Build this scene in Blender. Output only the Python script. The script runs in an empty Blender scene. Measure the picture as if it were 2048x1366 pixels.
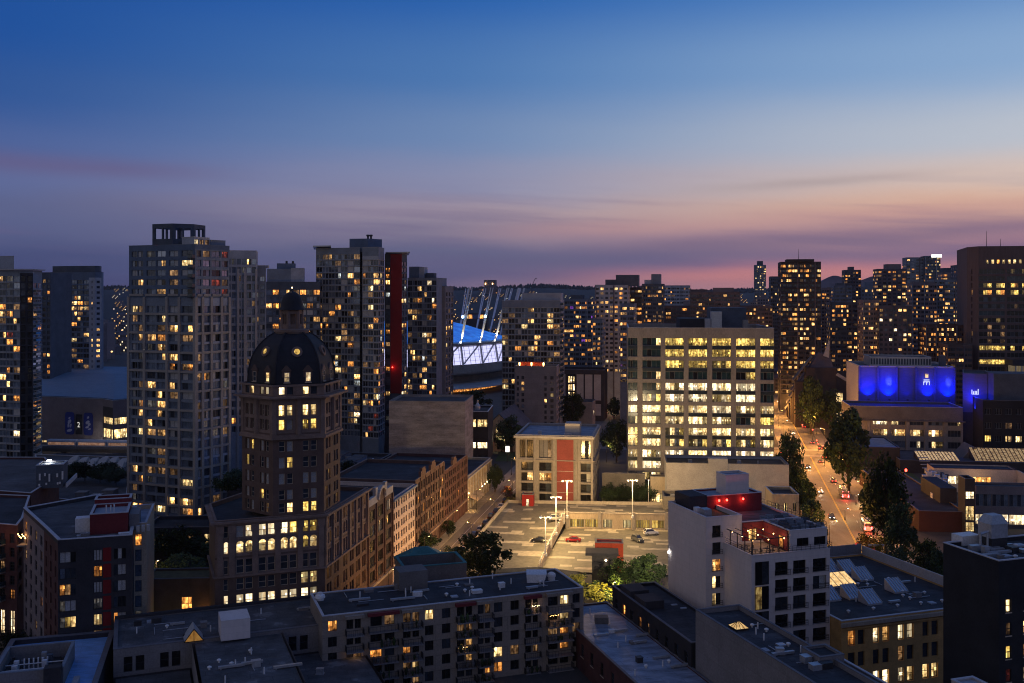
import bpy, math, random
from mathutils import Matrix, Vector
R = math.radians
rng = random.Random(11)
sc = bpy.context.scene
COL = sc.collection

# ---------------------------------------------------------------- camera
F, H, HY, CX = 1991.1, 72.0, 585.0, 1024.0        # focal length in photo pixels, eye height, eye level row
cam_d = bpy.data.cameras.new('camera')
cam_d.lens, cam_d.sensor_width = 35.0, 36.0
cam_d.shift_y = -(683 - HY) / 2048
cam_d.clip_start, cam_d.clip_end = 1.0, 60000
cam = bpy.data.objects.new('camera', cam_d)
cam.location, cam.rotation_euler = (0, 0, H), (R(90), 0, 0)
COL.objects.link(cam)
sc.camera = cam

# ---------------------------------------------------------------- render settings
sc.view_settings.view_transform = 'Standard'
sc.view_settings.look = 'None'
sc.view_settings.exposure = 0.17
sc.view_settings.gamma = 1.0
sc.render.engine = 'CYCLES'
sc.cycles.use_denoising = True
sc.cycles.max_bounces = 4
sc.cycles.diffuse_bounces = 2
sc.cycles.glossy_bounces = 2
sc.cycles.transmission_bounces = 2
sc.cycles.volume_bounces = 0
sc.cycles.sample_clamp_indirect = 2.0
sc.cycles.use_light_tree = True
sc.cycles.filter_width = 1.1

def lin(c):
    return tuple(((v / 255) / 12.92 if v <= 10 else (((v / 255) + .055) / 1.055) ** 2.4) for v in c[:3]) + (1.0,)

# ---------------------------------------------------------------- dusk sky
world = bpy.data.worlds.new('World')
sc.world = world
world.use_nodes = True
wt = world.node_tree
for n in list(wt.nodes): wt.nodes.remove(n)
def N(tree, kind, **kw):
    n = tree.nodes.new(kind)
    for k, v in kw.items(): setattr(n, k, v)
    return n
def math_n(tree, op, a, b=None, c=None, clamp=False):
    n = N(tree, 'ShaderNodeMath', operation=op, use_clamp=clamp)
    for i, v in enumerate((a, b, c)):
        if v is None: continue
        if isinstance(v, (int, float)): n.inputs[i].default_value = v
        else: tree.links.new(v, n.inputs[i])
    return n.outputs[0]
def mrange(tree, v, a, b, c=0.0, d=1.0, smooth=False):
    n = N(tree, 'ShaderNodeMapRange')
    if smooth: n.interpolation_type = 'SMOOTHSTEP'
    tree.links.new(v, n.inputs[0])
    for i, x in enumerate((a, b, c, d)): n.inputs[i + 1].default_value = x
    return n.outputs[0]
def mixc(tree, f, a, b):
    n = N(tree, 'ShaderNodeMix', data_type='RGBA')
    if isinstance(f, (int, float)): n.inputs[0].default_value = f
    else: tree.links.new(f, n.inputs[0])
    for s, v in ((6, a), (7, b)):
        if isinstance(v, tuple): n.inputs[s].default_value = v
        else: tree.links.new(v, n.inputs[s])
    return n.outputs[2]
def ramp(tree, v, stops, interp='EASE'):
    n = N(tree, 'ShaderNodeValToRGB')
    cr = n.color_ramp
    cr.interpolation = interp
    while len(cr.elements) < len(stops): cr.elements.new(0.5)
    for e, (p, c) in zip(cr.elements, stops):
        e.position = p
        e.color = c
    tree.links.new(v, n.inputs[0])
    return n.outputs[0]
tc = N(wt, 'ShaderNodeTexCoord')
sep = N(wt, 'ShaderNodeSeparateXYZ')
wt.links.new(tc.outputs['Generated'], sep.inputs[0])
X, Y, Z = sep.outputs
p = math_n(wt, 'DIVIDE', Z, 0.30)
hor = math_n(wt, 'SQRT', math_n(wt, 'ADD', math_n(wt, 'MULTIPLY', X, X), math_n(wt, 'MULTIPLY', Y, Y)))
SA = R(52)                                           # bearing of the afterglow
s = math_n(wt, 'DIVIDE', math_n(wt, 'ADD', math_n(wt, 'MULTIPLY', X, math.sin(SA)), math_n(wt, 'MULTIPLY', Y, math.cos(SA))), hor)
az = math_n(wt, 'ARCTAN2', X, Y)
L = [(0, (60, 61, 102)), (.10, (66, 73, 113)), (.24, (85, 93, 131)), (.34, (88, 100, 144)), (.45, (72, 93, 145)),
     (.60, (46, 82, 143)), (.80, (30, 76, 146)), (1, (26, 72, 146))]
Mi = [(0, (124, 106, 130)), (.05, (94, 91, 124)), (.12, (98, 98, 128)), (.20, (130, 119, 139)), (.27, (154, 139, 152)),
      (.36, (136, 138, 165)), (.52, (108, 133, 172)), (.72, (76, 117, 170)), (1, (38, 92, 164))]
Ri = [(0, (202, 134, 130)), (.06, (186, 122, 130)), (.12, (136, 106, 128)), (.18, (178, 132, 137)), (.25, (214, 171, 145)),
      (.34, (208, 185, 172)), (.48, (182, 187, 196)), (.70, (134, 163, 198)), (1, (72, 122, 182))]
cv = lambda st: [(a, lin(c)) for a, c in st]
# slow waviness so that the bands are not ruler-straight
wn = N(wt, 'ShaderNodeTexNoise'); wn.inputs['Scale'].default_value = 1.0; wn.inputs['Detail'].default_value = 5
cmb = N(wt, 'ShaderNodeCombineXYZ')
wt.links.new(math_n(wt, 'MULTIPLY', az, 3.0), cmb.inputs[0]); wt.links.new(math_n(wt, 'MULTIPLY', p, 5.0), cmb.inputs[1])
wt.links.new(cmb.outputs[0], wn.inputs['Vector'])
wob = math_n(wt, 'MULTIPLY', math_n(wt, 'SUBTRACT', wn.outputs['Fac'], 0.5), 0.16)
pw = math_n(wt, 'ADD', p, math_n(wt, 'MULTIPLY', wob, mrange(wt, p, 0.9, 0.1, 0.15, 1.0)))
pc = math_n(wt, 'MAXIMUM', pw, 0.0)
colS = mixc(wt, mrange(wt, s, .14, .70, 0, 1, True), ramp(wt, pc, cv(L)), ramp(wt, pc, cv(Mi)))
colS = mixc(wt, mrange(wt, s, .55, 1.0, 0, 1, True), colS, ramp(wt, pc, cv(Ri)))
# thin cloud streaks low in the sky
cn = N(wt, 'ShaderNodeTexNoise'); cn.inputs['Scale'].default_value = 1.0; cn.inputs['Detail'].default_value = 6; cn.inputs['Roughness'].default_value = .55
cmb2 = N(wt, 'ShaderNodeCombineXYZ')
wt.links.new(math_n(wt, 'ADD', math_n(wt, 'MULTIPLY', az, 2.6), 3.7), cmb2.inputs[0])
wt.links.new(math_n(wt, 'ADD', math_n(wt, 'MULTIPLY', p, 13.0), math_n(wt, 'MULTIPLY', az, 2.2)), cmb2.inputs[1])
wt.links.new(cmb2.outputs[0], cn.inputs['Vector'])
st = mrange(wt, cn.outputs['Fac'], .47, .66, 0, 1, True)
low = math_n(wt, 'MULTIPLY', mrange(wt, p, .02, .10, 0, 1, True), mrange(wt, p, .42, .20, 0, 1, True))
colS = mixc(wt, math_n(wt, 'MULTIPLY', math_n(wt, 'MULTIPLY', st, low), .42), colS, lin((98, 90, 126)))
def streak(a0, a1, pc_, wd, tilt, col, amt):
    # one soft cirrus streak: bearing range a0..a1, height pc_, thickness wd
    q = math_n(wt, 'SUBTRACT', math_n(wt, 'ADD', p, math_n(wt, 'MULTIPLY', wob, .45)), math_n(wt, 'ADD', math_n(wt, 'MULTIPLY', az, tilt), pc_))
    g = math_n(wt, 'POWER', 2.718, math_n(wt, 'MULTIPLY', math_n(wt, 'MULTIPLY', q, q), -1.0 / (wd * wd)))
    m = math_n(wt, 'MULTIPLY', mrange(wt, az, a0 - .12, a0 + .10, 0, 1, True), mrange(wt, az, a1 + .05, a1 - .12, 0, 1, True))
    return mixc(wt, math_n(wt, 'MULTIPLY', math_n(wt, 'MULTIPLY', g, m), amt), colS, lin(col))
colS = streak(-.9, -.27, .36, .035, -.06, (98, 86, 122), .55)
colS = streak(.22, .40, .315, .018, .10, (158, 144, 146), .6)
colS = streak(.02, .60, .205, .030, .10, (178, 136, 138), .5)
colS = streak(.10, .75, .135, .034, .12, (112, 98, 124), .66)
colS = streak(.12, .75, .035, .028, .06, (190, 124, 124), .7)
colS = streak(-.12, .20, .10, .030, .03, (92, 90, 122), .6)
bg = N(wt, 'ShaderNodeBackground'); bg.inputs['Strength'].default_value = 1.0
below = mrange(wt, Z, -.02, 0.0, 0.15, 1.0)
zen = mixc(wt, mrange(wt, Z, .30, .9), colS, (.05, .085, .21, 1))
back = mixc(wt, mrange(wt, Z, 0, .75), (.315, .29, .30, 1), (.08, .105, .215, 1))   # unseen sky opposite the sunset, brightened to lift the light on facades
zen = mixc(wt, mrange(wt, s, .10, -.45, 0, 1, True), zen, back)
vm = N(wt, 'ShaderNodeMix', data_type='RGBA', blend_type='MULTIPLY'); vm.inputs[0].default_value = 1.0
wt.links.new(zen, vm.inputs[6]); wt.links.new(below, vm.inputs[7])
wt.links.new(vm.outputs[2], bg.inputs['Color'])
wo = N(wt, 'ShaderNodeOutputWorld')
wt.links.new(bg.outputs[0], wo.inputs[0])

# the last of the sunset: one weak, wide, warm sun
sd = bpy.data.lights.new('sun', 'SUN'); sd.energy = 0.035; sd.angle = R(25); sd.color = (1.0, .62, .5)
so = bpy.data.objects.new('sun', sd); COL.objects.link(so)
so.rotation_euler = Vector((-math.sin(SA) * math.cos(R(4)), -math.cos(SA) * math.cos(R(4)), -math.sin(R(4)))).to_track_quat('-Z', 'Y').to_euler()

# ---------------------------------------------------------------- materials
MAT = {}
def pmat(name, col, rough=.85, var=.25, scale=.25, stretch=(1, 1, 1), metal=0.0, spec=.3, fine=.15, blotch=None, blotch_at=.6, seam=None):
    """procedural surface: base colour varied by two noises in object space, optional blotches of a second colour"""
    m = bpy.data.materials.new(name); MAT[name] = m
    m.use_nodes = True
    t = m.node_tree
    b = t.nodes['Principled BSDF']
    g = N(t, 'ShaderNodeNewGeometry')
    mp = N(t, 'ShaderNodeMapping'); mp.inputs['Scale'].default_value = stretch
    t.links.new(g.outputs['Position'], mp.inputs['Vector'])
    n1 = N(t, 'ShaderNodeTexNoise'); n1.inputs['Scale'].default_value = scale; n1.inputs['Detail'].default_value = 6; n1.inputs['Roughness'].default_value = .65
    t.links.new(mp.outputs[0], n1.inputs['Vector'])
    n2 = N(t, 'ShaderNodeTexNoise'); n2.inputs['Scale'].default_value = scale * 14; n2.inputs['Detail'].default_value = 3
    t.links.new(mp.outputs[0], n2.inputs['Vector'])
    f = math_n(t, 'ADD', mrange(t, n1.outputs['Fac'], .3, .7, 1 - var, 1 + var), mrange(t, n2.outputs['Fac'], .3, .7, -fine, fine))
    c = N(t, 'ShaderNodeMix', data_type='RGBA', blend_type='MULTIPLY'); c.inputs[0].default_value = 1
    c.inputs[6].default_value = (*col[:3], 1)
    t.links.new(f, c.inputs[7])
    out = c.outputs[2]
    if blotch:
        out = mixc(t, mrange(t, n1.outputs['Fac'], blotch_at, blotch_at + .05, 0, .8), out, (*blotch, 1))
    if seam:
        br = N(t, 'ShaderNodeTexBrick'); br.inputs['Scale'].default_value = 1.0; br.inputs['Brick Width'].default_value = seam[0]; br.inputs['Row Height'].default_value = seam[1]; br.inputs['Mortar Size'].default_value = seam[2]
        br.inputs['Color1'].default_value = (1, 1, 1, 1); br.inputs['Color2'].default_value = (seam[3],) * 3 + (1,); br.inputs['Mortar'].default_value = (seam[4],) * 3 + (1,)
        sx = N(t, 'ShaderNodeSeparateXYZ'); t.links.new(g.outputs['Position'], sx.inputs[0]); cx = N(t, 'ShaderNodeCombineXYZ')
        if len(seam) > 5: t.links.new(math_n(t, 'ADD', sx.outputs[0], sx.outputs[1]), cx.inputs[0]); t.links.new(sx.outputs[2], cx.inputs[1])
        else: t.links.new(math_n(t, 'ADD', sx.outputs[0], math_n(t, 'MULTIPLY', sx.outputs[1], .33)), cx.inputs[0]); t.links.new(math_n(t, 'SUBTRACT', sx.outputs[1], math_n(t, 'MULTIPLY', sx.outputs[0], .33)), cx.inputs[1])
        t.links.new(cx.outputs[0], br.inputs['Vector'])
        mm = N(t, 'ShaderNodeMix', data_type='RGBA', blend_type='MULTIPLY'); mm.inputs[0].default_value = 1; t.links.new(out, mm.inputs[6]); t.links.new(br.outputs['Color'], mm.inputs[7]); out = mm.outputs[2]
    t.links.new(out, b.inputs['Base Color'])
    b.inputs['Roughness'].default_value = rough
    b.inputs['Metallic'].default_value = metal
    b.inputs['Specular IOR Level'].default_value = spec
    return m
def lit(name, col, strength, lo=.10, dark=.44, sc_=(1.7, 1.7, 1.0), room=True):
    """a lit room behind a window: curtain folds, furniture along the sill, a ceiling lamp strip, all different from room to room"""
    m = bpy.data.materials.new(name); MAT[name] = m
    m.use_nodes = True
    t = m.node_tree
    b = t.nodes['Principled BSDF']
    b.inputs['Base Color'].default_value = (.02, .02, .02, 1); b.inputs['Roughness'].default_value = .15
    g = N(t, 'ShaderNodeNewGeometry'); mp = N(t, 'ShaderNodeMapping'); mp.inputs['Scale'].default_value = sc_
    t.links.new(g.outputs['Position'], mp.inputs['Vector'])
    n = N(t, 'ShaderNodeTexNoise'); n.inputs['Scale'].default_value = 1.0; n.inputs['Detail'].default_value = 2.5; n.inputs['Roughness'].default_value = .6
    t.links.new(mp.outputs[0], n.inputs['Vector'])
    oi = N(t, 'ShaderNodeObjectInfo')
    rnd = math_n(t, 'FRACT', math_n(t, 'ADD', oi.outputs['Random'], g.outputs['Random Per Island']))
    f = math_n(t, 'MULTIPLY', mrange(t, n.outputs['Fac'], dark - .12, dark + .14, lo, 1.0), mrange(t, math_n(t, 'POWER', rnd, 1.5), 0, 1, .22, 1.55))
    if room:
        to = N(t, 'ShaderNodeTexCoord'); so_ = N(t, 'ShaderNodeSeparateXYZ'); t.links.new(to.outputs['Object'], so_.inputs[0])
        ox, oz = so_.outputs[0], so_.outputs[2]
        r = math_n(t, 'MULTIPLY', rnd, 91.0)
        def wn(k, seed):
            w = N(t, 'ShaderNodeTexWhiteNoise', noise_dimensions='3D'); c = N(t, 'ShaderNodeCombineXYZ')
            t.links.new(math_n(t, 'FLOOR', math_n(t, 'MULTIPLY', ox, k)), c.inputs[0]); t.links.new(math_n(t, 'ADD', r, seed), c.inputs[1]); t.links.new(math_n(t, 'FLOOR', math_n(t, 'DIVIDE', oz, 2.9)), c.inputs[2])
            t.links.new(c.outputs[0], w.inputs['Vector']); return w.outputs['Value']
        fold = mrange(t, wn(1.35, 3), 0, 1, .28, 1.15)
        furn = math_n(t, 'LESS_THAN', oz, mrange(t, wn(2.3, 7), .2, 1, -.3, 1.25))
        f = math_n(t, 'MULTIPLY', f, math_n(t, 'MULTIPLY', fold, mrange(t, furn, 0, 1, 1.0, .3)))
        spot = math_n(t, 'MULTIPLY', math_n(t, 'GREATER_THAN', wn(3.1, 11), .8), math_n(t, 'LESS_THAN', math_n(t, 'ABSOLUTE', math_n(t, 'SUBTRACT', oz, 1.45)), .28))
        f = math_n(t, 'ADD', f, math_n(t, 'MULTIPLY', spot, .8))
    cc = mixc(t, mrange(t, n.outputs['Fac'], dark, dark + .25), (col[0], col[1] * .8, col[2] * .6, 1), (*col, 1))
    t.links.new(cc, b.inputs['Emission Color'])
    t.links.new(math_n(t, 'MULTIPLY', f, strength * (1.25 if room else 1.0)), b.inputs['Emission Strength'])
    m.cycles.emission_sampling = 'NONE'
    return m
def glow(name, col, strength, sampling='NONE'):
    m = bpy.data.materials.new(name); MAT[name] = m
    m.use_nodes = True
    t = m.node_tree; b = t.nodes['Principled BSDF']
    b.inputs['Base Color'].default_value = (.05, .05, .05, 1)
    b.inputs['Emission Color'].default_value = (*col, 1)
    b.inputs['Emission Strength'].default_value = strength
    m.cycles.emission_sampling = sampling
    return m
def glass(name, col, rough=.12, spec=.5, var=.5, metal=0.0):
    return pmat(name, col, rough=rough, var=var, scale=.35, spec=spec, fine=.3, metal=metal)
# walls
pmat('concrete', (.25, .225, .21), var=.18, stretch=(1, 1, .35))
pmat('concrete_dark', (.13, .12, .12), var=.2)
pmat('concrete_warm', (.33, .27, .21), var=.18, stretch=(1, 1, .3))
pmat('board_concrete', (.34, .29, .27), seam=(6, 1.6, .05, .85, .75, 1), var=.4, scale=.22, stretch=(.5, .5, 2.2), fine=.2)
pmat('white_wall', (.58, .525, .525), seam=(4.2, 1.1, .03, .97, .86, 1), var=.08, scale=.12, stretch=(1, 1, .4), fine=.05)
pmat('pale_wall', (.38, .36, .355), var=.15)
pmat('beige_wall', (.46, .36, .26), var=.15)
pmat('cream_wall', (.60, .47, .40), var=.12)
pmat('brown_brick', (.115, .072, .058), var=.22, scale=.5)
pmat('red_brick', (.10, .058, .05), var=.25, scale=.5)
pmat('maroon_brick', (.075, .032, .032), var=.3, scale=.5)
pmat('terracotta', (.205, .14, .115), var=.28, scale=.4)
pmat('yellow_brick', (.46, .26, .09), var=.22, scale=.6)
pmat('dark_wall', (.035, .033, .04), var=.3)
pmat('black_wall', (.018, .018, .022), var=.3)
pmat('grey_wall', (.19, .18, .19), seam=(5, 2.7, .05, .9, .8, 1), var=.14)
pmat('mauve_wall', (.17, .145, .16), var=.15)
pmat('blue_panel', (.10, .135, .20), var=.2)
pmat('blue_grey', (.17, .20, .25), var=.2)
pmat('slate_panel', (.07, .085, .115), var=.25)
pmat('dusky_wall', (.10, .085, .10), var=.25)
pmat('pale_condo', (.31, .33, .38), var=.18)
pmat('red_panel', (.17, .008, .01), var=.12)
pmat('dull_red', (.21, .05, .045), var=.15)
pmat('orange_red', (.42, .06, .025), var=.15)
pmat('theatre_panel', (.10, .10, .14), var=.15, scale=.5, stretch=(1, 1, 3))
pmat('apt_wall', (.25, .21, .18), seam=(6, 2.8, .07, .95, .75, 1), var=.14)
pmat('theatre_wall', (.40, .38, .40), var=.15, scale=.5, stretch=(1, 1, 3))
pmat('copper_green', (.045, .17, .18), var=.3)
pmat('metal', (.42, .43, .46), rough=.45, var=.15, metal=.6)
pmat('white_metal', (.60, .60, .62), rough=.5, var=.08)
pmat('dark_metal', (.03, .03, .035), rough=.5, var=.15)
pmat('coping', (.42, .42, .46), rough=.6, var=.12)
pmat('dark_coping', (.12, .12, .14), rough=.7, var=.15)
# roofs
pmat('roof_dark', (.036, .039, .048), seam=(7, 1.8, .07, .8, .45), var=.6, scale=.16, blotch=(.085, .09, .10), blotch_at=.61)
pmat('roof_grey', (.08, .08, .086), seam=(7, 1.8, .05, .84, .55), var=.45, scale=.16, blotch=(.12, .12, .13), blotch_at=.62)
pmat('roof_blue', (.23, .27, .35), rough=.55, seam=(7, 1.8, .05, .84, .55), var=.5, scale=.35, stretch=(.7, 1.8, 1), blotch=(.05, .055, .07), blotch_at=.66)
pmat('roof_pale', (.30, .34, .40), rough=.6, var=.15)
pmat('roof_patched', (.075, .078, .09), seam=(7, 1.8, .05, .84, .55), var=.5, scale=.2, blotch=(.19, .2, .22), blotch_at=.6)
pmat('moss_roof', (.10, .085, .035), var=.4, scale=.8)
pmat('dome_slate', (.020, .019, .025), rough=.7, var=.35, scale=.6, stretch=(1, 1, .3))
# ground
pmat('asphalt', (.05, .05, .052), var=.25, scale=.15)
pmat('road_asphalt', (.15, .14, .13), rough=.75, var=.3, scale=.2, stretch=(1.5, .3, 1))
pmat('pavement', (.24, .22, .20), var=.2, scale=.6)
pmat('paint_white', (.7, .7, .68), var=.15, scale=2)
pmat('paint_yellow', (.6, .42, .08), var=.15, scale=2)
pmat('lawn', (.045, .075, .02), var=.4, scale=.6)
pmat('hill', (.012, .018, .02), var=.4, scale=.01)
pmat('mountain', (.10, .09, .13), var=.2, scale=.001)  # distance haze is put into this pale mauve base colour
pmat('bark', (.06, .045, .035), var=.3, scale=2)
def leaf(name, col):
    m = pmat(name, col, rough=.7, var=.5, scale=.35, fine=.35)
    b = m.node_tree.nodes['Principled BSDF']
    b.inputs['Subsurface Weight'].default_value = 0
    return m
leaf('leaf_dark', (.016, .032, .010)); leaf('leaf_mid', (.035, .062, .016)); leaf('leaf_yellow', (.26, .24, .035)); leaf('leaf_red', (.10, .03, .02))
# lit and unlit panes
lit('warm', (1.0, .60, .22), 2.3)
lit('amber', (1.0, .42, .10), 1.5)
lit('white', (1.0, .86, .58), 2.4, lo=.3)
lit('bright', (1.0, .84, .54), 1.7, lo=.55, dark=.34)
lit('yellow', (1.0, .74, .20), 1.35, lo=.12, sc_=(1.5, 1.5, .9))
lit('cream', (1.0, .78, .38), 1.7, lo=.22, sc_=(1.3, 1.3, .8))
lit('dim', (.95, .58, .28), .26, lo=.1)
lit('dimcool', (.62, .66, .72), .10, lo=.2)
lit('cool', (.72, .88, 1.0), .9); lit('redroom', (1.0, .16, .12), .22)
lit('purple', (.35, .10, 1.0), .6)
lit('faint', (.9, .68, .25), .22, lo=.1)
glass('off', (.06, .072, .095), metal=.5); glass('deep', (.008, .008, .010)); glass('bluish', (.15, .19, .26), rough=.15, metal=.4)
glass('blind', (.36, .36, .37), rough=.4, var=.2); glass('sky_glass', (.30, .36, .46), rough=.1, spec=.8, var=.2, metal=.6)
glass('spandrel', (.025, .035, .045), rough=.15); glass('teal_glass', (.02, .045, .06), rough=.1)
pmat('frame_dark', (.02, .02, .022), rough=.5, var=.1); pmat('frame_pale', (.42, .42, .42), rough=.5, var=.1)
pmat('frame_grey', (.14, .15, .17), rough=.5, var=.1); pmat('frame_cream', (.45, .36, .28), var=.1)
glow('lamp_warm', (1.0, .72, .38), 18); glow('lamp_orange', (1.0, .55, .16), 14); glow('lamp_white', (1.0, .95, .85), 20)
glow('lamp_red', (1.0, .05, .03), 9); glow('lamp_green', (.1, 1.0, .6), 6); glow('lamp_blue', (.25, .55, 1.0), 14); glow('sign_white', (1, .95, .85), 2.4)
glow('tail_red', (1.0, .04, .03), 6); glow('head_white', (1.0, .9, .7), 10)
pmat('banner_blue', (.02, .035, .22), var=.3); pmat('banner_pale', (.40, .42, .55), var=.3, scale=2)
lit('trainlit', (1.0, .62, .48), .8, lo=.4, room=False)
lit('garage_lit', (1.0, .70, .16), .55, lo=.5, room=False); lit('garage_pale', (1.0, .86, .45), .7, lo=.6, room=False)
lit('lantern_lit', (1.0, .74, .34), .75, lo=.6, room=False); lit('lantern_amber', (1.0, .55, .14), .75, lo=.7, room=False)
pmat('blue_deck', (.17, .36, .68), seam=(9, 1.2, .04, .9, .7), rough=.55, var=.25, scale=.3, stretch=(1, 2.5, 1))
pmat('dull_maroon', (.14, .02, .025), var=.15); pmat('hoard_blue', (.02, .06, .42), var=.15); pmat('office_brown', (.12, .085, .08), var=.2, stretch=(3, 3, .3))
lit('lit_steps', (.9, 1.0, .45), .7, lo=.3, room=False); lit('saw_lit', (1.0, .72, .36), .42, lo=.12, sc_=(.8, 1.6, 1.0), room=False); lit('podium_lit', (1.0, .85, .55), .6, lo=.4, sc_=(2.5, 2.5, .2), room=False); glow('emblem_gold', (1.0, .65, .2), 1.1)
glow('far_amber', (1.0, .55, .18), 1.1); glow('far_white', (1.0, .82, .5), 1.2); glow('far_lamp_a', (1.0, .55, .2), 2.2); glow('far_lamp_b', (1.0, .85, .7), 2.4)
pmat('arena_roof', (.15, .22, .31), rough=.6, var=.12)
pmat('college_brick', (.05, .018, .015), var=.25); glow('emblem_white', (.8, .88, 1), 1.0); pmat('terrace_brown', (.06, .045, .042), var=.25)
glow('number_white', (1, .97, .9), .55)
pmat('pale_blue', (.30, .33, .40), var=.15)
pmat('frame_beige', (.29, .265, .245), var=.15)
# ---------------------------------------------------------------- geometry helpers
def at(px, py, z=0.0):
    """survey: photo pixel at a known height -> world point"""
    D = (H - z) * F / (py - HY)
    return ((px - CX) * D / F, D, z)
def xy(px, D): return ((px - CX) * D / F, D)
def zat(py, D): return H - (py - HY) * D / F
def dirv(deg): return (math.cos(R(deg)), math.sin(R(deg)))
def reach(o, u, px):
    """distance along u from o to where the line of sight through column px crosses it"""
    k = (px - CX) / F
    return (k * o[1] - o[0]) / (u[0] - k * u[1])
class MB:
    def __init__(s): s.v = []; s.f = []; s.m = []
    def quad(s, a, b, c, d, m=0):
        i = len(s.v); s.v += [a, b, c, d]; s.f.append((i, i + 1, i + 2, i + 3)); s.m.append(m)
    def poly(s, pts, m=0):
        i = len(s.v); s.v += list(pts); s.f.append(tuple(range(i, i + len(pts)))); s.m.append(m)
    def hull(s, lo, hi, m=0, cap=True, floor=False):
        n = len(lo); i = len(s.v); s.v += list(lo) + list(hi)
        for k in range(n):
            j = (k + 1) % n
            s.f.append((i + k, i + j, i + n + j, i + n + k)); s.m.append(m)
        if cap: s.f.append(tuple(i + n + k for k in range(n))); s.m.append(m)
        if floor: s.f.append(tuple(i + n - 1 - k for k in range(n))); s.m.append(m)
    def prism(s, plan, z0, z1, m=0, cap=True, floor=True):
        s.hull([(x, y, z0) for x, y in plan], [(x, y, z1) for x, y in plan], m, cap, floor)
    def box(s, x0, x1, y0, y1, z0, z1, m=0): s.prism([(x0, y0), (x1, y0), (x1, y1), (x0, y1)], z0, z1, m)
    def bar(s, a, b, w, h=None, m=0):
        a, b = Vector(a), Vector(b); d = (b - a)
        if d.length < 1e-6: return
        d.normalize(); h = h or w
        r = d.cross(Vector((0, 0, 1)))
        if r.length < 1e-3: r = Vector((1, 0, 0))
        r.normalize(); t = r.cross(d)
        q = [r * (w / 2) * i + t * (h / 2) * j for i, j in ((-1, -1), (1, -1), (1, 1), (-1, 1))]
        s.hull([tuple(a + k) for k in q], [tuple(b + k) for k in q], m, True, True)
    def tube(s, a, b, r0, r1=None, n=8, m=0):
        a, b = Vector(a), Vector(b); d = (b - a).normalized(); r1 = r0 if r1 is None else r1
        r = d.orthogonal().normalized(); t = d.cross(r)
        ring = lambda c, q: [tuple(c + r * q * math.cos(2 * math.pi * k / n) + t * q * math.sin(2 * math.pi * k / n)) for k in range(n)]
        s.hull(ring(a, r0), ring(b, r1), m, True, True)
    def lathe(s, cx, cy, prof, n=24, m=0, rot=0.0, cap=True):
        i = len(s.v)
        for r, z in prof:
            for k in range(n):
                a = rot + 2 * math.pi * k / n
                s.v.append((cx + r * math.cos(a), cy + r * math.sin(a), z))
        for j in range(len(prof) - 1):
            for k in range(n):
                q = (k + 1) % n
                s.f.append((i + j * n + k, i + j * n + q, i + (j + 1) * n + q, i + (j + 1) * n + k)); s.m.append(m)
        if cap:
            s.f.append(tuple(i + (len(prof) - 1) * n + k for k in range(n))); s.m.append(m)
    def mesh(s, name, mats, o=(0, 0, 0), smooth=False):
        me = bpy.data.meshes.new(name)
        me.from_pydata([(x - o[0], y - o[1], z - o[2]) for x, y, z in s.v], [], s.f)
        for k in mats: me.materials.append(MAT[k])
        if len(mats) > 1: me.polygons.foreach_set('material_index', s.m)
        if smooth: me.polygons.foreach_set('use_smooth', [True] * len(s.f))
        me.update()
        return me
ORG = {}
def tag(o, label=None, cat=None, group=None, kind=None):
    if label: o['label'] = label
    if cat: o['category'] = cat
    if group: o['group'] = group
    if kind: o['kind'] = kind
    return o
def solo(name, mb, mats, label, cat, group=None, kind=None, o=None, smooth=False):
    """a thing that is one mesh"""
    if o is None:
        xs = [v[0] for v in mb.v]; ys = [v[1] for v in mb.v]; zs = [v[2] for v in mb.v]
        o = ((min(xs) + max(xs)) / 2, (min(ys) + max(ys)) / 2, min(zs))
    ob = bpy.data.objects.new(name, mb.mesh(name, mats, o, smooth)); COL.objects.link(ob); ob.location = o
    ORG[ob.name] = o
    return tag(ob, label, cat, group, kind)
def setting(name, mb, mats): return solo(name, mb, mats, None, None, None, 'structure', (0, 0, 0))
def empty(name, loc, label, cat, group=None):
    e = bpy.data.objects.new(name, None); e.location = loc; e.empty_display_size = .5
    COL.objects.link(e); ORG[e.name] = tuple(loc)
    return tag(e, label, cat, group)
def part(name, mb, mats, parent, label=None, kind=None, smooth=False):
    o = ORG[parent.name]
    ob = bpy.data.objects.new(name, mb.mesh(name, mats, o, smooth)); ob.parent = parent
    COL.objects.link(ob); ORG[ob.name] = o
    if label: ob['label'] = label
    if kind: ob['kind'] = kind
    return ob
def lamp(kind, loc, energy, col, parent, radius=.25, aim=None, size=60, blend=.8, name='lamp_light'):
    d = bpy.data.lights.new(name, kind); d.energy = energy; d.color = col; d.shadow_soft_size = radius
    if kind == 'SPOT': d.spot_size = R(size); d.spot_blend = blend
    o = bpy.data.objects.new(name, d); COL.objects.link(o)
    o.parent = parent; q = ORG[parent.name]
    o.location = tuple(a - b for a, b in zip(loc, q))
    if aim: o.rotation_euler = (Vector(aim) - Vector(loc)).to_track_quat('-Z', 'Y').to_euler()
    return o
def copy_thing(src, loc, rz=0.0, scale=None, label=None):
    r = src.copy(); COL.objects.link(r); r.location = loc; r.rotation_euler = (0, 0, rz)
    if scale: r.scale = scale if isinstance(scale, tuple) else (scale,) * 3
    if label: r['label'] = label
    ORG[r.name] = tuple(loc)
    for ch in src.children:
        c = ch.copy(); COL.objects.link(c); c.parent = r; ORG[c.name] = tuple(loc)
        for g in ch.children:
            d = g.copy(); COL.objects.link(d); d.parent = c
    return r

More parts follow.
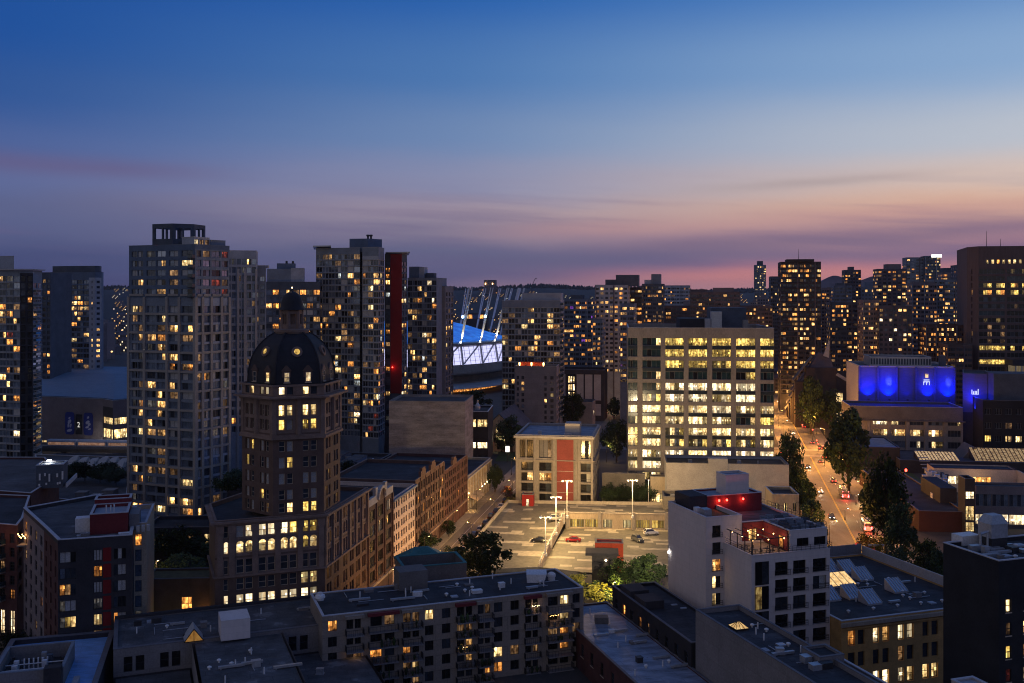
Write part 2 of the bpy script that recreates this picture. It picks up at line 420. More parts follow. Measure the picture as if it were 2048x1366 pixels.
# ---------------------------------------------------------------- windows
WM = {}
STY = {
    'plain':  dict(nx=1, nz=1, fr='frame_dark', fw=.07),
    'two':    dict(nx=2, nz=1, fr='frame_dark', fw=.07),
    'three':  dict(nx=3, nz=1, fr='frame_dark', fw=.08),
    'four':   dict(nx=4, nz=1, fr='frame_grey', fw=.09),
    'sash':   dict(nx=1, nz=2, fr='frame_cream', fw=.10, sill='frame_cream'),
    'sashd':  dict(nx=1, nz=2, fr='frame_dark', fw=.10, sill='frame_cream'),
    'arch':   dict(nx=1, nz=2, fr='frame_cream', fw=.10, arch=True),
    'condo':  dict(nx=2, nz=1, fr='frame_grey', fw=.09, split=.3),
    'condo3': dict(nx=3, nz=1, fr='frame_grey', fw=.08, split=.28),
    'pale2':  dict(nx=2, nz=1, fr='frame_pale', fw=.09),
    'grid':   dict(nx=3, nz=3, fr='frame_dark', fw=.10),
    'strip':  dict(nx=6, nz=1, fr='frame_grey', fw=.10),
    'slats':  dict(nx=1, nz=3, fr='frame_pale', fw=.10),
    'far':    dict(nx=1, nz=1, fr='frame_dark', fw=.0),
}
def win_into(mb, mats, w, h, kinds, sty, M=None):
    S = STY[sty]
    T = (lambda x, y, z: (x, y, z)) if M is None else (lambda x, y, z: tuple(M @ Vector((x, y, z))))
    def mi(k):
        if k not in mats: mats.append(k)
        return mats.index(k)
    nx, nz, fw = S['nx'], S['nz'], S['fw']
    z1 = h
    if S.get('arch'): z1 = h - w / 2
    if S.get('split'):                                   # a low panel under the glass
        z0 = h * S['split'] if False else 0.0
    for i in range(nx):
        k = kinds[i % len(kinds)]
        mb.quad(T(w * i / nx, 0, 0), T(w * (i + 1) / nx, 0, 0), T(w * (i + 1) / nx, 0, z1), T(w * i / nx, 0, z1), mi(k))
    if S.get('arch'):
        pts = [T(w / 2 + w / 2 * math.cos(a), 0, z1 + w / 2 * math.sin(a)) for a in [math.pi * q / 8 for q in range(9)]]
        mb.poly(pts, mi(kinds[0]))
    if fw <= 0: return
    fm = mi(S['fr'])
    def bar(x0, x1, za, zb, o=.07):
        a = [T(x0, 0, za), T(x1, 0, za), T(x1, 0, zb), T(x0, 0, zb)]
        b = [T(x0, -o, za), T(x1, -o, za), T(x1, -o, zb), T(x0, -o, zb)]
        mb.quad(*b, fm)
        for q in range(4): mb.quad(a[q], a[(q + 1) % 4], b[(q + 1) % 4], b[q], fm)
    bar(0, fw, 0, z1); bar(w - fw, w, 0, z1); bar(fw, w - fw, 0, fw)
    if not S.get('arch'): bar(fw, w - fw, z1 - fw, z1)
    for i in range(1, nx): bar(w * i / nx - fw / 2, w * i / nx + fw / 2, fw, z1 - fw, .06)
    for j in range(1, nz):
        for i in range(nx): bar(w * i / nx + fw, w * (i + 1) / nx - fw, h * j / nz - fw / 2, h * j / nz + fw / 2, .05)
    if S.get('sill'):
        fm = mi(S['sill']); bar(-.12, w + .12, -.18, -.02, .28)
def win_mesh(w, h, kinds, sty):
    key = (round(w, 2), round(h, 2), tuple(kinds), sty)
    if key not in WM:
        mb, mats = MB(), []
        win_into(mb, mats, key[0], key[1], kinds, sty)
        WM[key] = mb.mesh('window', mats)
    return WM[key]
def picker(weights, run=.0):
    ks, ws = list(weights), list(weights.values())
    LT = ('warm', 'amber', 'cream', 'white', 'cool')
    def pick(r, c, q=0):
        k = rng.choices(ks, ws)[0]
        if k in LT:
            v = rng.random()
            if v < .30: return (k, rng.choice(('off', 'dim', 'deep')))
            if v < .50: return (rng.choice(('off', 'dim', 'bluish')), k)
            if v < .58: return 'dim'
        U = ('off', 'off', 'deep', 'bluish', 'blind', 'bluish')
        if k in ('off', 'bluish', 'blind', 'dimcool') and rng.random() < .55: return (k, rng.choice(U), rng.choice(U))
        return k
    return pick
RES = dict(off=.42, deep=.14, bluish=.20, blind=.09, warm=.06, amber=.04, dim=.05, dimcool=.05, white=.012, cream=.03)
DARKRES = dict(off=.5, deep=.3, bluish=.06, warm=.05, amber=.04, dim=.06, cream=.02)
class B:
    """a building: an Empty with wall / roof / coping / window ... parts"""
    def __init__(s, name, label, loc, cat='building', group=None):
        s.root = empty(name, (loc[0], loc[1], 0), label, cat, group); s.wins = []
    def part(s, name, mb, mats, parent=None, **k): return part(name, mb, mats if isinstance(mats, list) else [mats], parent or s.root, **k)
    def frame(s, o, yaw):
        s.o = o; s.u = dirv(yaw); s.w = (-s.u[1], s.u[0]); return s
    def P(s, a, b, z=None):
        x, y = s.o[0] + s.u[0] * a + s.w[0] * b, s.o[1] + s.u[1] * a + s.w[1] * b
        return (x, y) if z is None else (x, y, z)
    def rect(s, a0, a1, b0, b1): return [s.P(a0, b0), s.P(a1, b0), s.P(a1, b1), s.P(a0, b1)]
    def lbox(s, name, mat, a0, a1, b0, b1, z0, z1, parent=None, label=None):
        mb = MB(); mb.prism(s.rect(a0, a1, b0, b1), z0, z1); return s.part(name, mb, mat, parent, label=label)
    def volume(s, plan, z0, z1, wall, roof='roof_dark', zones=(), cope='coping', par=.9, cw=.35, wall_name='wall', cop=True, roofed=True):
        n = len(plan); mb = MB(); mats = [wall]
        for e in range(n):
            A, Bp = plan[e], plan[(e + 1) % n]
            dx, dy = Bp[0] - A[0], Bp[1] - A[1]; Ln = math.hypot(dx, dy)
            if Ln < 1e-6: continue
            u = (dx / Ln, dy / Ln); nn = (u[1], -u[0])
            zs = sorted([q for q in zones if q['e'] == e], key=lambda q: q['z0'])
            P3 = lambda a, z, d=0: (A[0] + u[0] * a - nn[0] * d, A[1] + u[1] * a - nn[1] * d, z)
            z = z0
            for q in zs:
                if q['z0'] > z + 1e-4: mb.quad(P3(0, z), P3(Ln, z), P3(Ln, q['z0']), P3(0, q['z0']), 0)
                m = q.get('mat', wall)
                if m not in mats: mats.append(m)
                s._zone(mb, P3, u, nn, Ln, q, mats.index(m))
                z = q['z1']
            if z < z1 - 1e-4: mb.quad(P3(0, z), P3(Ln, z), P3(Ln, z1), P3(0, z1), 0)
        inner = inset(plan, cw)
        if par > 0:
            for e in range(n):
                a, b = inner[e], inner[(e + 1) % n]
                mb.quad((*a, z1 - par), (*b, z1 - par), (*b, z1), (*a, z1), 0)
        wl = s.part(wall_name, mb, mats)
        if roofed:
            rm = MB(); rm.poly([(*q, z1 - par) for q in inner]); rf = s.part('roof', rm, roof)
        else: rf = None
        if cop:
            out = inset(plan, -.06); inn = inset(plan, cw + .05); cm = MB()
            for e in range(n):
                f = (e + 1) % n
                cm.hull([(*out[e], z1 + .004), (*out[f], z1 + .004), (*inn[f], z1 + .004), (*inn[e], z1 + .004)],
                        [(*out[e], z1 + .14), (*out[f], z1 + .14), (*inn[f], z1 + .14), (*inn[e], z1 + .14)], 0, True, True)
            s.part('coping', cm, cope)
        s.roof = rf; s.wall = wl
        return rf
    def _zone(s, mb, P3, u, nn, Ln, q, mi):
        cols = q.get('cols')
        if cols is None:
            n, fr = q['n'], q.get('fr', .7); ml, mr = q.get('ml', 0), q.get('mr', 0)
            bay = (Ln - ml - mr) / n; sub = q.get('sub')
            cols = []
            for i in range(n):
                for a, b in (sub or [((1 - fr) / 2, (1 + fr) / 2)]): cols.append((ml + bay * (i + a), ml + bay * (i + b)))
        rows = q.get('rows')
        if rows is None:
            rows = []
            z = q['z0']; k = 0
            fh = q['fh']
            while z + fh <= q['z1'] + 1e-3:
                rows.append((z + q.get('sill', .9), z + q.get('head', fh - .35))); z += fh
        rows = sorted(rows); cols = sorted(cols)
        dep = q.get('dep', .22); sty = q.get('sty', 'plain'); pick = q.get('pick') or picker(q.get('k', RES))
        z = q['z0']
        for ri, (a, b) in enumerate(rows):
            if a > z: mb.quad(P3(0, z), P3(Ln, z), P3(Ln, a), P3(0, a), mi)
            x = 0.0
            for ci, (c, d) in enumerate(cols):
                if c > x: mb.quad(P3(x, a), P3(c, a), P3(c, b), P3(x, b), mi)
                arch = STY[sty].get('arch')
                for h0, h1 in (((c, a), (d, a)), ((d, a), (d, b)), ((d, b), (c, b)), ((c, b), (c, a))):
                    mb.quad(P3(*h0), P3(*h1), P3(h1[0], h1[1], dep), P3(h0[0], h0[1], dep), mi)
                if arch:                                   # spandrels over the round head
                    r = (d - c) / 2; zc = b - r; pts = [(c + r - r * math.cos(math.pi * t / 8), zc + r * math.sin(math.pi * t / 8)) for t in range(9)]
                    for t in range(4): mb.poly([P3(c, b), P3(*pts[t + 1]), P3(*pts[t])], mi)
                    for t in range(4, 8): mb.poly([P3(d, b), P3(*pts[t + 1]), P3(*pts[t])], mi)
                k = pick(len(rows) - 1 - ri, ci)
                if k is not None:
                    kinds = k if isinstance(k, (tuple, list)) else (k,)
                    A = P3(c, a, dep)
                    M = Matrix(((u[0], -nn[0], 0, A[0]), (u[1], -nn[1], 0, A[1]), (0, 0, 1, A[2]), (0, 0, 0, 1)))
                    s.wins.append((M, d - c, b - a, kinds, sty, q.get('nm', 'window')))
                x = d
            if x < Ln: mb.quad(P3(x, a), P3(Ln, a), P3(Ln, b), P3(x, b), mi)
            z = b
        if z < q['z1']: mb.quad(P3(0, z), P3(Ln, z), P3(Ln, q['z1']), P3(0, q['z1']), mi)
    def win(s, A, u, w, h, kinds, sty='plain', nm='window'):
        nn = (u[1], -u[0])
        M = Matrix(((u[0], -nn[0], 0, A[0]), (u[1], -nn[1], 0, A[1]), (0, 0, 1, A[2]), (0, 0, 0, 1)))
        s.wins.append((M, w, h, kinds if isinstance(kinds, (tuple, list)) else (kinds,), sty, nm))
    def done(s, limit=96):
        """hang the windows: the largest / lit ones as parts of their own, what is past the limit as one part"""
        LIT = {'cool', 'warm', 'amber', 'white', 'bright', 'yellow', 'cream', 'redroom', 'purple'}
        ws = sorted(s.wins, key=lambda t: -(t[1] * t[2] * (3 if set(t[3]) & LIT else 1)))
        off = Matrix.Translation(-Vector(ORG[s.root.name]))
        for M, w, h, k, sty, nm in ws[:limit]:
            ob = bpy.data.objects.new(nm, win_mesh(w, h, k, sty)); COL.objects.link(ob)
            ob.parent = s.root; ob.matrix_local = off @ M
        if len(ws) > limit:
            mb, mats = MB(), []
            for M, w, h, k, sty, nm in ws[limit:]: win_into(mb, mats, w, h, k, sty, M)
            part('window', mb, mats, s.root, kind='stuff')
        s.wins = []
        return s
    def band(s, name, plan, edges, z0, z1, out, mat, parent=None):
        """a belt course: one mitred strip along the given edges"""
        n = len(plan); o = inset(plan, -out); i = inset(plan, -.004); mb = MB()
        for e in edges:
            f = (e + 1) % n
            mb.hull([(*i[e], z0), (*o[e], z0), (*o[f], z0), (*i[f], z0)], [(*i[e], z1), (*o[e], z1), (*o[f], z1), (*i[f], z1)], 0, True, True)
        return s.part(name, mb, mat, parent)
    def slabs(s, plan, e, z0, fh, n, mat='pale_wall', out=.22, a=0.0, c=1.0):
        """thin floor slab edges across one face"""
        A, Bp = Vector(plan[e]), Vector(plan[(e + 1) % len(plan)]); d = (Bp - A); nn = Vector((d.y, -d.x)).normalized(); A, Bp = A + d * a, A + d * c; mb = MB()
        for k in range(n):
            z = z0 + fh * k; q = [A + nn * .003, A + nn * out, Bp + nn * out, Bp + nn * .003]; mb.hull([(*v, z) for v in q], [(*v, z + .16) for v in q], 0, True, True)
        return s.part('slab_edge', mb, mat)
    def balcony(s, plan, e, a0, a1, z, out=1.4, mat='pale_wall', rail='frame_dark', glassm='teal_glass', rh=1.05):
        A, Bp = plan[e], plan[(e + 1) % len(plan)]; Ln = math.hypot(Bp[0] - A[0], Bp[1] - A[1])
        u = ((Bp[0] - A[0]) / Ln, (Bp[1] - A[1]) / Ln); nn = (u[1], -u[0])
        q = lambda a, d, zz: (A[0] + u[0] * a + nn[0] * d, A[1] + u[1] * a + nn[1] * d, zz)
        mb = MB()
        mb.hull([q(a0, .01, z - .2), q(a1, .01, z - .2), q(a1, out, z - .2), q(a0, out, z - .2)], [q(a0, .01, z), q(a1, .01, z), q(a1, out, z), q(a0, out, z)], 0, True, True)
        for a, b in ((q(a0, .05, 0), q(a0, out - .05, 0)), (q(a0, out - .05, 0), q(a1, out - .05, 0)), (q(a1, out - .05, 0), q(a1, .05, 0))):
            mb.bar((a[0], a[1], z + rh), (b[0], b[1], z + rh), .06, .06, 1)
            if glassm: mb.bar((a[0], a[1], z + rh * .52), (b[0], b[1], z + rh * .52), .03, rh * .8, 2)
            else:
                for f_ in range(9): mb.bar((a[0] + (b[0] - a[0]) * f_ / 8, a[1] + (b[1] - a[1]) * f_ / 8, z), (a[0] + (b[0] - a[0]) * f_ / 8, a[1] + (b[1] - a[1]) * f_ / 8, z + rh), .045, .045, 1)
        return s.part('balcony', mb, [mat, rail, glassm or rail])
def inset(plan, d):
    n = len(plan); res = []
    for i in range(n):
        p0, p1, p2 = Vector(plan[i - 1]), Vector(plan[i]), Vector(plan[(i + 1) % n])
        e1 = (p1 - p0).normalized(); e2 = (p2 - p1).normalized()
        n1 = Vector((-e1.y, e1.x)); n2 = Vector((-e2.y, e2.x))
        k = 1 + n1.dot(n2)
        v = (n1 + n2) / max(k, .15)
        res.append(tuple(p1 + v * d))
    return res
def rect_px(pxl, pxr, D, yaw, depth):
    """plan whose front runs from column pxl (at distance D) to column pxr, turned by yaw"""
    o = xy(pxl, D); u = dirv(yaw); L_ = reach(o, u, pxr); w = (-u[1], u[0])
    return [o, (o[0] + u[0] * L_, o[1] + u[1] * L_), (o[0] + u[0] * L_ + w[0] * depth, o[1] + u[1] * L_ + w[1] * depth), (o[0] + w[0] * depth, o[1] + w[1] * depth)]
def vents(b, roof, spots, z):
    """small mushroom vents and pipes on a roof"""
    for x, y, kind in spots:
        mb = MB()
        if kind == 0: mb.lathe(x, y, [(.16, z), (.16, z + .3), (.36, z + .34), (.36, z + .5), (.15, z + .62)], 10)
        elif kind == 1: mb.lathe(x, y, [(.12, z), (.12, z + 1.1)], 8)
        else:
            mb.box(x - .7, x + .7, y - .5, y + .5, z, z + .15); mb.box(x - .6, x + .6, y - .4, y + .4, z + .15, z + .9)
            mb.box(x - .64, x + .64, y - .44, y + .44, z + .9, z + 1.0)
        b.part('vent', mb, 'white_metal' if kind < 2 else 'metal', roof)

def clutter(b, roof, pts, z, n, seed=3, big=True):
    """small roof things scattered in a quadrilateral given by four plan corners"""
    r = random.Random(seed); A, Bq, C, D = [Vector(p) for p in pts]
    for k in range(n):
        f, g = r.uniform(.08, .92), r.uniform(.08, .92); q = A.lerp(Bq, f).lerp(D.lerp(C, f), g); t = r.random(); mb = MB()
        u = (Bq - A).normalized(); w = Vector((-u.y, u.x)); R2 = lambda a, c: tuple(q + u * a + w * c)
        if t < .3: vents(b, roof, [(q.x, q.y, r.choice((0, 1)))], z); continue
        if t < .5:
            l = r.uniform(2, 6); d_ = u if r.random() < .6 else w; mb.tube((*q, z + .14), (*(q + d_ * l), z + .14), .07, .07, 6); mb.tube((*(q + d_ * .2), z), (*(q + d_ * .2), z + .14), .05, .05, 6); b.part('pipe', mb, 'metal', roof)
        elif t < .72:
            a, c, h_ = r.uniform(.4, 1.0), r.uniform(.3, .7), r.uniform(.3, 1.0); mb.prism([R2(-a, -c), R2(a, -c), R2(a, c), R2(-a, c)], z, z + h_); mb.prism([R2(-a - .06, -c - .06), R2(a + .06, -c - .06), R2(a + .06, c + .06), R2(-a - .06, c + .06)], z + h_ + .003, z + h_ + .08); b.part('roof_unit', mb, r.choice(('metal', 'grey_wall', 'white_metal', 'dark_metal')), roof)
        elif t < .86:
            a, c = r.uniform(.5, .9), r.uniform(.4, .7); mb.prism([R2(-a, -c), R2(a, -c), R2(a, c), R2(-a, c)], z, z + .22); b.part('hatch', mb, r.choice(('roof_pale', 'metal', 'concrete_dark')), roof)
        else:
            l = r.uniform(2, 5); mb.prism([R2(0, -.25), R2(l, -.25), R2(l, .25), R2(0, .25)], z + .15, z + .5); mb.prism([R2(.3, -.3), R2(.5, -.3), R2(.5, .3), R2(.3, .3)], z, z + .149); b.part('duct', mb, 'metal', roof)
# ================================================================ THE SETTING
def hz(x, y):
    t = min(max((y - 1300) / 3300, 0), 1); t = t * t * (3 - 2 * t)
    k = 1.0 - .12 * min(max((x / max(y, 1) - .1) / .3, 0), 1)
    return t * 84 * k + t * 7 * math.sin(x * .004 + 1) + t * 4 * math.sin(x * .013)
mb = MB()
for x0, x1, y0, y1 in ((-4350, 4350, -400, 90), (-4350, 46, 90, 200), (110, 4350, 90, 200), (-4350, 4350, 200, 1300)): mb.quad((x0, y0, 0), (x1, y0, 0), (x1, y1, 0), (x0, y1, 0))
mb.quad((46, 90, -9), (110, 90, -9), (110, 200, -9), (46, 200, -9))                 # the lane dropping away at the low side
for p_, q_ in (((46, 90), (46, 200)), ((46, 200), (110, 200)), ((110, 200), (110, 90)), ((110, 90), (46, 90))): mb.quad((*p_, -9), (*q_, -9), (*q_, 0), (*p_, 0))
setting('ground', mb, ['asphalt'])
mb = MB()
ys = [1300 + 200 * i for i in range(17)] + [4800, 5200]
xs = [-4200 + 150 * i for i in range(57)]
for j in range(len(ys) - 1):
    for i in range(len(xs) - 1):
        g = lambda a, b: (xs[a], ys[b], hz(xs[a], ys[b]) if ys[b] < 4700 else hz(xs[a], 4500) - (ys[b] - 4600) * .1)
        mb.quad(g(i, j), g(i + 1, j), g(i + 1, j + 1), g(i, j + 1))
setting('hills', mb, ['hill'])
mb = MB()
mp = []
for i in range(60):
    px = 1560 + i * 7; e = 30 * math.exp(-((px - 1742) / 60) ** 2) + 24 * math.exp(-((px - 1660) / 38) ** 2) + 6 * math.sin(i * .5) + 8
    mp.append(((px - CX) * 30000 / F, 30000, H + e * 30000 / F * .78))
for a, b in zip(mp, mp[1:]):
    mb.quad((a[0], 30000, 0), (b[0], 30000, 0), b, a)
    mb.quad(a, b, (b[0], 34000, 0), (a[0], 34000, 0))
setting('mountain', mb, ['mountain'])
# streets: two parallel ones running away (Bd, Dd) and one crossing
BD = dirv(90 - 10.4); BO = (-37.8, 201.4)            # the brick street: line of its facades
def bs(t, off, z=0): return (BO[0] + BD[0] * t + BD[1] * off, BO[1] + BD[1] * t - BD[0] * off, z)
DD = dirv(90 - 12.0); DO = (112.5, 350.0)            # the avenue: its centre line
def av(t, off, z=0): return (DO[0] + DD[0] * t + DD[1] * off, DO[1] + DD[1] * t - DD[0] * off, z)
def strip(fn, t0, t1, a, b, z, m, name, step=False):
    mb = MB()
    if step: mb.hull([fn(t0, a, 0), fn(t0, b, 0), fn(t1, b, 0), fn(t1, a, 0)], [fn(t0, a, z), fn(t0, b, z), fn(t1, b, z), fn(t1, a, z)])
    else: mb.quad(fn(t0, a, z), fn(t0, b, z), fn(t1, b, z), fn(t1, a, z))
    return setting(name, mb, [m])
strip(bs, -60, 232, 3.0, 11.0, .004, 'road_asphalt', 'road')
strip(bs, -60, 232, 0, 3.0, .14, 'pavement', 'pavement', True)
strip(bs, -60, 228, 11.0, 13.0, .14, 'pavement', 'pavement', True)
strip(av, -97, 900, -7.5, 7.5, .004, 'road_asphalt', 'road')
strip(av, -97, 88, -12.5, -7.5, .14, 'pavement', 'pavement', True); strip(av, 108, 900, -12, -7.5, .14, 'pavement', 'pavement', True)
strip(av, -97, 88, 7.5, 13, .14, 'pavement', 'pavement', True); strip(av, 108, 900, 7.5, 12, .14, 'pavement', 'pavement', True)
strip(av, 91, 105, -190, -7.5, .008, 'road_asphalt', 'cross_road'); strip(av, 91, 105, 7.5, 160, .008, 'road_asphalt', 'cross_road')
strip(av, -110, -97.1, -13, 60, .006, 'road_asphalt', 'cross_road'); strip(av, 106, 112, -190, -12.2, .14, 'pavement', 'pavement', True)
# second far street with the traffic signals
def s3(t, off, z=0): return (50 + DD[0] * t + DD[1] * off, 560 + DD[1] * t - DD[0] * off, z)
strip(s3, -110, 420, -6, 6, .006, 'road_asphalt', 'road')
strip(s3, 38, 50, -60, 90, .010, 'road_asphalt', 'cross_road')
mb = MB()
for t in range(-140, 900, 1):
    pass
mb.quad(av(-97, -.22, .009), av(-97, -.07, .009), av(88, -.07, .009), av(88, -.22, .009)); mb.quad(av(-97, .07, .009), av(-97, .22, .009), av(88, .22, .009), av(88, .07, .009))
mb.quad(av(110, -.15, .009), av(110, .15, .009), av(800, .15, .009), av(800, -.15, .009))
setting('centre_line', mb, ['paint_yellow'])
mb = MB()
for t in range(-84, 80, 9):
    mb.quad(av(t, 3.7, .009), av(t, 3.85, .009), av(t + 3, 3.85, .009), av(t + 3, 3.7, .009))
for z0 in (89.5, 106.5):
    for o in (0, 2.4): mb.quad(av(z0 + o, -7.2, .013), av(z0 + o, 7.2, .013), av(z0 + o + .4, 7.2, .013), av(z0 + o + .4, -7.2, .013))
for o in (-9.0, 8.0):
    for q in (0, 2.4): mb.quad(av(92, o + q, .013), av(92, o + q + .35, .013), av(104, o + q + .35, .013), av(104, o + q, .013))
for t in (8.7,): mb.quad(bs(-50, t + .0, .009), bs(-50, t + .14, .009), bs(220, t + .14, .009), bs(220, t, .009))
mb.quad(bs(-50, 5.8, .009), bs(-50, 5.92, .009), bs(220, 5.92, .009), bs(220, 5.8, .009))
setting('road_markings', mb, ['paint_white'])
mb = MB()
mb.quad(*[(x, y, .02) for x, y in (av(2, 13.2)[:2], av(2, 40)[:2], av(86, 34)[:2], av(86, 13.2)[:2])])
setting('lawn', mb, ['lawn'])
mb = MB(); mb.quad(*[(x, y, .02) for x, y in (xy(285, 232), xy(436, 215), xy(440, 262), xy(290, 262))]); setting('lawn', mb, ['lawn'])
mb = MB(); mb.quad((at(1005, 905)[0] - 3, 424, .15), (at(1005, 905)[0] + 8, 424, .15), (at(1005, 905)[0] + 11, 452, .15), (at(1005, 905)[0] - 1, 452, .15)); setting('lawn', mb, ['lawn'])

# ================================================================ DOMED TOWER
t = B('domed_tower', 'brown brick and terracotta office tower with a dark ribbed dome, lantern and lit oculus', BO)
U21 = dirv(21)
c0 = BO
FLn = 21.4
fl = (c0[0] - U21[0] * FLn, c0[1] - U21[1] * FLn)
base = [fl, c0, bs(26.5, 0)[:2], (bs(26.5, -24)[0], bs(26.5, -24)[1]), (fl[0] - 6, fl[1] + 16)]
OFFW = dict(cream=.36, bright=.24, off=.2, white=.2)
frontcols = [(1.6, 2.5)]
for px in (480, 525, 569, 610):
    a = reach(fl, U21, px - 7.5); frontcols += [(a, a + 1.45), (a + 1.75, a + 3.2)]
bmat = ['...bbbb...', ]
def pk_base(level):
    pats = {0: 'd.bbbbyyy', 1: 'bccccccyc', 2: 'ddddddddd', 3: 'dddddddcc', 4: 'bbbbbbbbb', 5: 'dcdddbddd', 6: 'ddddddddd'}
    key = {'d': 'off', '.': 'blind', 'b': 'bright', 'c': 'cream', 'y': 'yellow'}
    return lambda r, c, q=0: key[pats[level][c % 9]]
zs = []
rowz = [(23.4, 26.0 - .3), ]
spec = [(0, 23.9, 26.2, 'sash'), (1, 20.8, 23.2, 'arch'), (2, 16.8, 19.6, 'sash'), (3, 13.6, 15.9, 'sash'), (4, 10.2, 12.7, 'sash'), (5, 6.6, 9.2, 'sash'), (6, 1.4, 4.6, 'sashd')]
zones = [dict(e=0, z0=a - .5, z1=b + .3, cols=frontcols, rows=[(a, b)], sty=sty, mat='terracotta' if lv < 3 else 'brown_brick', pick=pk_base(lv), dep=.45) for lv, a, b, sty in spec]
# the side along the brick street: paired windows, then four tall arched bays
sidecols = [(.9, 2.1), (2.4, 3.6), (5.2, 6.4), (6.7, 7.9)]
ann = []
for i in range(4): ann += [(10.6 + i * 4.05, 11.7 + i * 4.05), (12.0 + i * 4.05, 13.1 + i * 4.05)]
for lv, a, b, sty in spec:
    litp = picker(dict(cream=.55, yellow=.12, off=.33) if lv in (0, 1, 3, 4) else dict(off=.8, cream=.2))
    zones.append(dict(e=1, z0=a - .5, z1=b + .3, cols=sidecols + ann, rows=[(a, b)], sty=sty, mat='terracotta' if lv < 3 else 'brown_brick', pick=litp, dep=.5))
t.volume(base, 0, 27.4, 'brown_brick', 'roof_dark', zones, 'terracotta', par=.8)
for z0, z1, o in ((26.9, 27.3, .9), (26.55, 26.9, .5), (16.3, 16.7, .45), (16.24, 16.3, .25)): t.band('cornice', base, (4, 0, 1), z0, z1, o, 'terracotta')
mb = MB()
for a in (.9, 3.1, 7.55, 12.0, 16.4, 20.6):               # giant order between the paired bays
    for z0, z1, w, d in ((16.72, 25.0, .55, .35), (25.0, 26.5, .75, .5)):
        p = lambda q, d_: (fl[0] + U21[0] * q + U21[1] * d_, fl[1] + U21[1] * q - U21[0] * d_)
        mb.prism([p(a - w, -.01), p(a - w, d), p(a + w, d), p(a + w, -.01)][::-1], z0, z1)
for a in (.3, 4.4, 9.1, 14.2, 18.3, 22.3, 26.2):
    mb.prism([bs(a - .4, -.01)[:2], bs(a - .4, .35)[:2], bs(a + .4, .35)[:2], bs(a + .4, -.01)[:2]], 16.72, 26.5)
t.part('pilaster', mb, 'terracotta')
# hexagonal shaft
hw = 10.1
c1 = (c0[0] - U21[0] * .25 - .0, c0[1] - U21[1] * .25)
v0 = (c1[0] - U21[0] * hw + U21[1] * -.02, c1[1] - U21[1] * hw)
hexa = [v0]
for k in range(5):
    d = dirv(21 + 60 * k); q = hexa[-1]; hexa.append((q[0] + d[0] * hw, q[1] + d[1] * hw))
hc = (sum(q[0] for q in hexa) / 6, sum(q[1] for q in hexa) / 6)
hexcols = [(1.15, 2.35), (2.75, 3.95), (5.9, 7.1), (7.5, 8.7)]
fl_rows = [(28.0, 30.0), (30.6, 32.6), (33.7, 35.9), (36.9, 39.1), (40.2, 42.3)]
def hexpick(r, c, q=0):
    if r == 4: return ['off', 'cream', 'yellow', 'yellow'][c]
    return rng.choices(['off', 'blind', 'dim', 'yellow'], [.42, .36, .10, .12])[0]
zones = []
for e in (5, 0, 1):
    zones.append(dict(e=e, z0=27.7, z1=42.7, cols=hexcols, rows=fl_rows, sty='sash', pick=hexpick if e == 0 else picker(dict(off=.52, blind=.3, yellow=.12, dim=.06)), dep=.4))
    zones.append(dict(e=e, z0=43.9, z1=50.6, cols=hexcols, rows=[(44.5, 46.6), (47.3, 49.5)], sty='sash', mat='terracotta', pick=(lambda r, c, q=0: ['cream', 'cream', 'cream', 'cream', 'yellow', 'blind', 'yellow', 'yellow'][r * 4 + c]) if e == 0 else picker(dict(off=.8, blind=.2)), dep=.7))
    zones.append(dict(e=e, z0=51.4, z1=53.3, cols=hexcols, rows=[(51.6, 53.1)], sty='plain', mat='terracotta', pick=picker(dict(cream=.9, bright=.1)) if e != 1 else picker(dict(off=1)), dep=.3))
t.volume(hexa, 27.52, 53.5, 'brown_brick', 'roof_dark', zones, 'terracotta', par=.1, cop=False)
for z0, z1, o in ((42.7, 43.2, .55), (43.2, 43.6, .3), (50.5, 50.9, .55), (50.9, 51.3, 1.5), (53.2, 53.6, .35)): t.band('cornice', hexa, (4, 5, 0, 1, 2), z0, z1, o, 'terracotta')
mb = MB()
for k in range(6):                                       # corner piers of the upper order
    q = hexa[k]; dx, dy = q[0] - hc[0], q[1] - hc[1]; l = math.hypot(dx, dy)
    mb.lathe(q[0] - dx / l * .5, q[1] - dy / l * .5, [(.8, 43.6), (.8, 50.5)], 6, rot=math.atan2(dy, dx))
    for e_ in (.5,):
        n_ = hexa[(k + 1) % 6]; m_ = ((q[0] + n_[0]) / 2, (q[1] + n_[1]) / 2)
        mb.lathe(m_[0], m_[1], [(.62, 43.6), (.62, 50.5)], 8)
t.part('pilaster', mb, 'terracotta')
# dome
R0 = math.hypot(hexa[0][0] - hc[0], hexa[0][1] - hc[1])
R0 *= .895
rot0 = math.atan2(hexa[0][1] - hc[1], hexa[0][0] - hc[0])
prof = [(.99, 53.6), (.985, 55.2), (.965, 56.6), (.93, 58.0), (.88, 59.2), (.81, 60.3), (.73, 61.3), (.63, 62.2), (.52, 63.0), (.40, 63.6), (.33, 63.9)]
mb = MB(); mb.lathe(hc[0], hc[1], [(r * R0, z) for r, z in prof], 6, rot=rot0)
dome = t.part('dome', mb, 'dome_slate')
for k in range(6):
    mb = MB(); a = rot0 + k * math.pi / 3
    pts = [(hc[0] + math.cos(a) * r * R0 * 1.0, hc[1] + math.sin(a) * r * R0 * 1.0, z + .02) for r, z in prof]
    for p0, p1 in zip(pts, pts[1:]): mb.bar(p0, p1, .28, .28)
    t.part('rib', mb, 'dome_slate', dome)
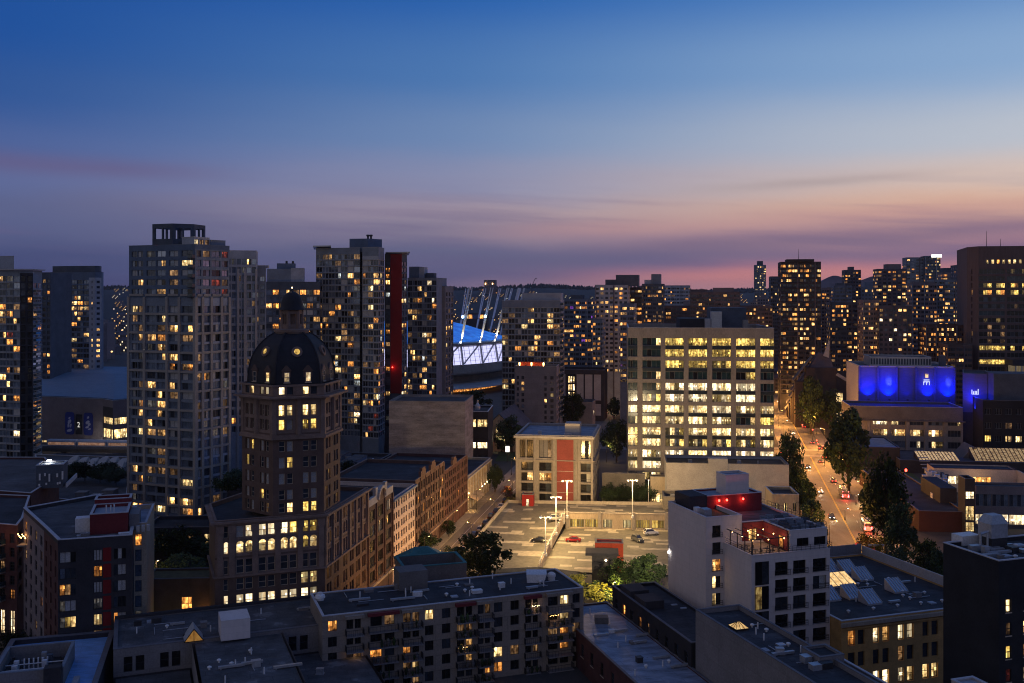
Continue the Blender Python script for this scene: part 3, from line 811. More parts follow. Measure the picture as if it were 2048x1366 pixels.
for e in (5, 0, 1, 2, 4):
    A, C = hexa[e], hexa[(e + 1) % 6]; u = ((C[0] - A[0]) / hw, (C[1] - A[1]) / hw); nn = (u[1], -u[0])
    G = lambda a, d, z: (A[0] + u[0] * (5.05 + (a - 5.05) * .9) + nn[0] * (d - .88), A[1] + u[1] * (5.05 + (a - 5.05) * .9) + nn[1] * (d - .88), z)
    for a in (2.55, 7.3):
        mb = MB()
        mb.hull([G(a - 1.0, -.15, 53.6), G(a + 1.0, -.15, 53.6), G(a + 1.0, -1.6, 53.6), G(a - 1.0, -1.6, 53.6)], [G(a - 1.0, -.15, 56.2), G(a + 1.0, -.15, 56.2), G(a + 1.0, -1.6, 56.2), G(a - 1.0, -1.6, 56.2)], 0)
        mb.hull([G(a - 1.2, -.02, 56.2), G(a + 1.2, -.02, 56.2), G(a + 1.2, -1.8, 56.2), G(a - 1.2, -1.8, 56.2)], [G(a - .2, -.1, 57.3), G(a + .2, -.1, 57.3), G(a + .2, -2.4, 57.3), G(a - .2, -2.4, 57.3)], 0)
        dm = t.part('dormer', mb, 'terracotta' if e == 1 else 'brown_brick', dome)
        w_ = MB(); mats = []
        M = Matrix(((u[0], -nn[0], 0, G(a - .55, -.13, 0)[0]), (u[1], -nn[1], 0, G(a - .55, -.13, 0)[1]), (0, 0, 1, 53.95), (0, 0, 0, 1)))
        win_into(w_, mats, 1.1, 2.0, ('white' if e == 0 else 'cream' if (e == 5 and a > 5) else 'off',), 'sash', M)
        t.part('window', w_, mats, dome)
    oc = MB()                                              # round lucarne with its wreath
    ctr = Vector(G(hw / 2, -1.15, 60.0)); tl = Vector((nn[0], nn[1], .35)).normalized(); r1 = Vector((u[0], u[1], 0)); r2 = tl.cross(r1)
    for q in range(12):
        a0, a1 = 2 * math.pi * q / 12, 2 * math.pi * (q + 1) / 12
        rg = lambda aa, rr, d: tuple(ctr + r1 * rr * math.cos(aa) + r2 * rr * math.sin(aa) + tl * d)
        oc.hull([rg(a0, .62, -.9), rg(a1, .62, -.9), rg(a1, 1.15, -.9), rg(a0, 1.15, -.9)], [rg(a0, .62, .25), rg(a1, .62, .25), rg(a1, 1.1, .15), rg(a0, 1.1, .15)], 0, True)
    oc.poly([rg(2 * math.pi * q / 12, .66, .05) for q in range(12)], 1)
    t.part('oculus', oc, ['terracotta', 'yellow' if e in (0, 5) else 'off'], dome)
mb = MB()
mb.lathe(hc[0], hc[1], [(3.4, 63.5), (3.6, 63.9), (3.6, 64.3), (3.0, 64.4), (2.5, 64.5)], 24)
for k in range(6):
    a = rot0 + k * math.pi / 3
    mb.lathe(hc[0] + 2.0 * math.cos(a), hc[1] + 2.0 * math.sin(a), [(.48, 64.4), (.42, 64.8), (.40, 68.2), (.5, 68.4)], 8)
    b_ = a + math.pi / 6
    mb.bar((hc[0] + 2.05 * math.cos(a), hc[1] + 2.05 * math.sin(a), 64.9), (hc[0] + 2.05 * math.cos(a + math.pi / 3), hc[1] + 2.05 * math.sin(a + math.pi / 3), 64.9), .25, 1.0)
    mb.bar((hc[0] + 2.05 * math.cos(a), hc[1] + 2.05 * math.sin(a), 68.0), (hc[0] + 2.05 * math.cos(a + math.pi / 3), hc[1] + 2.05 * math.sin(a + math.pi / 3), 68.0), .3, .9)
mb.lathe(hc[0], hc[1], [(.9, 64.4), (.9, 68.4)], 10)
lan = t.part('lantern', mb, 'terracotta')
mb = MB(); mb.lathe(hc[0], hc[1], [(2.7, 68.4), (2.6, 68.7), (2.3, 69.0), (2.25, 69.9), (1.95, 70.9), (1.35, 71.7), (.6, 72.15), (.12, 72.3), (.08, 72.9)], 20)
t.part('cupola', mb, 'dome_slate', lan, smooth=True)
mb = MB(); mb.lathe(hc[0], hc[1], [(.03, 72.9), (.09, 72.95), (.09, 73.1), (.03, 73.15)], 8); t.part('beacon', mb, 'lamp_warm', lan)
t.done(140)

# ================================================================ THE BRICK STREET
def row(t0, t1, depth, z): return [bs(t0, 0)[:2], bs(t1, 0)[:2], bs(t1, -depth)[:2], bs(t0, -depth)[:2]]
# gabled warehouse
b = B('brick_warehouse', 'red brick warehouse with a pale arched gable beside the domed tower', bs(36, -10))
pl = row(26.8, 45.6, 24, 0)
b.volume(pl, 0, 22.6, 'red_brick', 'roof_dark', [dict(e=0, z0=4.2, z1=22, n=3, fr=.62, fh=3.55, sill=.5, head=3.1, sty='three', dep=.22, k=dict(off=.2, deep=.6, amber=.12, warm=.06, white=.03))], 'terracotta')
mb = MB()
for a, c, z0, z1 in ((26.8, 32, 22.7, 24.4), (32, 33.6, 22.7, 26.3), (39.2, 40.8, 22.7, 26.3), (40.8, 45.6, 22.7, 24.4)):
    mb.prism([bs(a, .15)[:2], bs(c, .15)[:2], bs(c, -.6)[:2], bs(a, -.6)[:2]], z0, z1)
pts = [bs(36.4 - 2.8 * math.cos(math.pi * q / 12), .15, 23.2 + 2.6 * math.sin(math.pi * q / 12)) for q in range(13)]
for p0, p1 in zip(pts, pts[1:]): mb.bar(p0, p1, .9, .7)
b.part('gable', mb, ['pale_wall'])
mb = MB(); mb.prism([bs(33.6, .05)[:2], bs(39.2, .05)[:2], bs(39.2, -.4)[:2], bs(33.6, -.4)[:2]], 22.7, 25.0); b.part('tympanum', mb, 'red_brick')
b.band('cornice', pl, (0,), 3.6, 4.2, .5, 'concrete_warm')
mb = MB()
for a in (27.0, 33, 39.3, 45.4): mb.prism([bs(a - .35, .3)[:2], bs(a + .35, .3)[:2], bs(a + .35, -.05)[:2], bs(a - .35, -.05)[:2]], 4.2, 22.6)
b.part('pilaster', mb, 'red_brick'); b.done()
# white terracotta building
b = B('white_building', 'slim cream white office building with rows of small windows on the brick street', bs(56, -10))
pl = row(45.9, 65.6, 24, 0)
b.volume(pl, 0, 20.8, 'cream_wall', 'roof_dark', [dict(e=0, z0=3.8, z1=20.4, n=3, sub=[(.10, .27), (.40, .57), (.70, .87)], fh=2.75, sill=.5, head=2.2, sty='plain', dep=.18, k=dict(off=.1, deep=.87, amber=.03))], 'cream_wall')
b.band('cornice', pl, (0, 3), 20.2, 20.75, .7, 'blue_grey'); b.band('cornice', pl, (0,), 3.2, 3.6, .5, 'cream_wall')
b.done()
# two brick loft buildings with stepped parapets
for i, (t0, t1, z1, lab) in enumerate(((65.9, 97, 21.6, 'long brown brick loft building with stepped gables next to the cream white building'),
                                       (97.3, 127.6, 18.6, 'low far brown brick loft building with vines and rows of square windows'))):
    b = B('brick_loft', lab, bs((t0 + t1) / 2, -12)); pl = row(t0, t1, 24, 0)
    b.volume(pl, 0, z1, 'red_brick' if i == 0 else 'maroon_brick', 'roof_dark', [dict(e=0, z0=4.6, z1=z1 - .6, n=6, sub=[(.12, .42), (.58, .88)], fh=(z1 - 5.2) / 5, sill=.4, head=(z1 - 5.2) / 5 - .5, sty='plain', dep=.18, k=dict(off=.15, deep=.77, dim=.05, amber=.03))], 'terracotta')
    mb = MB(); w_ = (t1 - t0) / 6
    for k in range(7): mb.prism([bs(t0 + k * w_ - .3, .15)[:2], bs(t0 + k * w_ + .3, .15)[:2], bs(t0 + k * w_ + .3, -.05)[:2], bs(t0 + k * w_ - .3, -.05)[:2]][0:4], 0.2, z1 - .2)
    b.part('pilaster', mb, 'red_brick')
    for k in ((1, 3) if i == 0 else (2,)):
        mb = MB()
        for q, (a, c, h) in enumerate(((0, 1, 1.6), (.2, .8, 2.4))): mb.prism([bs(t0 + (k + a) * w_, .2 + .04 * q)[:2], bs(t0 + (k + c) * w_, .2 + .04 * q)[:2], bs(t0 + (k + c) * w_, -.5 - .04 * q)[:2], bs(t0 + (k + a) * w_, -.5 - .04 * q)[:2]], z1 + .15 + .01 * q, z1 + h)
        b.part('gable', mb, 'red_brick')
    b.band('cornice', pl, (0,), 4.0, 4.5, .5, 'terracotta'); b.done(70)
# low pale shop building with uplit piers
b = B('shop_building', 'low pale two storey shop building with uplit piers and awnings by the street corner', bs(146, -8))
pl = row(127.9, 166, 18, 0)
b.volume(pl, 0, 11.4, 'concrete_warm', 'roof_dark', [dict(e=0, z0=.6, z1=10.6, n=9, fr=.62, rows=[(.8, 3.4), (4.6, 6.9), (7.7, 9.9)], sty='two', dep=.5, k=dict(off=.7, deep=.2, warm=.06, amber=.04))], 'pale_wall')
b.band('cornice', pl, (0,), 10.5, 11.0, .5, 'pale_wall')
mb = MB()
for k in range(10): mb.prism([bs(128.2 + k * 4.17 - .3, .3)[:2], bs(128.2 + k * 4.17 + .3, .3)[:2], bs(128.2 + k * 4.17 + .3, -.05)[:2], bs(128.2 + k * 4.17 - .3, -.05)[:2]], .2, 10.5)
b.part('pilaster', mb, 'pale_wall')
for a in (130, 136.5):
    mb = MB(); mb.hull([bs(a, .1, 4.3), bs(a + 5.6, .1, 4.3), bs(a + 5.6, 3.0, 3.1), bs(a, 3.0, 3.1)], [bs(a, .1, 4.42), bs(a + 5.6, .1, 4.42), bs(a + 5.6, 3.0, 3.22), bs(a, 3.0, 3.22)], 0, True, True)
    b.part('awning', mb, 'concrete_warm')
for k in range(5, 10):
    mb = MB(); q = bs(128.2 + k * 4.17, .55); mb.lathe(q[0], q[1], [(.12, 4.2), (.16, 4.35), (.1, 4.4)], 8)
    up = b.part('uplight', mb, 'lamp_warm'); lamp('SPOT', (q[0], q[1], 4.5), 260, (1, .66, .3), b.root, .1, aim=bs(128.2 + k * 4.17, .1, 12), size=70)
mb = MB(); q = bs(128.0, .5); mb.lathe(q[0], q[1], [(.14, 5.8), (.2, 6.0), (.14, 6.2)], 8); b.part('wall_lamp', mb, 'lamp_orange')
lamp('SPOT', (q[0] + .3, q[1], 5.7), 1500, (1, .56, .16), b.root, .1, aim=(q[0] + .4, q[1] - .2, 0), size=75)
b.done(60)
# roof-top houses behind the brick row
b = B('rooftop_terrace', 'cluster of roof sheds, pale screens and planters on the lofts behind the domed tower', bs(80, -40))
b.frame(bs(28, -25)[:2], 90 - 10.4)
pl = b.rect(40, 98, .3, 30)
b.volume(pl, 0, 18.5, 'dark_wall', 'roof_dark', [], 'dark_coping')
for i, (a0, a1, c0_, c1_, h) in enumerate(((41, 44, 19, 26, 2.6), (54, 58, 22, 29, 3.4), (74, 86, 22, 27, 2.4), (48, 54, 12.5, 20, 4.4), (41, 52, 2, 6, 2.8), (41, 47, 10, 18, 3.6), (54, 84, 4, 8, 2.6), (56, 72, 14, 20, 3.2), (76, 92, 12, 22, 2.4), (60, 70, 22, 24, 2.4))):
    sh = b.lbox('roof_shed', ['slate_panel', 'grey_wall', 'blue_panel', 'dark_wall'][i % 4], a0, a1, c0_, c1_, 17.61, 17.6 + h)
    mb = MB(); mb.prism(b.rect(a0 - .15, a1 + .15, c0_ - .15, c1_ + .15), 17.6 + h + .003, 17.75 + h); b.part('roof', mb, 'roof_blue' if i % 2 else 'roof_grey', sh)
    if i in (0, 3, 4, 6, 8):
        A = b.P(a0 + 1, c0_ - .06, 18.0)
        u = b.u
        for q in range(2):
            b.win((A[0] + u[0] * q * 3, A[1] + u[1] * q * 3, 18.0), u, 2.0, 1.9, 'warm' if (i + q) % 4 == 0 else 'bluish', 'pale2')
for a, c in ((54, 11), (73, 5), (74, 12), (53, 3), (48, 7), (86, 6)):
    b.lbox('screen', 'pale_wall', a, a + .2, c, c + 6, 17.62, 19.4)
for k in range(14):
    a, c = rng.uniform(41, 96), rng.uniform(2, 28); x, y = b.P(a, c); vents(b, b.roof, [(x, y, k % 3)], 17.61)
mb = MB(); mb.hull([b.P(56, 26, 20.2), b.P(70, 26, 20.2), b.P(70, 32, 20.2), b.P(56, 32, 20.2)], [b.P(57, 28.8, 22.2), b.P(69, 28.8, 22.2), b.P(69, 29.2, 22.2), b.P(57, 29.2, 22.2)]); b.part('skylight', mb, 'sky_glass')
for a in range(7): 
    mb = MB(); mb.bar(b.P(56.5 + a * 2.1, 26.05, 20.3), b.P(57 + a * 2, 28.8, 22.25), .12)
b.lbox('skylight_base', 'grey_wall', 56, 70, 26, 32, 17.62, 20.19)
b.done()
# blank concrete block and its neighbours
b = B('concrete_block', 'tall blank board marked concrete wall of a windowless block above the lofts', xy(850, 405))
pl = rect_px(778, 930, 398, -5, 26)
b.volume(pl, 0, 28.6, 'board_concrete', 'roof_grey', [], 'concrete'); b.done()
b = B('glass_office', 'small dark glass office with lit floors beside the blank concrete wall', xy(950, 425))
pl = rect_px(931, 976, 422, -4, 24)
b.volume(pl, 0, 21.5, 'dark_wall', 'roof_grey', [dict(e=0, z0=.5, z1=20.5, rows=[(1.2, 3.4), (6.0, 8.6), (15.0, 18.2)], n=2, fr=.86, sty='three', dep=.3, pick=lambda r, c, q=0: ['cream', 'white', 'off'][r])], 'white_metal')
mb = MB(); q = xy(955, 430); mb.lathe(q[0], q[1], [(1.2, 21.5), (1.2, 23), (.4, 24.4), (.4, 25.6)], 10); b.part('vent', mb, 'metal', b.roof); b.done()
# church
ch = B('church', 'old stone church with a steep dark roof and a lit arched gable window', xy(995, 455))
ch.frame(xy(964, 452), -10); wch = 16
mb = MB()
g0 = [ch.P(0, 0, 0), ch.P(wch, 0, 0), ch.P(wch, 0, 9), ch.P(wch / 2, 0, 16.5), ch.P(0, 0, 9)]
g1 = [ch.P(0, 40, 0), ch.P(wch, 40, 0), ch.P(wch, 40, 9), ch.P(wch / 2, 40, 16.5), ch.P(0, 40, 9)]
mb.poly(g0); mb.poly(g1[::-1])
for i in (0, 1, 4): mb.quad(g0[i], g0[(i + 1) % 5], g1[(i + 1) % 5], g1[i])
ch.part('wall', mb, 'beige_wall')
mb = MB()
for a, zA, c, zB in ((-.8, 8.3, wch / 2, 17.0), (wch + .8, 8.3, wch / 2, 17.0)):
    mb.hull([ch.P(a, -.5, zA), ch.P(a, 40.5, zA), ch.P(c, 40.5, zB), ch.P(c, -.5, zB)], [ch.P(a, -.5, zA + .3), ch.P(a, 40.5, zA + .3), ch.P(c, 40.5, zB + .3), ch.P(c, -.5, zB + .3)], 0, True, True)
ch.part('roof', mb, 'slate_panel')
A = ch.P(wch / 2 - 1.6, -.08, 5.2); ch.win(A, ch.u, 3.2, 6.2, 'cream', 'arch'); A = ch.P(wch / 2 - 1, -.08, 1.0); ch.win(A, ch.u, 2.0, 2.6, 'deep', 'two')
mb = MB(); mb.prism(ch.rect(-9, -.1, 2, 30), 0, 6.5); an = ch.part('annex', mb, 'beige_wall'); ch.done()
# ================================================================ CONDO TOWERS
# --- tall tower with the beige frame
b = B('condo_tower', 'tallest apartment tower with a beige facade grid, blue upper floors and open rooftop crown', xy(350, 305))
p0, p1 = xy(258, 300), xy(390, 290)
d30 = dirv(90 - 30); Lr = reach(p1, d30, 459); p2 = (p1[0] + d30[0] * Lr, p1[1] + d30[1] * Lr)
pl = [p0, p1, p2, (p2[0] - 9, p2[1] + 16), (p0[0] + 6, p0[1] + 26)]
FW = math.hypot(p1[0] - p0[0], p1[1] - p0[1]); RW = Lr
fh = 2.82
RESB = dict(cool=.012, off=.2, bluish=.34, sky_glass=.1, blind=.08, deep=.05, warm=.05, amber=.03, dim=.07, dimcool=.06, cream=.02, redroom=.006)
RESL = dict(RESB, warm=.22, amber=.10, cream=.05)
RESR = dict(off=.12, bluish=.40, sky_glass=.26, blind=.10, dimcool=.06, warm=.02, amber=.012, dim=.05, redroom=.008)
fc = [(FW * a, FW * c) for a, c in ((.04, .13), (.135, .22), (.272, .41), (.425, .563), (.615, .75), (.80, .965))]
rc = [(RW * a, RW * c) for a, c in ((.045, .175), (.225, .43), (.475, .73), (.775, .955))]
zsplit = 70.6
zones = [dict(e=0, z0=3.4, z1=zsplit - .3, cols=fc, fh=fh, sill=.6, head=2.6, sty='condo', mat='blue_grey', k=RESL, dep=.5),
         dict(e=0, z0=zsplit, z1=zsplit + 14.1, cols=fc, fh=fh, sill=.7, head=2.45, sty='condo', mat='blue_panel', k=RESB, dep=.3),
         dict(e=1, z0=3.4, z1=zsplit - .3, cols=rc, fh=fh, sill=.45, head=2.6, sty='condo', mat='pale_blue', k=RESR, dep=.3),
         dict(e=1, z0=zsplit, z1=zsplit + 14.1, cols=rc, fh=fh, sill=.55, head=2.45, sty='condo', mat='blue_grey', k=dict(RESR, redroom=.12), dep=.3)]
b.volume(pl, 0, 86.0, 'blue_panel', 'roof_dark', zones, 'blue_grey', par=1.5)
mb = MB()
ef = lambda a, d, z: (p0[0] + (p1[0] - p0[0]) * a / FW + (p1[1] - p0[1]) / FW * d, p0[1] + (p1[1] - p0[1]) * a / FW - (p1[0] - p0[0]) / FW * d, z)
er = lambda a, d, z: (p1[0] + d30[0] * a + d30[1] * d, p1[1] + d30[1] * a - d30[0] * d, z)
for fn, wd, xs_ in ((ef, FW, (0, .245, .59, .775, 1.0)), (er, RW, (.02, .2, .45, .75, .98))):
    for a in xs_:
        a *= wd; w_ = .42
        mb.prism([fn(a - w_, .45, 0)[:2], fn(a + w_, .45, 0)[:2], fn(a + w_, .01, 0)[:2], fn(a - w_, .01, 0)[:2]], 0.2, zsplit)
    for k in range(13):
        z = 3.4 + k * 2 * fh - .1
        for q, r in zip(xs_, xs_[1:]):
            mb.prism([fn(q * wd + .42, .38, 0)[:2], fn(r * wd - .42, .38, 0)[:2], fn(r * wd - .42, .01, 0)[:2], fn(q * wd + .42, .01, 0)[:2]], z, z + .62)
b.part('facade_frame', mb, 'frame_beige')
for k in range(9): b.balcony(pl, 4, .5, 7, zsplit - 20 + k * fh * 1 + 8.0, 2.2, 'dark_wall')
for k in range(5): b.balcony(pl, 0, FW * .93, FW, zsplit + k * fh + .1, 1.2, 'dark_wall')
b.frame(p0, math.degrees(math.atan2(p1[1] - p0[1], p1[0] - p0[0])))
# open crown: a dark box with square openings right through it
ca, cb, cc, cd = 8.6, 19.2, .6, 12; z0, z1 = 84.6, 92.3
pc_ = b.rect(ca, cb - 3.0, cc, cd)
pc_ = [b.P(ca, .5), b.P(cb - 2.9, .5), b.P(cb + .8, 5.5), b.P(cb - .5, 12), b.P(ca, 12)]
b.volume(pc_, 84.55, 87.9, 'slate_panel', 'roof_dark', [], 'slate_panel', par=.2, wall_name='crown', cop=False)
mb = MB()
for e in range(5):
    A_, C_ = Vector((*pc_[e], 0)), Vector((*pc_[(e + 1) % 5], 0)); ln = (C_ - A_).length; nps = 2
    for k in range(nps + 1):
        q = A_.lerp(C_, min(max(k / nps, .5 / ln), 1 - .5 / ln)); w_ = .95 if k in (0, nps) else .5; dv = (C_ - A_).normalized() * w_ / 2
        nv_ = Vector((dv.y, -dv.x, 0)).normalized() * .55
        mb.hull([tuple(q - dv + Vector((0, 0, 87.9))), tuple(q + dv + Vector((0, 0, 87.9))), tuple(q + dv - nv_ + Vector((0, 0, 87.9))), tuple(q - dv - nv_ + Vector((0, 0, 87.9)))], [tuple(q - dv + Vector((0, 0, 91.1))), tuple(q + dv + Vector((0, 0, 91.1))), tuple(q + dv - nv_ + Vector((0, 0, 91.1))), tuple(q - dv - nv_ + Vector((0, 0, 91.1)))])
pin = inset(pc_, .6)
for e in range(5): mb.hull([(*pc_[e], 91.1), (*pc_[(e + 1) % 5], 91.1), (*pin[(e + 1) % 5], 91.1), (*pin[e], 91.1)], [(*pc_[e], 92.4), (*pc_[(e + 1) % 5], 92.4), (*pin[(e + 1) % 5], 92.4), (*pin[e], 92.4)], 0, True, True)
b.part('crown_frame', mb, 'slate_panel')
mb = MB(); q = b.P(10, .4, 85.2); mb.lathe(q[0], q[1], [(.1, 84.9), (.3, 85.1), (.3, 85.5), (.1, 85.7)], 8); b.part('obstruction_light', mb, 'lamp_red')
pp = [er(.5, -1.0, 0)[:2], er(6.5, -1.0, 0)[:2], er(6.5, -6, 0)[:2], er(.5, -6, 0)[:2]]
b.volume(pp, 84.55, 88.2, 'pale_condo', 'roof_dark', [dict(e=0, z0=85, z1=88, n=3, fr=.8, rows=[(85.4, 87.6)], sty='grid', k=dict(bright=.5, dim=.5))], 'metal', par=.4, wall_name='penthouse')
pp = [er(7, -1.2, 0)[:2], er(13, -1.2, 0)[:2], er(13, -7, 0)[:2], er(7, -7, 0)[:2]]
b.volume(pp, 84.55, 87.6, 'blue_grey', 'roof_dark', [], 'blue_grey', par=.4, wall_name='penthouse')
b.done(100)
# --- its neighbour behind
b = B('condo_tower', 'pale apartment tower with bright vertical strips just behind the tallest beige tower', xy(495, 345))
pl = rect_px(452, 513, 338, 13, 20); pl2 = rect_px(506, 531, 352, 13, 16)
b.volume(pl, 0, 86.2, 'pale_condo', 'roof_dark', [dict(e=0, z0=24, z1=84.5, n=6, fr=.8, fh=2.85, sill=.5, head=2.5, sty='condo', k=RESR, dep=.4)], 'pale_wall')
b.volume(pl2, 0, 81.5, 'blue_grey', 'roof_dark', [dict(e=0, z0=24, z1=80, n=2, fr=.75, fh=2.85, sill=.6, head=2.4, sty='condo', k=RESR, dep=.4)], 'pale_wall')
mb = MB()
u = ((pl[1][0] - pl[0][0]), (pl[1][1] - pl[0][1])); l_ = math.hypot(*u); u = (u[0] / l_, u[1] / l_)
for a in (.40, .62, .99):
    q = lambda aa, d: (pl[0][0] + u[0] * aa + u[1] * d, pl[0][1] + u[1] * aa - u[0] * d)
    mb.prism([q(l_ * a - .35, .5), q(l_ * a + .35, .5), q(l_ * a + .35, .01), q(l_ * a - .35, .01)], 8, 80)
b.part('facade_frame', mb, 'pale_wall')
for k in range(3): vents(b, b.roof, [(pl2[0][0] + 2 + k, pl2[0][1] + 4, 2)], 80.7)
b.done(60)
# --- edge of the picture
b = B('condo_tower', 'glassy curved apartment tower with thin slab edges and many small windows at the picture edge', xy(10, 390))
pa = [xy(-70, 392), xy(40, 384), xy(66, 386), xy(84, 396), xy(70, 415), xy(-60, 418)]
RESG = dict(cool=.014, off=.24, bluish=.34, blind=.06, deep=.07, warm=.09, amber=.06, dim=.07, dimcool=.03, cream=.028, redroom=.004, white=.01, sky_glass=.05)
b.volume(pa, 0, 80.5, 'blue_grey', 'roof_dark', [dict(e=0, z0=2.5, z1=79.5, n=8, fr=.94, fh=2.72, sill=.3, head=2.52, sty='pale2', k=RESG, dep=.25), dict(e=1, z0=2.5, z1=79.5, n=2, fr=.7, fh=2.72, sill=.3, head=2.5, sty='plain', mat='dark_wall', k=dict(deep=.7, off=.25, amber=.05), dep=.5),
    dict(e=2, z0=2.5, z1=76, n=2, fr=.8, fh=2.72, sill=.45, head=2.5, sty='pale2', k=RESG, dep=.25)], 'pale_wall')
b.band('slab_edge', pa, (0, 1, 2), 80.7, 81.1, 1.2, 'pale_wall')
b.slabs(pa, 0, 5.1, 2.72, 27); b.slabs(pa, 2, 5.1, 2.72, 26)
for k in range(26): b.balcony(pa, 2, .4, 5.6, 4 + k * 2.72, 1.1, 'pale_wall')
pp = [xy(-60, 396), xy(28, 392), xy(26, 404), xy(-58, 406)]
b.volume(pp, 79.6, 86.3, 'pale_condo', 'roof_dark', [], 'pale_wall', wall_name='penthouse'); b.done(100)
b = B('condo_tower', 'flat topped blue grey apartment tower with a pale end strip beyond the arena', xy(150, 545))
pa = [xy(101, 545), xy(129, 540), xy(130, 539.5), xy(178, 536), xy(190, 535.5), xy(203, 538), xy(207, 546), xy(200, 565), xy(105, 568)]
b.volume(pa, 0, 83.0, 'blue_panel', 'roof_dark', [dict(e=0, z0=22, z1=80, n=2, fr=.5, fh=2.85, sill=.8, head=2.3, sty='plain', k=dict(DARKRES), dep=.3), dict(e=2, z0=22, z1=80.4, n=4, fr=.92, fh=2.85, sill=.5, head=2.6, sty='condo', k=dict(off=.36, bluish=.12, deep=.12, warm=.16, amber=.08, cream=.06, dim=.1), dep=.4),
     dict(e=3, z0=22, z1=80, n=1, fr=.18, fh=2.85, sill=.9, head=2.2, sty='far', mat='pale_condo', k=dict(off=.8, warm=.2), dep=.2), dict(e=4, z0=22, z1=80, n=1, fr=.5, fh=2.85, sill=.9, head=2.2, sty='far', mat='pale_condo', k=dict(off=.7, warm=.2, bluish=.1), dep=.2)], 'slate_panel')
mb = MB(); mb.prism(inset(pa, 1.0), 83.2, 86.4); b.part('penthouse', mb, 'slate_panel'); b.done(60)
b = B('condo_tower', 'low shoulder block with warm windows tucked between two towers beyond the arena', xy(92, 500))
pl = rect_px(84, 101, 500, -5, 20); b.volume(pl, 0, 82, 'slate_panel', 'roof_dark', [dict(e=0, z0=22, z1=80, n=2, fr=.7, fh=2.85, sill=.7, head=2.4, sty='plain', k=dict(off=.55, amber=.15, warm=.12, deep=.18), dep=.3)], 'dark_coping'); b.done(40)
# --- tower behind the dome
b = B('condo_tower', 'stepped apartment tower with blank grey rooftop boxes straight behind the dome lantern', xy(575, 425))
pl = rect_px(531, 640, 425, 10, 24)
b.volume(pl, 0, 76.5, 'slate_panel', 'roof_dark', [dict(e=0, z0=30, z1=75.5, n=8, fr=.92, fh=2.9, sill=.4, head=2.6, sty='condo', k=dict(RESG, warm=.12, amber=.1), dep=.3)], 'dark_coping')
b.frame(pl[0], 10)
b.lbox('penthouse', 'blue_grey', .5, 10.5, 2, 12, 75.61, 82.2); b.lbox('penthouse', 'pale_condo', 10.51, 16, 2.2, 12, 75.61, 82.6); b.lbox('penthouse', 'blue_panel', 4.5, 12.2, 4, 10, 82.25, 84.6)
mb = MB()
for a in (8.5, 11.2): mb.lathe(*b.P(a, 6), [(.5, 84.61), (.5, 85.6), (.2, 85.7)], 8)
b.part('vent', mb, 'dark_metal'); b.done(70)
# --- twin towers with the red wall
b = B('condo_tower', 'broad blue grey apartment tower with a flat overhanging roof slab left of the red wall', xy(700, 450))
pa = [xy(632, 447), xy(716, 441), xy(716.6, 445), xy(724.5, 444.5), xy(724.5, 438), xy(757, 435), xy(768, 446), xy(766, 470), xy(638, 476)]
pa = [xy(632, 447), xy(720, 441), xy(720.3, 443.5), xy(724.6, 443.2), xy(725, 438.5), xy(757, 435.5), xy(768.5, 447), xy(764, 472), xy(638, 478)]
b.volume(pa, 0, 91.8, 'blue_grey', 'roof_dark', [dict(e=0, z0=8, z1=90.5, n=7, fr=.94, fh=2.8, sill=.32, head=2.6, sty='pale2', k=dict(RESG, warm=.07), dep=.3), dict(e=2, z0=8, z1=90, n=1, fr=.3, fh=2.8, sill=.6, head=2.3, sty='far', mat='black_wall', k=dict(deep=1), dep=.2),
    dict(e=4, z0=8, z1=88, n=3, fr=.94, fh=2.8, sill=.32, head=2.6, sty='pale2', mat='pale_condo', k=dict(off=.34, bluish=.16, deep=.06, blind=.08, warm=.14, amber=.07, cream=.1, dim=.04, redroom=.02), dep=.3), dict(e=5, z0=8, z1=88, n=3, fr=.8, fh=2.8, sill=.5, head=2.5, sty='plain', k=RESG, dep=.3)], 'pale_wall')
b.slabs(pa, 0, 10.75, 2.8, 28, 'pale_condo'); b.slabs(pa, 4, 10.75, 2.8, 28, 'pale_wall', .3); b.slabs(pa, 5, 10.75, 2.8, 28, 'pale_wall', .3)
sl = [xy(626, 444), xy(662, 441), xy(662, 470), xy(628, 474)]
mb = MB(); mb.prism(sl, 92.4, 92.9); b.part('roof_slab', mb, 'metal')
mb = MB(); mb.prism([xy(699, 450), xy(736, 448), xy(764, 455), xy(760, 470), xy(700, 470)], 91.9, 96.3); b.part('penthouse', mb, 'blue_panel')
mb = MB()
for px in (736, 742): mb.lathe(*xy(px, 455), [(.45, 96.3), (.45, 97.6), (.8, 97.7), (.8, 98.4), (.2, 98.5)], 8)
b.part('vent', mb, 'dark_metal')
mb = MB()
b.done(100)
b = B('condo_tower', 'slim apartment tower fronted by a full height dark red wall panel', xy(795, 455))
pa = [xy(769.5, 452), xy(781, 450), xy(803, 449), xy(814, 456), xy(811, 480), xy(772, 482)]
b.volume(pa, 0, 89.5, 'slate_panel', 'roof_dark', [dict(e=0, z0=8, z1=88, n=1, fr=.75, fh=2.8, sill=.5, head=2.4, sty='plain', k=dict(RESG, amber=.14), dep=.3), dict(e=2, z0=8, z1=88, n=2, fr=.8, fh=2.8, sill=.5, head=2.4, sty='plain', k=dict(RESG, white=.05), dep=.3)], 'metal')
q0, q1 = xy(781, 449.4), xy(803.5, 448.4)
mb = MB(); mb.prism([q0, q1, (q1[0], q1[1] + .55), (q0[0], q0[1] + .55)], 26.5, 89.4); b.part('red_panel', mb, 'red_panel')
mb = MB(); mb.prism([xy(771, 449), xy(820, 446), xy(817, 480), xy(771, 482)], 89.9, 90.3); b.part('roof_slab', mb, 'metal')
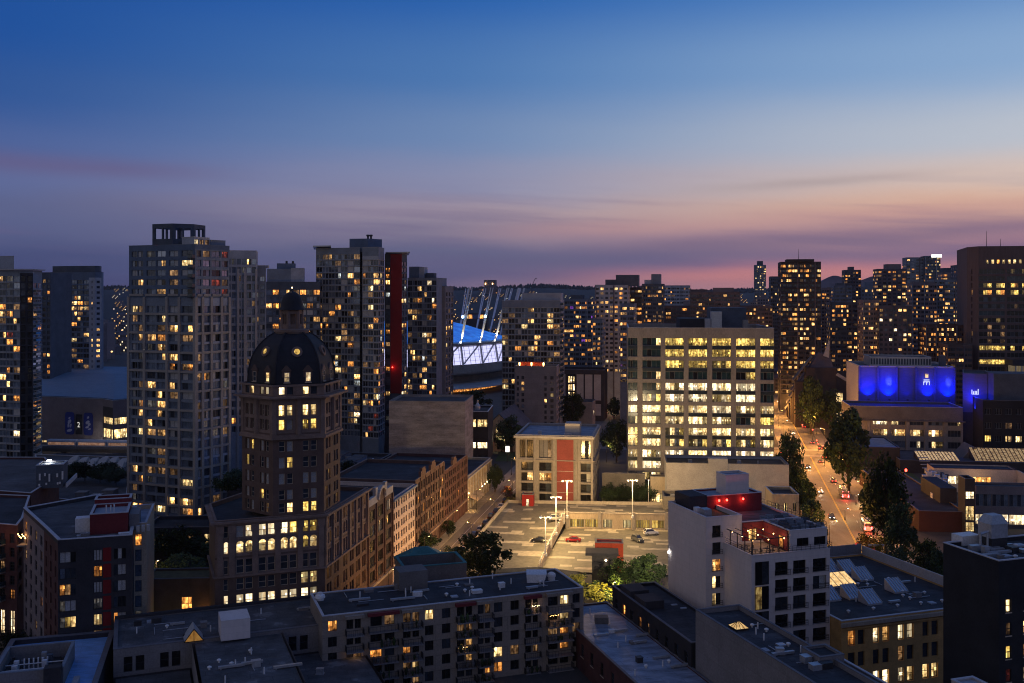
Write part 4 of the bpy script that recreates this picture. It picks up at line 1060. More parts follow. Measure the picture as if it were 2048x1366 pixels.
mb = MB(); q = xy(785, 449.1); mb.lathe(q[0], q[1] - .25, [(.05, 38), (.25, 38.1), (.25, 38.5), (.05, 38.6)], 8); b.part('obstruction_light', mb, 'lamp_red'); lamp('POINT', (q[0], q[1] - 1.2, 38.3), 120, (1, .05, .03), b.root, .2)
b.done(50)
b = B('condo_tower', 'stepped apartment tower with a plain grey end wall between the red wall and the stadium', xy(855, 485))
pl = rect_px(815, 873, 482, -9, 22); pl2 = rect_px(873, 891, 492, -9, 18)
b.volume(pl, 0, 79, 'blue_grey', 'roof_dark', [dict(e=0, z0=8, z1=78, n=6, fr=.94, fh=2.8, sill=.32, head=2.6, sty='condo', k=dict(RESG, warm=.12, amber=.07), dep=.3)], 'dark_coping')
b.volume(pl2, 0, 75, 'grey_wall', 'roof_dark', [dict(e=1, z0=8, z1=74, n=3, fr=.6, fh=2.8, sill=.5, head=2.5, sty='plain', k=RESG, dep=.3)], 'dark_coping')
b.slabs(pl, 0, 10.75, 2.8, 24, 'pale_condo')
b.frame(pl[0], -9); b.lbox('penthouse', 'blue_panel', 0, 5, 3, 10, 78.1, 84.6); b.lbox('penthouse', 'pale_condo', 5.01, 7.5, 3, 10, 78.1, 84.4); b.lbox('penthouse', 'slate_panel', 8, 12, 4, 10, 78.1, 81.5); b.done(70)
# --- tower in front of the stadium
b = B('condo_tower', 'grey glass apartment tower with a lower pale wing standing in front of the stadium', xy(1065, 510))
pl = rect_px(1004, 1076, 512, -8, 26); 
plA = rect_px(1004, 1120, 512, -8, 26)
b.volume(plA, 0, 67.8, 'blue_grey', 'roof_dark', [dict(e=0, z0=8, z1=67, n=9, fr=.94, fh=2.82, sill=.32, head=2.6, sty='pale2', k=dict(off=.45, bluish=.18, deep=.16, warm=.09, amber=.04, cream=.04, dim=.04), dep=.3), dict(e=1, z0=8, z1=67, n=4, fr=.7, fh=2.82, sill=.5, head=2.5, sty='plain', k=RESG, dep=.3)], 'pale_wall')
b.slabs(plA, 0, 10.77, 2.82, 20, 'pale_condo')
for k in range(21): b.balcony(plA, 1, .6, 7, 9 + k * 2.82, 1.5, 'pale_wall')
b.frame(plA[0], -8); b.lbox('penthouse', 'pale_condo', 10, 30, 4, 18, 66.95, 71.8)
plB = rect_px(1030, 1113, 494, -8, 14)
b.volume(plB, 0, 35.5, 'grey_wall', 'roof_dark', [dict(e=0, z0=3, z1=34, cols=[(.8, 2), (3.2, 4.6), (14.6, 15.8), (17.6, 19.2)], fh=2.82, sill=.6, head=2.3, sty='plain', k=dict(off=.7, bluish=.2, warm=.07, cream=.03), dep=.25), dict(e=1, z0=3, z1=34, n=2, fr=.6, fh=2.82, sill=.6, head=2.3, sty='plain', k=RESG, dep=.25)], 'pale_wall')
b.frame(plB[0], -8)
for a in (2, 8, 14):
    mb = MB(); q = b.P(a, 2); mb.lathe(q[0], q[1], [(.1, 34.7), (.35, 36.6), (.35, 37.0), (.1, 37.3)], 8); b.part('terrace_lamp', mb, 'lamp_orange')
b.lbox('terrace_house', 'orange_red', 2, 13, 4, 9, 34.62, 37.2)
b.done(100)

# ================================================================ GENERIC TOWERS ON THE SKYLINE
def skyline(label, x0, x1, ytop, D, yaw=-11, wall='dusky_wall', k=None, n=None, fh=2.9, zb=18, depth=22, fr=.62, extra=(), name='condo_tower', cope='dark_coping', limit=22, sty='far', side=True):
    b = B(name, label, xy((x0 + x1) / 2, D))
    pl = rect_px(x0, x1, D, yaw, depth); z1 = zat(ytop, D)
    Lw = math.hypot(pl[1][0] - pl[0][0], pl[1][1] - pl[0][1]); n = n or max(2, round(Lw / 4))
    zt = z1 - 1.2; zb = zt - fh * int((zt - zb) / fh)
    e2 = 3 if (x0 + x1) / 2 > 1390 else 1
    kk = dict(k or dict(off=.55, deep=.2, warm=.08, amber=.09, dim=.08)); kk = {q: v * (1.5 if q in ('warm', 'amber', 'cream') else 1) for q, v in kk.items()}
    sbs = rng.choice([None, [(.06, .44), (.56, .94)], [(.05, .60), (.72, .95)], [(.04, .96)], [(.08, .34), (.40, .92)]])
    zones = [dict(e=0, z0=zb, z1=zt, n=n, sub=sbs, fr=fr, fh=fh, sill=.9, head=2.35, sty=sty, k=kk, dep=.2)]
    if side: zones.append(dict(e=e2, z0=zb, z1=zt, n=4, fr=fr, fh=fh, sill=.9, head=2.35, sty=sty, k=kk, dep=.2))
    b.volume(pl, 0, z1, wall, 'roof_dark', zones, cope)
    b.frame(pl[0], yaw); mb = MB(); q = rng.choice((2, 3, 4))
    for i in range(0, n + 1, q): a = Lw * i / n; mb.prism(b.rect(max(a - .35, 0), min(a + .35, Lw), -.5, -.01), 1, z1 - .3)
    if rng.random() < .6:
        z = zb
        while z < zt: mb.prism(b.rect(Lw * .02, Lw * rng.choice((.3, .5)), -.9, -.02), z - .1, z + .12); z += fh
    b.part('facade_frame', mb, rng.choice(('dusky_wall', 'slate_panel')) if wall in ('dark_wall', 'dusky_wall') else rng.choice(('mauve_wall', 'blue_grey', 'dusky_wall', 'slate_panel', 'pale_condo')))
    for a0, a1, ht, m in extra: b.lbox('penthouse', m, Lw * a0, Lw * a1, 3, depth * .7, z1 - .85, z1 + ht)
    b.done(limit)
    return b, pl, z1
WARMK = dict(off=.46, deep=.18, warm=.15, amber=.12, dim=.07, cream=.02)
FEWK = dict(off=.66, deep=.2, warm=.05, amber=.06, dim=.03)
skyline('blue washed apartment block just right of the stadium tower', 1128, 1186, 598, 620, wall='blue_panel', k=dict(off=.6, deep=.1, purple=.06, amber=.14, warm=.1), extra=((.2, .6, 2.5, 'slate_panel'),))
skyline('pale slab tower with many gold windows and a curved dark rooftop screen', 1190, 1256, 570, 640, wall='pale_condo', k=WARMK, n=7, extra=((.3, .62, 3.5, 'slate_panel'), (.62, 1.3, 6.5, 'slate_panel')))
skyline('dark narrow tower with a bright column of windows beside the pale slab tower', 1256, 1284, 575, 655, wall='dark_wall', k=dict(off=.5, warm=.25, amber=.15, deep=.1))
skyline('grey tower topped by a small lit crown box', 1284, 1327, 568, 700, wall='slate_panel', extra=((.1, .5, 3, 'pale_condo'), (.42, .86, 7, 'blue_grey')))
skyline('pale low apartment block in the middle distance with a long flat roof', 1326, 1380, 571, 900, wall='pale_condo', k=FEWK, fh=3.2)
skyline('dark stepped block with a plain roof box and red lit rooftop terrace', 1380, 1480, 584, 670, wall='dusky_wall', k=dict(off=.7, deep=.2, amber=.06, warm=.04), extra=((.0, .35, 1.8, 'dusky_wall'), (.46, .88, 2.9, 'mauve_wall')))
skyline('slender lone glass tower rising far beyond the low roofs', 1509, 1532, 530, 1500, wall='blue_grey', k=dict(off=.62, bluish=.2, cream=.12, warm=.06), fh=3.4, n=5, extra=((.25, .75, 6, 'slate_panel'),), depth=20)
skyline('dark balconied tower peeping out from behind the brown curved tower', 1541, 1567, 553, 800, wall='slate_panel', k=FEWK)
b, pl, z1 = skyline('tall dark brown apartment tower with a curved cap and gold corner windows', 1561, 1642, 524, 600, wall='dark_wall', k=dict(off=.42, deep=.3, warm=.13, amber=.09, cream=.03, dim=.03), n=7, zb=10, fr=.6)
mb = MB(); q = [b.P(3.5 + 16 * i / 10, -.6 - 1.6 * math.sin(math.pi * i / 10)) for i in range(11)] + [b.P(19.5, 12), b.P(3.5, 12)]
mb.prism(q, z1 + .2, z1 + 1.6); b.part('roof_cap', mb, 'dark_wall')
mb = MB(); mb.lathe(*b.P(11, 6), [(.16, z1 + 1.6), (.06, z1 + 8)], 6); b.part('antenna', mb, 'dark_metal')
skyline('dim mauve slab tower in the haze beside the brown curved tower', 1643, 1672, 576, 820, wall='mauve_wall', k=FEWK)
skyline('dim blue tower with a few gold windows and stepped shoulders', 1668, 1704, 571, 780, wall='blue_panel', k=FEWK, extra=((.2, .6, 2, 'slate_panel'),))
skyline('stepped dark tower with a narrow head against the pink sky', 1690, 1722, 540, 900, wall='dusky_wall', k=FEWK, extra=((.3, .6, 3.0, 'dusky_wall'),))
skyline('grey tower with a boxy penthouse and bright middle floors', 1755, 1813, 538, 800, wall='dusky_wall', k=WARMK, extra=((.32, .84, 4.0, 'mauve_wall'),))
skyline('pale blue glass tower with a clean flat top', 1813, 1848, 515, 1000, wall='blue_grey', k=dict(off=.3, bluish=.55, warm=.04, amber=.05, deep=.06), fh=3.1)
b, pl, z1 = skyline('narrow glass tower wearing a white lit sign along its top edge', 1850, 1881, 512, 990, wall='slate_panel', k=dict(off=.6, bluish=.1, cream=.12, amber=.08, deep=.1), fh=3.1)
mb = MB(); mb.prism(b.rect(6, 15.6, -.5, -.1), z1 - 1.4, z1 + 1.4); b.part('sign', mb, 'sign_white')
skyline('mauve tower with two rooftop boxes and balcony strips', 1885, 1920, 545, 850, wall='mauve_wall', k=WARMK, extra=((.1, .6, 4, 'slate_panel'),))
skyline('thin dark tower squeezed against the big brown office tower', 1915, 1934, 530, 750, wall='slate_panel', k=FEWK)
skyline('dark green glass apartment tower with amber corner flats behind the blue lit theatre', 1660, 1726, 605, 640, wall='slate_panel', k=dict(off=.5, deep=.22, amber=.12, warm=.1, dim=.06), n=6)
skyline('pale pier fronted tower rising over the theatre roof', 1726, 1758, 600, 600, wall='mauve_wall', k=dict(off=.6, deep=.1, amber=.12, warm=.1, dim=.08), n=3)
skyline('tower with a tilted white roof fin and dark glass core over the theatre roof', 1758, 1824, 612, 590, wall='dusky_wall', k=dict(off=.4, deep=.2, warm=.18, white=.06, bluish=.08, dim=.08), n=7)
skyline('broad mauve tower with a gridded top storey behind the theatre', 1824, 1874, 566, 680, wall='mauve_wall', k=dict(off=.55, deep=.2, amber=.14, warm=.08, dim=.03), n=6, extra=((.1, .9, 1.0, 'mauve_wall'),))
skyline('grey balconied tower with white slab lines next to the brown office tower', 1868, 1932, 559, 700, wall='blue_grey', k=dict(off=.5, deep=.22, warm=.12, amber=.12, white=.02), n=6)
skyline('long low brick apartment block with gold windows behind the theatre', 1852, 1934, 650, 575, wall='red_brick', k=dict(off=.55, amber=.22, warm=.14, deep=.09), n=8, zb=14)
skyline('wide wedge roofed dim block below the skyline towers', 1895, 1945, 690, 545, wall='brown_brick', k=FEWK, zb=8)
skyline('dim balconied block in the gap below the slender lone tower', 1480, 1545, 612, 700, wall='dusky_wall', k=FEWK, n=8)
skyline('dark flat roofed block behind the office building roof', 1300, 1385, 612, 720, wall='dusky_wall', k=FEWK, n=8)
skyline('dim tower behind the pale slab tower with blue lit windows', 1240, 1268, 608, 560, wall='blue_panel', k=dict(off=.6, warm=.14, amber=.16, purple=.04, deep=.06))
skyline('narrow pale tower at the corner of the signal crossing', 1185, 1204, 640, 590, wall='blue_grey', k=dict(off=.6, deep=.2, amber=.14, warm=.06))
b, pl, z1 = skyline('low purple lit market hall with bands of lit glazing', 1135, 1252, 692, 650, wall='blue_panel', k=dict(off=.35, purple=.4, deep=.2, cream=.05), n=8, fh=4.2, zb=8, fr=.9)
mb = MB()
for px in (1172, 1192): 
    q = xy(px, 640); mb.lathe(q[0], q[1], [(.1, 20), (.12, z1 - 8)], 6)
b = B('retail_hall', 'two storey hall with big pale wall panels in dark frames and one lit stair window', xy(1165, 560))
pl = rect_px(1120, 1208, 562, -11, 20)
b.volume(pl, 0, 28.5, 'dark_wall', 'roof_dark', [dict(e=0, z0=1, z1=27, cols=[(1.2, 3.2), (4.2, 8.6), (9.4, 13.4), (14.2, 18.4), (19.2, 23.2)], rows=[(3, 9.5), (11.5, 26.0)], sty='far', dep=.2, nm='wall_panel', pick=lambda r, c, q=0: 'pale_wall' if c != 1 else 'deep')], 'dark_coping')
for c in range(3):
    for r in range(3): b.win(b.frame(pl[0], -11).P(4.6 + c * 1.35, .1, 12.4 + r * 4.4), b.u, 1.0, 3.6, 'cream' if (r + c) % 3 else 'white', 'sash')
b.done()
b = B('shop_building', 'small dark gabled shop with one bright window beside the signal crossing', xy(1160, 530)); pl = rect_px(1120, 1185, 530, -11, 14)
b.volume(pl, 0, 14, 'grey_wall', 'roof_dark', [dict(e=1, z0=.5, z1=12, n=3, fr=.6, rows=[(6.5, 9)], sty='far', k=dict(white=.5, off=.5), dep=.2)], 'dark_coping'); b.done()

# ================================================================ STADIUM
SC, SR = (-114.6, 787.0), 112.0
st = B('stadium', 'round stadium with a blue lit fabric roof, white lit ring facade and leaning steel masts', SC, 'stadium')
def ring(name, prof, mat, n=96, smooth=True): 
    mb = MB(); mb.lathe(SC[0], SC[1], prof, n, cap=False); return st.part(name, mb, mat, smooth=smooth)
ring('bowl', [(SR - 4, 0), (SR - 4, 5), (SR + 3, 5.0), (SR + 3, 8.2), (SR - 3, 8.3), (SR - 3, 12), (SR + 6, 14.5), (SR + 6, 15.6), (SR + 4, 20.5)], 'concrete', smooth=False)
ring('canopy', [(SR + 3.1, 5.6), (SR + 13, 4.8), (SR + 13, 5.2), (SR + 3.1, 7.6)], 'roof_pale', smooth=False)
mw = pmat('x_ring', (.7, .7, .75)); 
glow('ring_light', (.62, .62, 1.0), 1.15); 
mb = MB()
NR = 144
for k in range(NR):
    a0, a1 = 2 * math.pi * k / NR + .002, 2 * math.pi * (k + 1) / NR - .002
    for j in range(5):
        z0, z1 = 21.0 + j * 2.5, 23.35 + j * 2.5
        r0, r1 = SR + 4 - j * .5, SR + 3.5 - j * .5
        P_ = lambda r, a, z: (SC[0] + r * math.cos(a), SC[1] + r * math.sin(a), z)
        mb.quad(P_(r0, a0, z0), P_(r0, a1, z0), P_(r1, a1, z1), P_(r1, a0, z1))
st.part('ring_facade', mb, 'ring_light')
ring('ring_backing', [(SR + 3.5, 20.5), (SR + 1, 33.6)], 'dark_metal')
ring('ring_beam', [(SR + 1.5, 33.6), (SR + 3.5, 34.2), (SR + 3.5, 36.0), (SR - 2, 36.6)], 'metal', smooth=False)
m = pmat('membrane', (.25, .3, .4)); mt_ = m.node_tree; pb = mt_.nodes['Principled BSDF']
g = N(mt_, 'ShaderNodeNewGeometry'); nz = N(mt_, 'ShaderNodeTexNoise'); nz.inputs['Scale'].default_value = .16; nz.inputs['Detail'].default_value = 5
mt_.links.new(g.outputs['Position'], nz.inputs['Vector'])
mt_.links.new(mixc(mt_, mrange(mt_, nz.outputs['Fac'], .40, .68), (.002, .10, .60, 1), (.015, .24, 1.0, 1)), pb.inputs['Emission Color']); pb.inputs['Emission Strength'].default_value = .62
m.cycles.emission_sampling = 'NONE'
mb = MB(); NA = 360
pr = [(1.0, 36.6, 0), (.90, 38.0, 1.2), (.80, 41.0, 1.5), (.70, 44.4, 1.5), (.62, 46.8, 1.1), (.60, 47.6, .7), (.56, 46.2, .5), (.50, 44.5, .2)]
i0 = 0
for r, z, w in pr:
    for k in range(NA):
        a = 2 * math.pi * k / NA
        zz = z + w * (abs(math.sin(a * 18)) - .5) + (w * .35 * math.sin(a * 54 + r * 9))
        mb.v.append((SC[0] + (SR - 2) * (r if r > .95 else r + .03) * math.cos(a), SC[1] + (SR - 2) * (r if r > .95 else r + .03) * math.sin(a), zz))
for j in range(len(pr) - 1):
    for k in range(NA):
        q = (k + 1) % NA
        mb.f.append((j * NA + k, j * NA + q, (j + 1) * NA + q, (j + 1) * NA + k)); mb.m.append(0 if j < 4 else 0)
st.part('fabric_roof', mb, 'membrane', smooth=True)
NM = 36
for k in range(NM):
    a = R(-36.6) + 2 * math.pi * k / NM
    P_ = lambda r, a_, z: Vector((SC[0] + r * math.cos(a_), SC[1] + r * math.sin(a_), z))
    b0, t0 = P_(SR + 2.0, a, 35.5), P_(SR + 13, a, 75.5)
    mb = MB(); tv = Vector((-math.sin(a), math.cos(a), 0))
    for sgn in (-1, 1): mb.tube(b0, t0 + tv * 1.4 * sgn, .62, .36, 8)
    for q in range(1, 8):
        f_ = q / 8; c_ = b0.lerp(t0, f_); mb.bar(c_ - tv * 1.6 * f_, c_ + tv * 1.6 * f_, .35)
    mb.tube(P_(SR + 4.5, a, 20.5), b0, .8, .8, 8)
    mb.bar(P_(SR + 4.3, a, 20.8), P_(SR + 2.2, a + 2 * math.pi / NM * .9, 34), .9)
    mast = st.part('mast', mb, 'white_metal')
    front = math.sin(a) < -.3
    if math.sin(a) < -.2 and math.cos(a) > .5:
        fl_ = MB(); q = b0 + Vector((0, -1.5, 1.0)); fl_.lathe(q.x, q.y, [(.1, q.z), (.5, q.z + .2), (.5, q.z + .6), (.1, q.z + .8)], 8)
        st.part('floodlight', fl_, 'lamp_white', mast)
        lamp('SPOT', (q.x + 1.5 * math.cos(a), q.y + 1.5 * math.sin(a), q.z + .2), 16000, (1, .86, .62), st.root, .3, aim=tuple(b0.lerp(t0, .25)), size=50)
mb = MB(); P_ = lambda r, a_, z: (SC[0] + r * math.cos(a_), SC[1] + r * math.sin(a_), z)
for k in range(72): mb.bar(P_(SR + 12, 2 * math.pi * k / 72, 53.5), P_(SR + 12, 2 * math.pi * (k + 1) / 72, 53.5), .3, .3)
st.part('tension_ring', mb, 'dark_metal')
for k, a in enumerate((-.86, -.68)):
    mb = MB(); q = P_(SR + 11, a, 55); mb.lathe(q[0], q[1], [(.2, 54), (.9, 54.6), (.9, 55.4), (.2, 56)], 10); st.part('spotlight', mb, 'lamp_blue')
mb = MB(); mb.lathe(SC[0], SC[1], [(SR - 3.6, 1.2), (SR - 3.6, 4.2)], 96, cap=False); st.part('concourse_window', mb, 'amber'); st.done()

# ================================================================ ARENA AND ELEVATED RAILWAY
ar = B('arena', 'brown arena with a pale blue roof, two hanging player banners and a lit glass corner', xy(150, 455), 'arena')
pl = [xy(-60, 470), xy(206, 447), xy(226, 440), xy(300, 455), xy(330, 560), xy(-120, 580)]
ar.volume(pl, 0, 24.2, 'mauve_wall', 'roof_dark', [dict(e=2, z0=.3, z1=21, n=1, fr=.94, rows=[(1, 5.5), (7.2, 11.3), (13.4, 16.4)], sty='strip', dep=.3, pick=lambda r, c, q=0: 'cream'), dict(e=1, z0=.3, z1=21, n=1, fr=.94, rows=[(1, 5.5), (7.2, 11.3), (13.4, 16.4)], sty='strip', mat='dark_wall', dep=.3, pick=lambda r, c, q=0: 'cream' if r != 2 else ('deep', 'cream')),
    dict(e=0, z0=.3, z1=5, cols=[(39, 50), (51.5, 60)], rows=[(.5, 4.2)], sty='strip', dep=.4, pick=lambda r, c, q=0: 'cream')], 'roof_pale', par=.3)
bt = [xy(-62, 472), xy(207, 449), xy(228, 442), xy(302, 456), xy(329, 559), xy(-118, 579)]; tp_ = [xy(-85, 520), xy(200, 512), xy(230, 508), xy(300, 506), xy(320, 552), xy(-110, 572)]
mb = MB(); mb.hull([(*q, 24.42) for q in bt], [(*q, 30.6) for q in tp_]); ar.part('dome_roof', mb, 'arena_roof')
ar.frame(pl[0], math.degrees(math.atan2(pl[1][1] - pl[0][1], pl[1][0] - pl[0][0])))
ub = ar.u
for a, nm in ((reach(pl[0], ub, 131), 0), (reach(pl[0], ub, 168), 1)):
    mb = MB(); w_ = 5.0; pts = []
    for k in range(24):
        t_ = 2 * math.pi * k / 24; sx = abs(math.cos(t_)) ** .35 * (1 if math.cos(t_) > 0 else -1); sz = abs(math.sin(t_)) ** .35 * (1 if math.sin(t_) > 0 else -1)
        pts.append((a + w_ / 2 + sx * w_ / 2, 12.6 + sz * 5.1))
    mb.hull([ar.P(x, -.05, z) for x, z in pts], [ar.P(x, -.3, z) for x, z in pts])
    bn = ar.part('banner', mb, 'banner_blue')
    mb = MB()                                             # pale figure shapes on the banner
    for cx_, cz_, rx, rz_ in ((.5, .74, .12, .05), (.5, .58, .20, .10), (.38, .42, .10, .12), (.62, .40, .12, .09), (.5, .18, .30, .07)) if nm == 0 else ((.5, .80, .13, .06), (.45, .58, .22, .09), (.62, .48, .16, .07), (.4, .36, .2, .05), (.66, .28, .16, .04)):
        mb.poly([ar.P(a + w_ * (cx_ + rx * math.cos(q * .5236)), -.32, 7.6 + 10 * (cz_ + rz_ * math.sin(q * .5236 + .4))) for q in range(12)])
    ar.part('figure', mb, 'banner_pale', bn)
a = reach(pl[0], ub, 152)
mb = MB(); mb.prism(ar.rect(a, a + 3.4, -.25, -.03), 7.8, 16.8); pn = ar.part('sign_panel', mb, 'black_wall')
def text_part(bld, txt, A, u, size, mat, parent, ext=.03):
    cu = bpy.data.curves.new('lettering', 'FONT'); cu.body = txt; cu.size = size; cu.extrude = ext; cu.align_x = 'CENTER'
    to = bpy.data.objects.new('lettering', cu); COL.objects.link(to); dg = bpy.context.evaluated_depsgraph_get()
    me = bpy.data.meshes.new_from_object(to.evaluated_get(dg)); bpy.data.objects.remove(to)
    o = bpy.data.objects.new('lettering', me); o.parent = parent; COL.objects.link(o)
    q = ORG[parent.name]; M = Matrix(((u[0], 0, u[1], A[0] - q[0]), (u[1], 0, -u[0], A[1] - q[1]), (0, 1, 0, A[2] - q[2]), (0, 0, 0, 1)))
    o.matrix_local = M; me.materials.clear(); me.materials.append(MAT[mat]); return o
text_part(ar, '2', ar.P(a + 1.7, -.3, 11.0), ub, 3.4, 'number_white', pn)
for px in (190, 208):
    mb = MB(); q = xy(px, 442); mb.lathe(q[0], q[1], [(.1, 4.6), (.5, 4.9), (.5, 5.5), (.1, 5.8)], 8); ar.part('wall_lamp', mb, 'lamp_white'); lamp('POINT', (q[0], q[1] - 1.2, 5.2), 260, (1, .9, .7), ar.root, .3)
ar.done()
vd = B('railway_viaduct', 'concrete elevated railway crossing in front of the arena', xy(150, 425), 'viaduct')
q0, q1 = Vector((*xy(-150, 432), 0)), Vector((*xy(420, 418), 0)); dd = (q1 - q0).normalized(); nn_ = Vector((dd.y, -dd.x, 0))
mb = MB(); V = lambda a, d, z: tuple(q0 + dd * a + nn_ * d + Vector((0, 0, z)))
Lv = (q1 - q0).length
mb.hull([V(0, -4, 4.6), V(Lv, -4, 4.6), V(Lv, 4, 4.6), V(0, 4, 4.6)], [V(0, -5, 6.2), V(Lv, -5, 6.2), V(Lv, 5, 6.2), V(0, 5, 6.2)], 0, True, True)
vd.part('deck', mb, 'concrete_warm')
for sgn in (-1, 1):
    mb = MB(); mb.hull([V(0, 4.7 * sgn - .15, 6.21), V(Lv, 4.7 * sgn - .15, 6.21), V(Lv, 4.7 * sgn + .15, 6.21), V(0, 4.7 * sgn + .15, 6.21)], [V(0, 4.7 * sgn - .15, 7.2), V(Lv, 4.7 * sgn - .15, 7.2), V(Lv, 4.7 * sgn + .15, 7.2), V(0, 4.7 * sgn + .15, 7.2)]); vd.part('parapet', mb, 'concrete')
for k in range(5):
    mb = MB(); c_ = V(12 + k * 26, 0, 0); mb.lathe(c_[0], c_[1], [(1.0, 0), (1.0, 3.6), (2.2, 4.6)], 12); vd.part('pier', mb, 'concrete')
tr = B('train', 'low lit commuter train on the elevated railway', V(60, 1.8, 0)[:2], 'train')
for k in range(3):
    mb = MB(); a = 58 + k * 13.5
    mb.hull([V(a, .6, 6.5), V(a + 13, .6, 6.5), V(a + 13, 3.2, 6.5), V(a, 3.2, 6.5)], [V(a, .5, 9.0), V(a + 13, .5, 9.0), V(a + 13, 3.3, 9.0), V(a, 3.3, 9.0)], 0, False, True)
    mb.hull([V(a, .5, 9.0), V(a + 13, .5, 9.0), V(a + 13, 3.3, 9.0), V(a, 3.3, 9.0)], [V(a + .2, .9, 9.6), V(a + 12.8, .9, 9.6), V(a + 12.8, 2.9, 9.6), V(a + .2, 2.9, 9.6)])
    car_ = tr.part('carriage', mb, 'white_metal')
    mb = MB(); mb.quad(V(a + .6, 3.32, 7.5), V(a + 12.4, 3.32, 7.5), V(a + 12.4, 3.35, 8.6), V(a + .6, 3.35, 8.6)); tr.part('window', mb, 'trainlit', car_)
# ================================================================ OFFICE BLOCK WITH LIT FLOORS
b = B('office_building', 'twelve storey concrete office block with nearly every floor lit yellow', xy(1400, 370))
pl = rect_px(1256, 1548, 349, -6, 44)
Lw = math.hypot(pl[1][0] - pl[0][0], pl[1][1] - pl[0][1]); sx = Lw / 1106.0
oc = [((a - 143) * sx, (c - 143) * sx) for a, c in ((143.5, 216), (254, 394), (429, 570), (605, 748), (785, 928), (965, 1111), (1148, 1248.5))]
pat = ['d h y y y y y', 'd d y y y y y', 'd d y y Y y y', 'd h d d d p d', 'd h c w w w d', 'd m w w w w d', 'c c c c w c c', 'h c c c c h y', 'm c m c c c c', 'm c m m m m c', 'c c w c w w w', 'c c d d d d d', 'd c d d d d d', 'd d d d d d d']
pat = [q.split() for q in pat]
KEY = dict(d=('teal_glass', 'deep', 'teal_glass', 'teal_glass'), h=('teal_glass', 'deep', 'teal_glass', 'cream'), y=('yellow',), Y=('faint', 'yellow', 'faint', 'yellow'), c=('cream', 'white', 'cream', 'cream'), w=('white', 'bright', 'white', 'white'), m=('faint', 'cream', 'dimcool', 'yellow'), p=('deep', 'deep', 'faint', 'yellow'))
z1o = 59.6; rows = []
zones = []
for r in range(14):
    zc = 54.75 - 3.91 * r
    rows.append((zc - 1.3, zc + 1.35))
rows = [q for q in rows if q[0] > .3]
def opick(r, c, q=0):
    k = pat[r][c]
    if k in 'cw' and rng.random() < .25: return rng.choice([('cream', 'faint', 'white', 'cream'), ('white', 'cream', 'faint', 'white'), ('bright', 'white', 'cream', 'white')])
    return KEY[k]
zones.append(dict(e=0, z0=rows[-1][0] - .2, z1=57, cols=oc, rows=rows, sty='four', pick=opick, dep=.7))
zones.append(dict(e=3, z0=rows[-1][0] - .2, z1=57, n=5, fr=.8, rows=rows, sty='four', pick=picker(dict(teal_glass=.6, cream=.3, deep=.1)), dep=.5))
zones.append(dict(e=1, z0=rows[-1][0] - .2, z1=57, n=5, fr=.8, rows=rows, sty='four', pick=picker(dict(teal_glass=.6, cream=.3, deep=.1)), dep=.5))
b.volume(pl, 0, z1o, 'concrete', 'roof_dark', zones, 'coping', par=1.6)
b.frame(pl[0], -6)
# dark glass spandrels under every second floor
for r in range(0, 13, 2):
    zt = rows[r][0] - .03 if r < len(rows) else 0
    for c, (a, d) in enumerate(oc):
        if r + 1 < len(rows):
            mb = MB(); mb.hull([b.P(a + .03, -.03, rows[r + 1][1] + .06), b.P(d - .03, -.03, rows[r + 1][1] + .06), b.P(d - .03, .3, rows[r + 1][1] + .06), b.P(a + .03, .3, rows[r + 1][1] + .06)], [b.P(a + .03, -.03, zt), b.P(d - .03, -.03, zt), b.P(d - .03, .3, zt), b.P(a + .03, .3, zt)])
            b.part('spandrel', mb, 'spandrel')
b.lbox('penthouse', 'dark_wall', 18.5, 30, 10, 30, 58.05, 62.6); b.lbox('penthouse', 'slate_panel', 30.01, 42.5, 14, 32, 58.05, 66.5)
b.lbox('cooling_tower', 'metal', 29.5, 33.2, 8, 12, 59.4, 65.2); b.lbox('plant_box', 'pale_wall', 27.3, 29.2, 7, 10, 58.05, 62.7); b.lbox('chimney', 'concrete', 40.5, 42.2, 6, 9, 58.05, 62.3)
for k in range(4): b.lbox('tower_leg', 'dark_metal', 29.7 + (k % 2) * 3.0, 30.1 + (k % 2) * 3.0, 8.2 + (k // 2) * 3.2, 8.6 + (k // 2) * 3.2, 58.05, 59.39)
b.done(110)

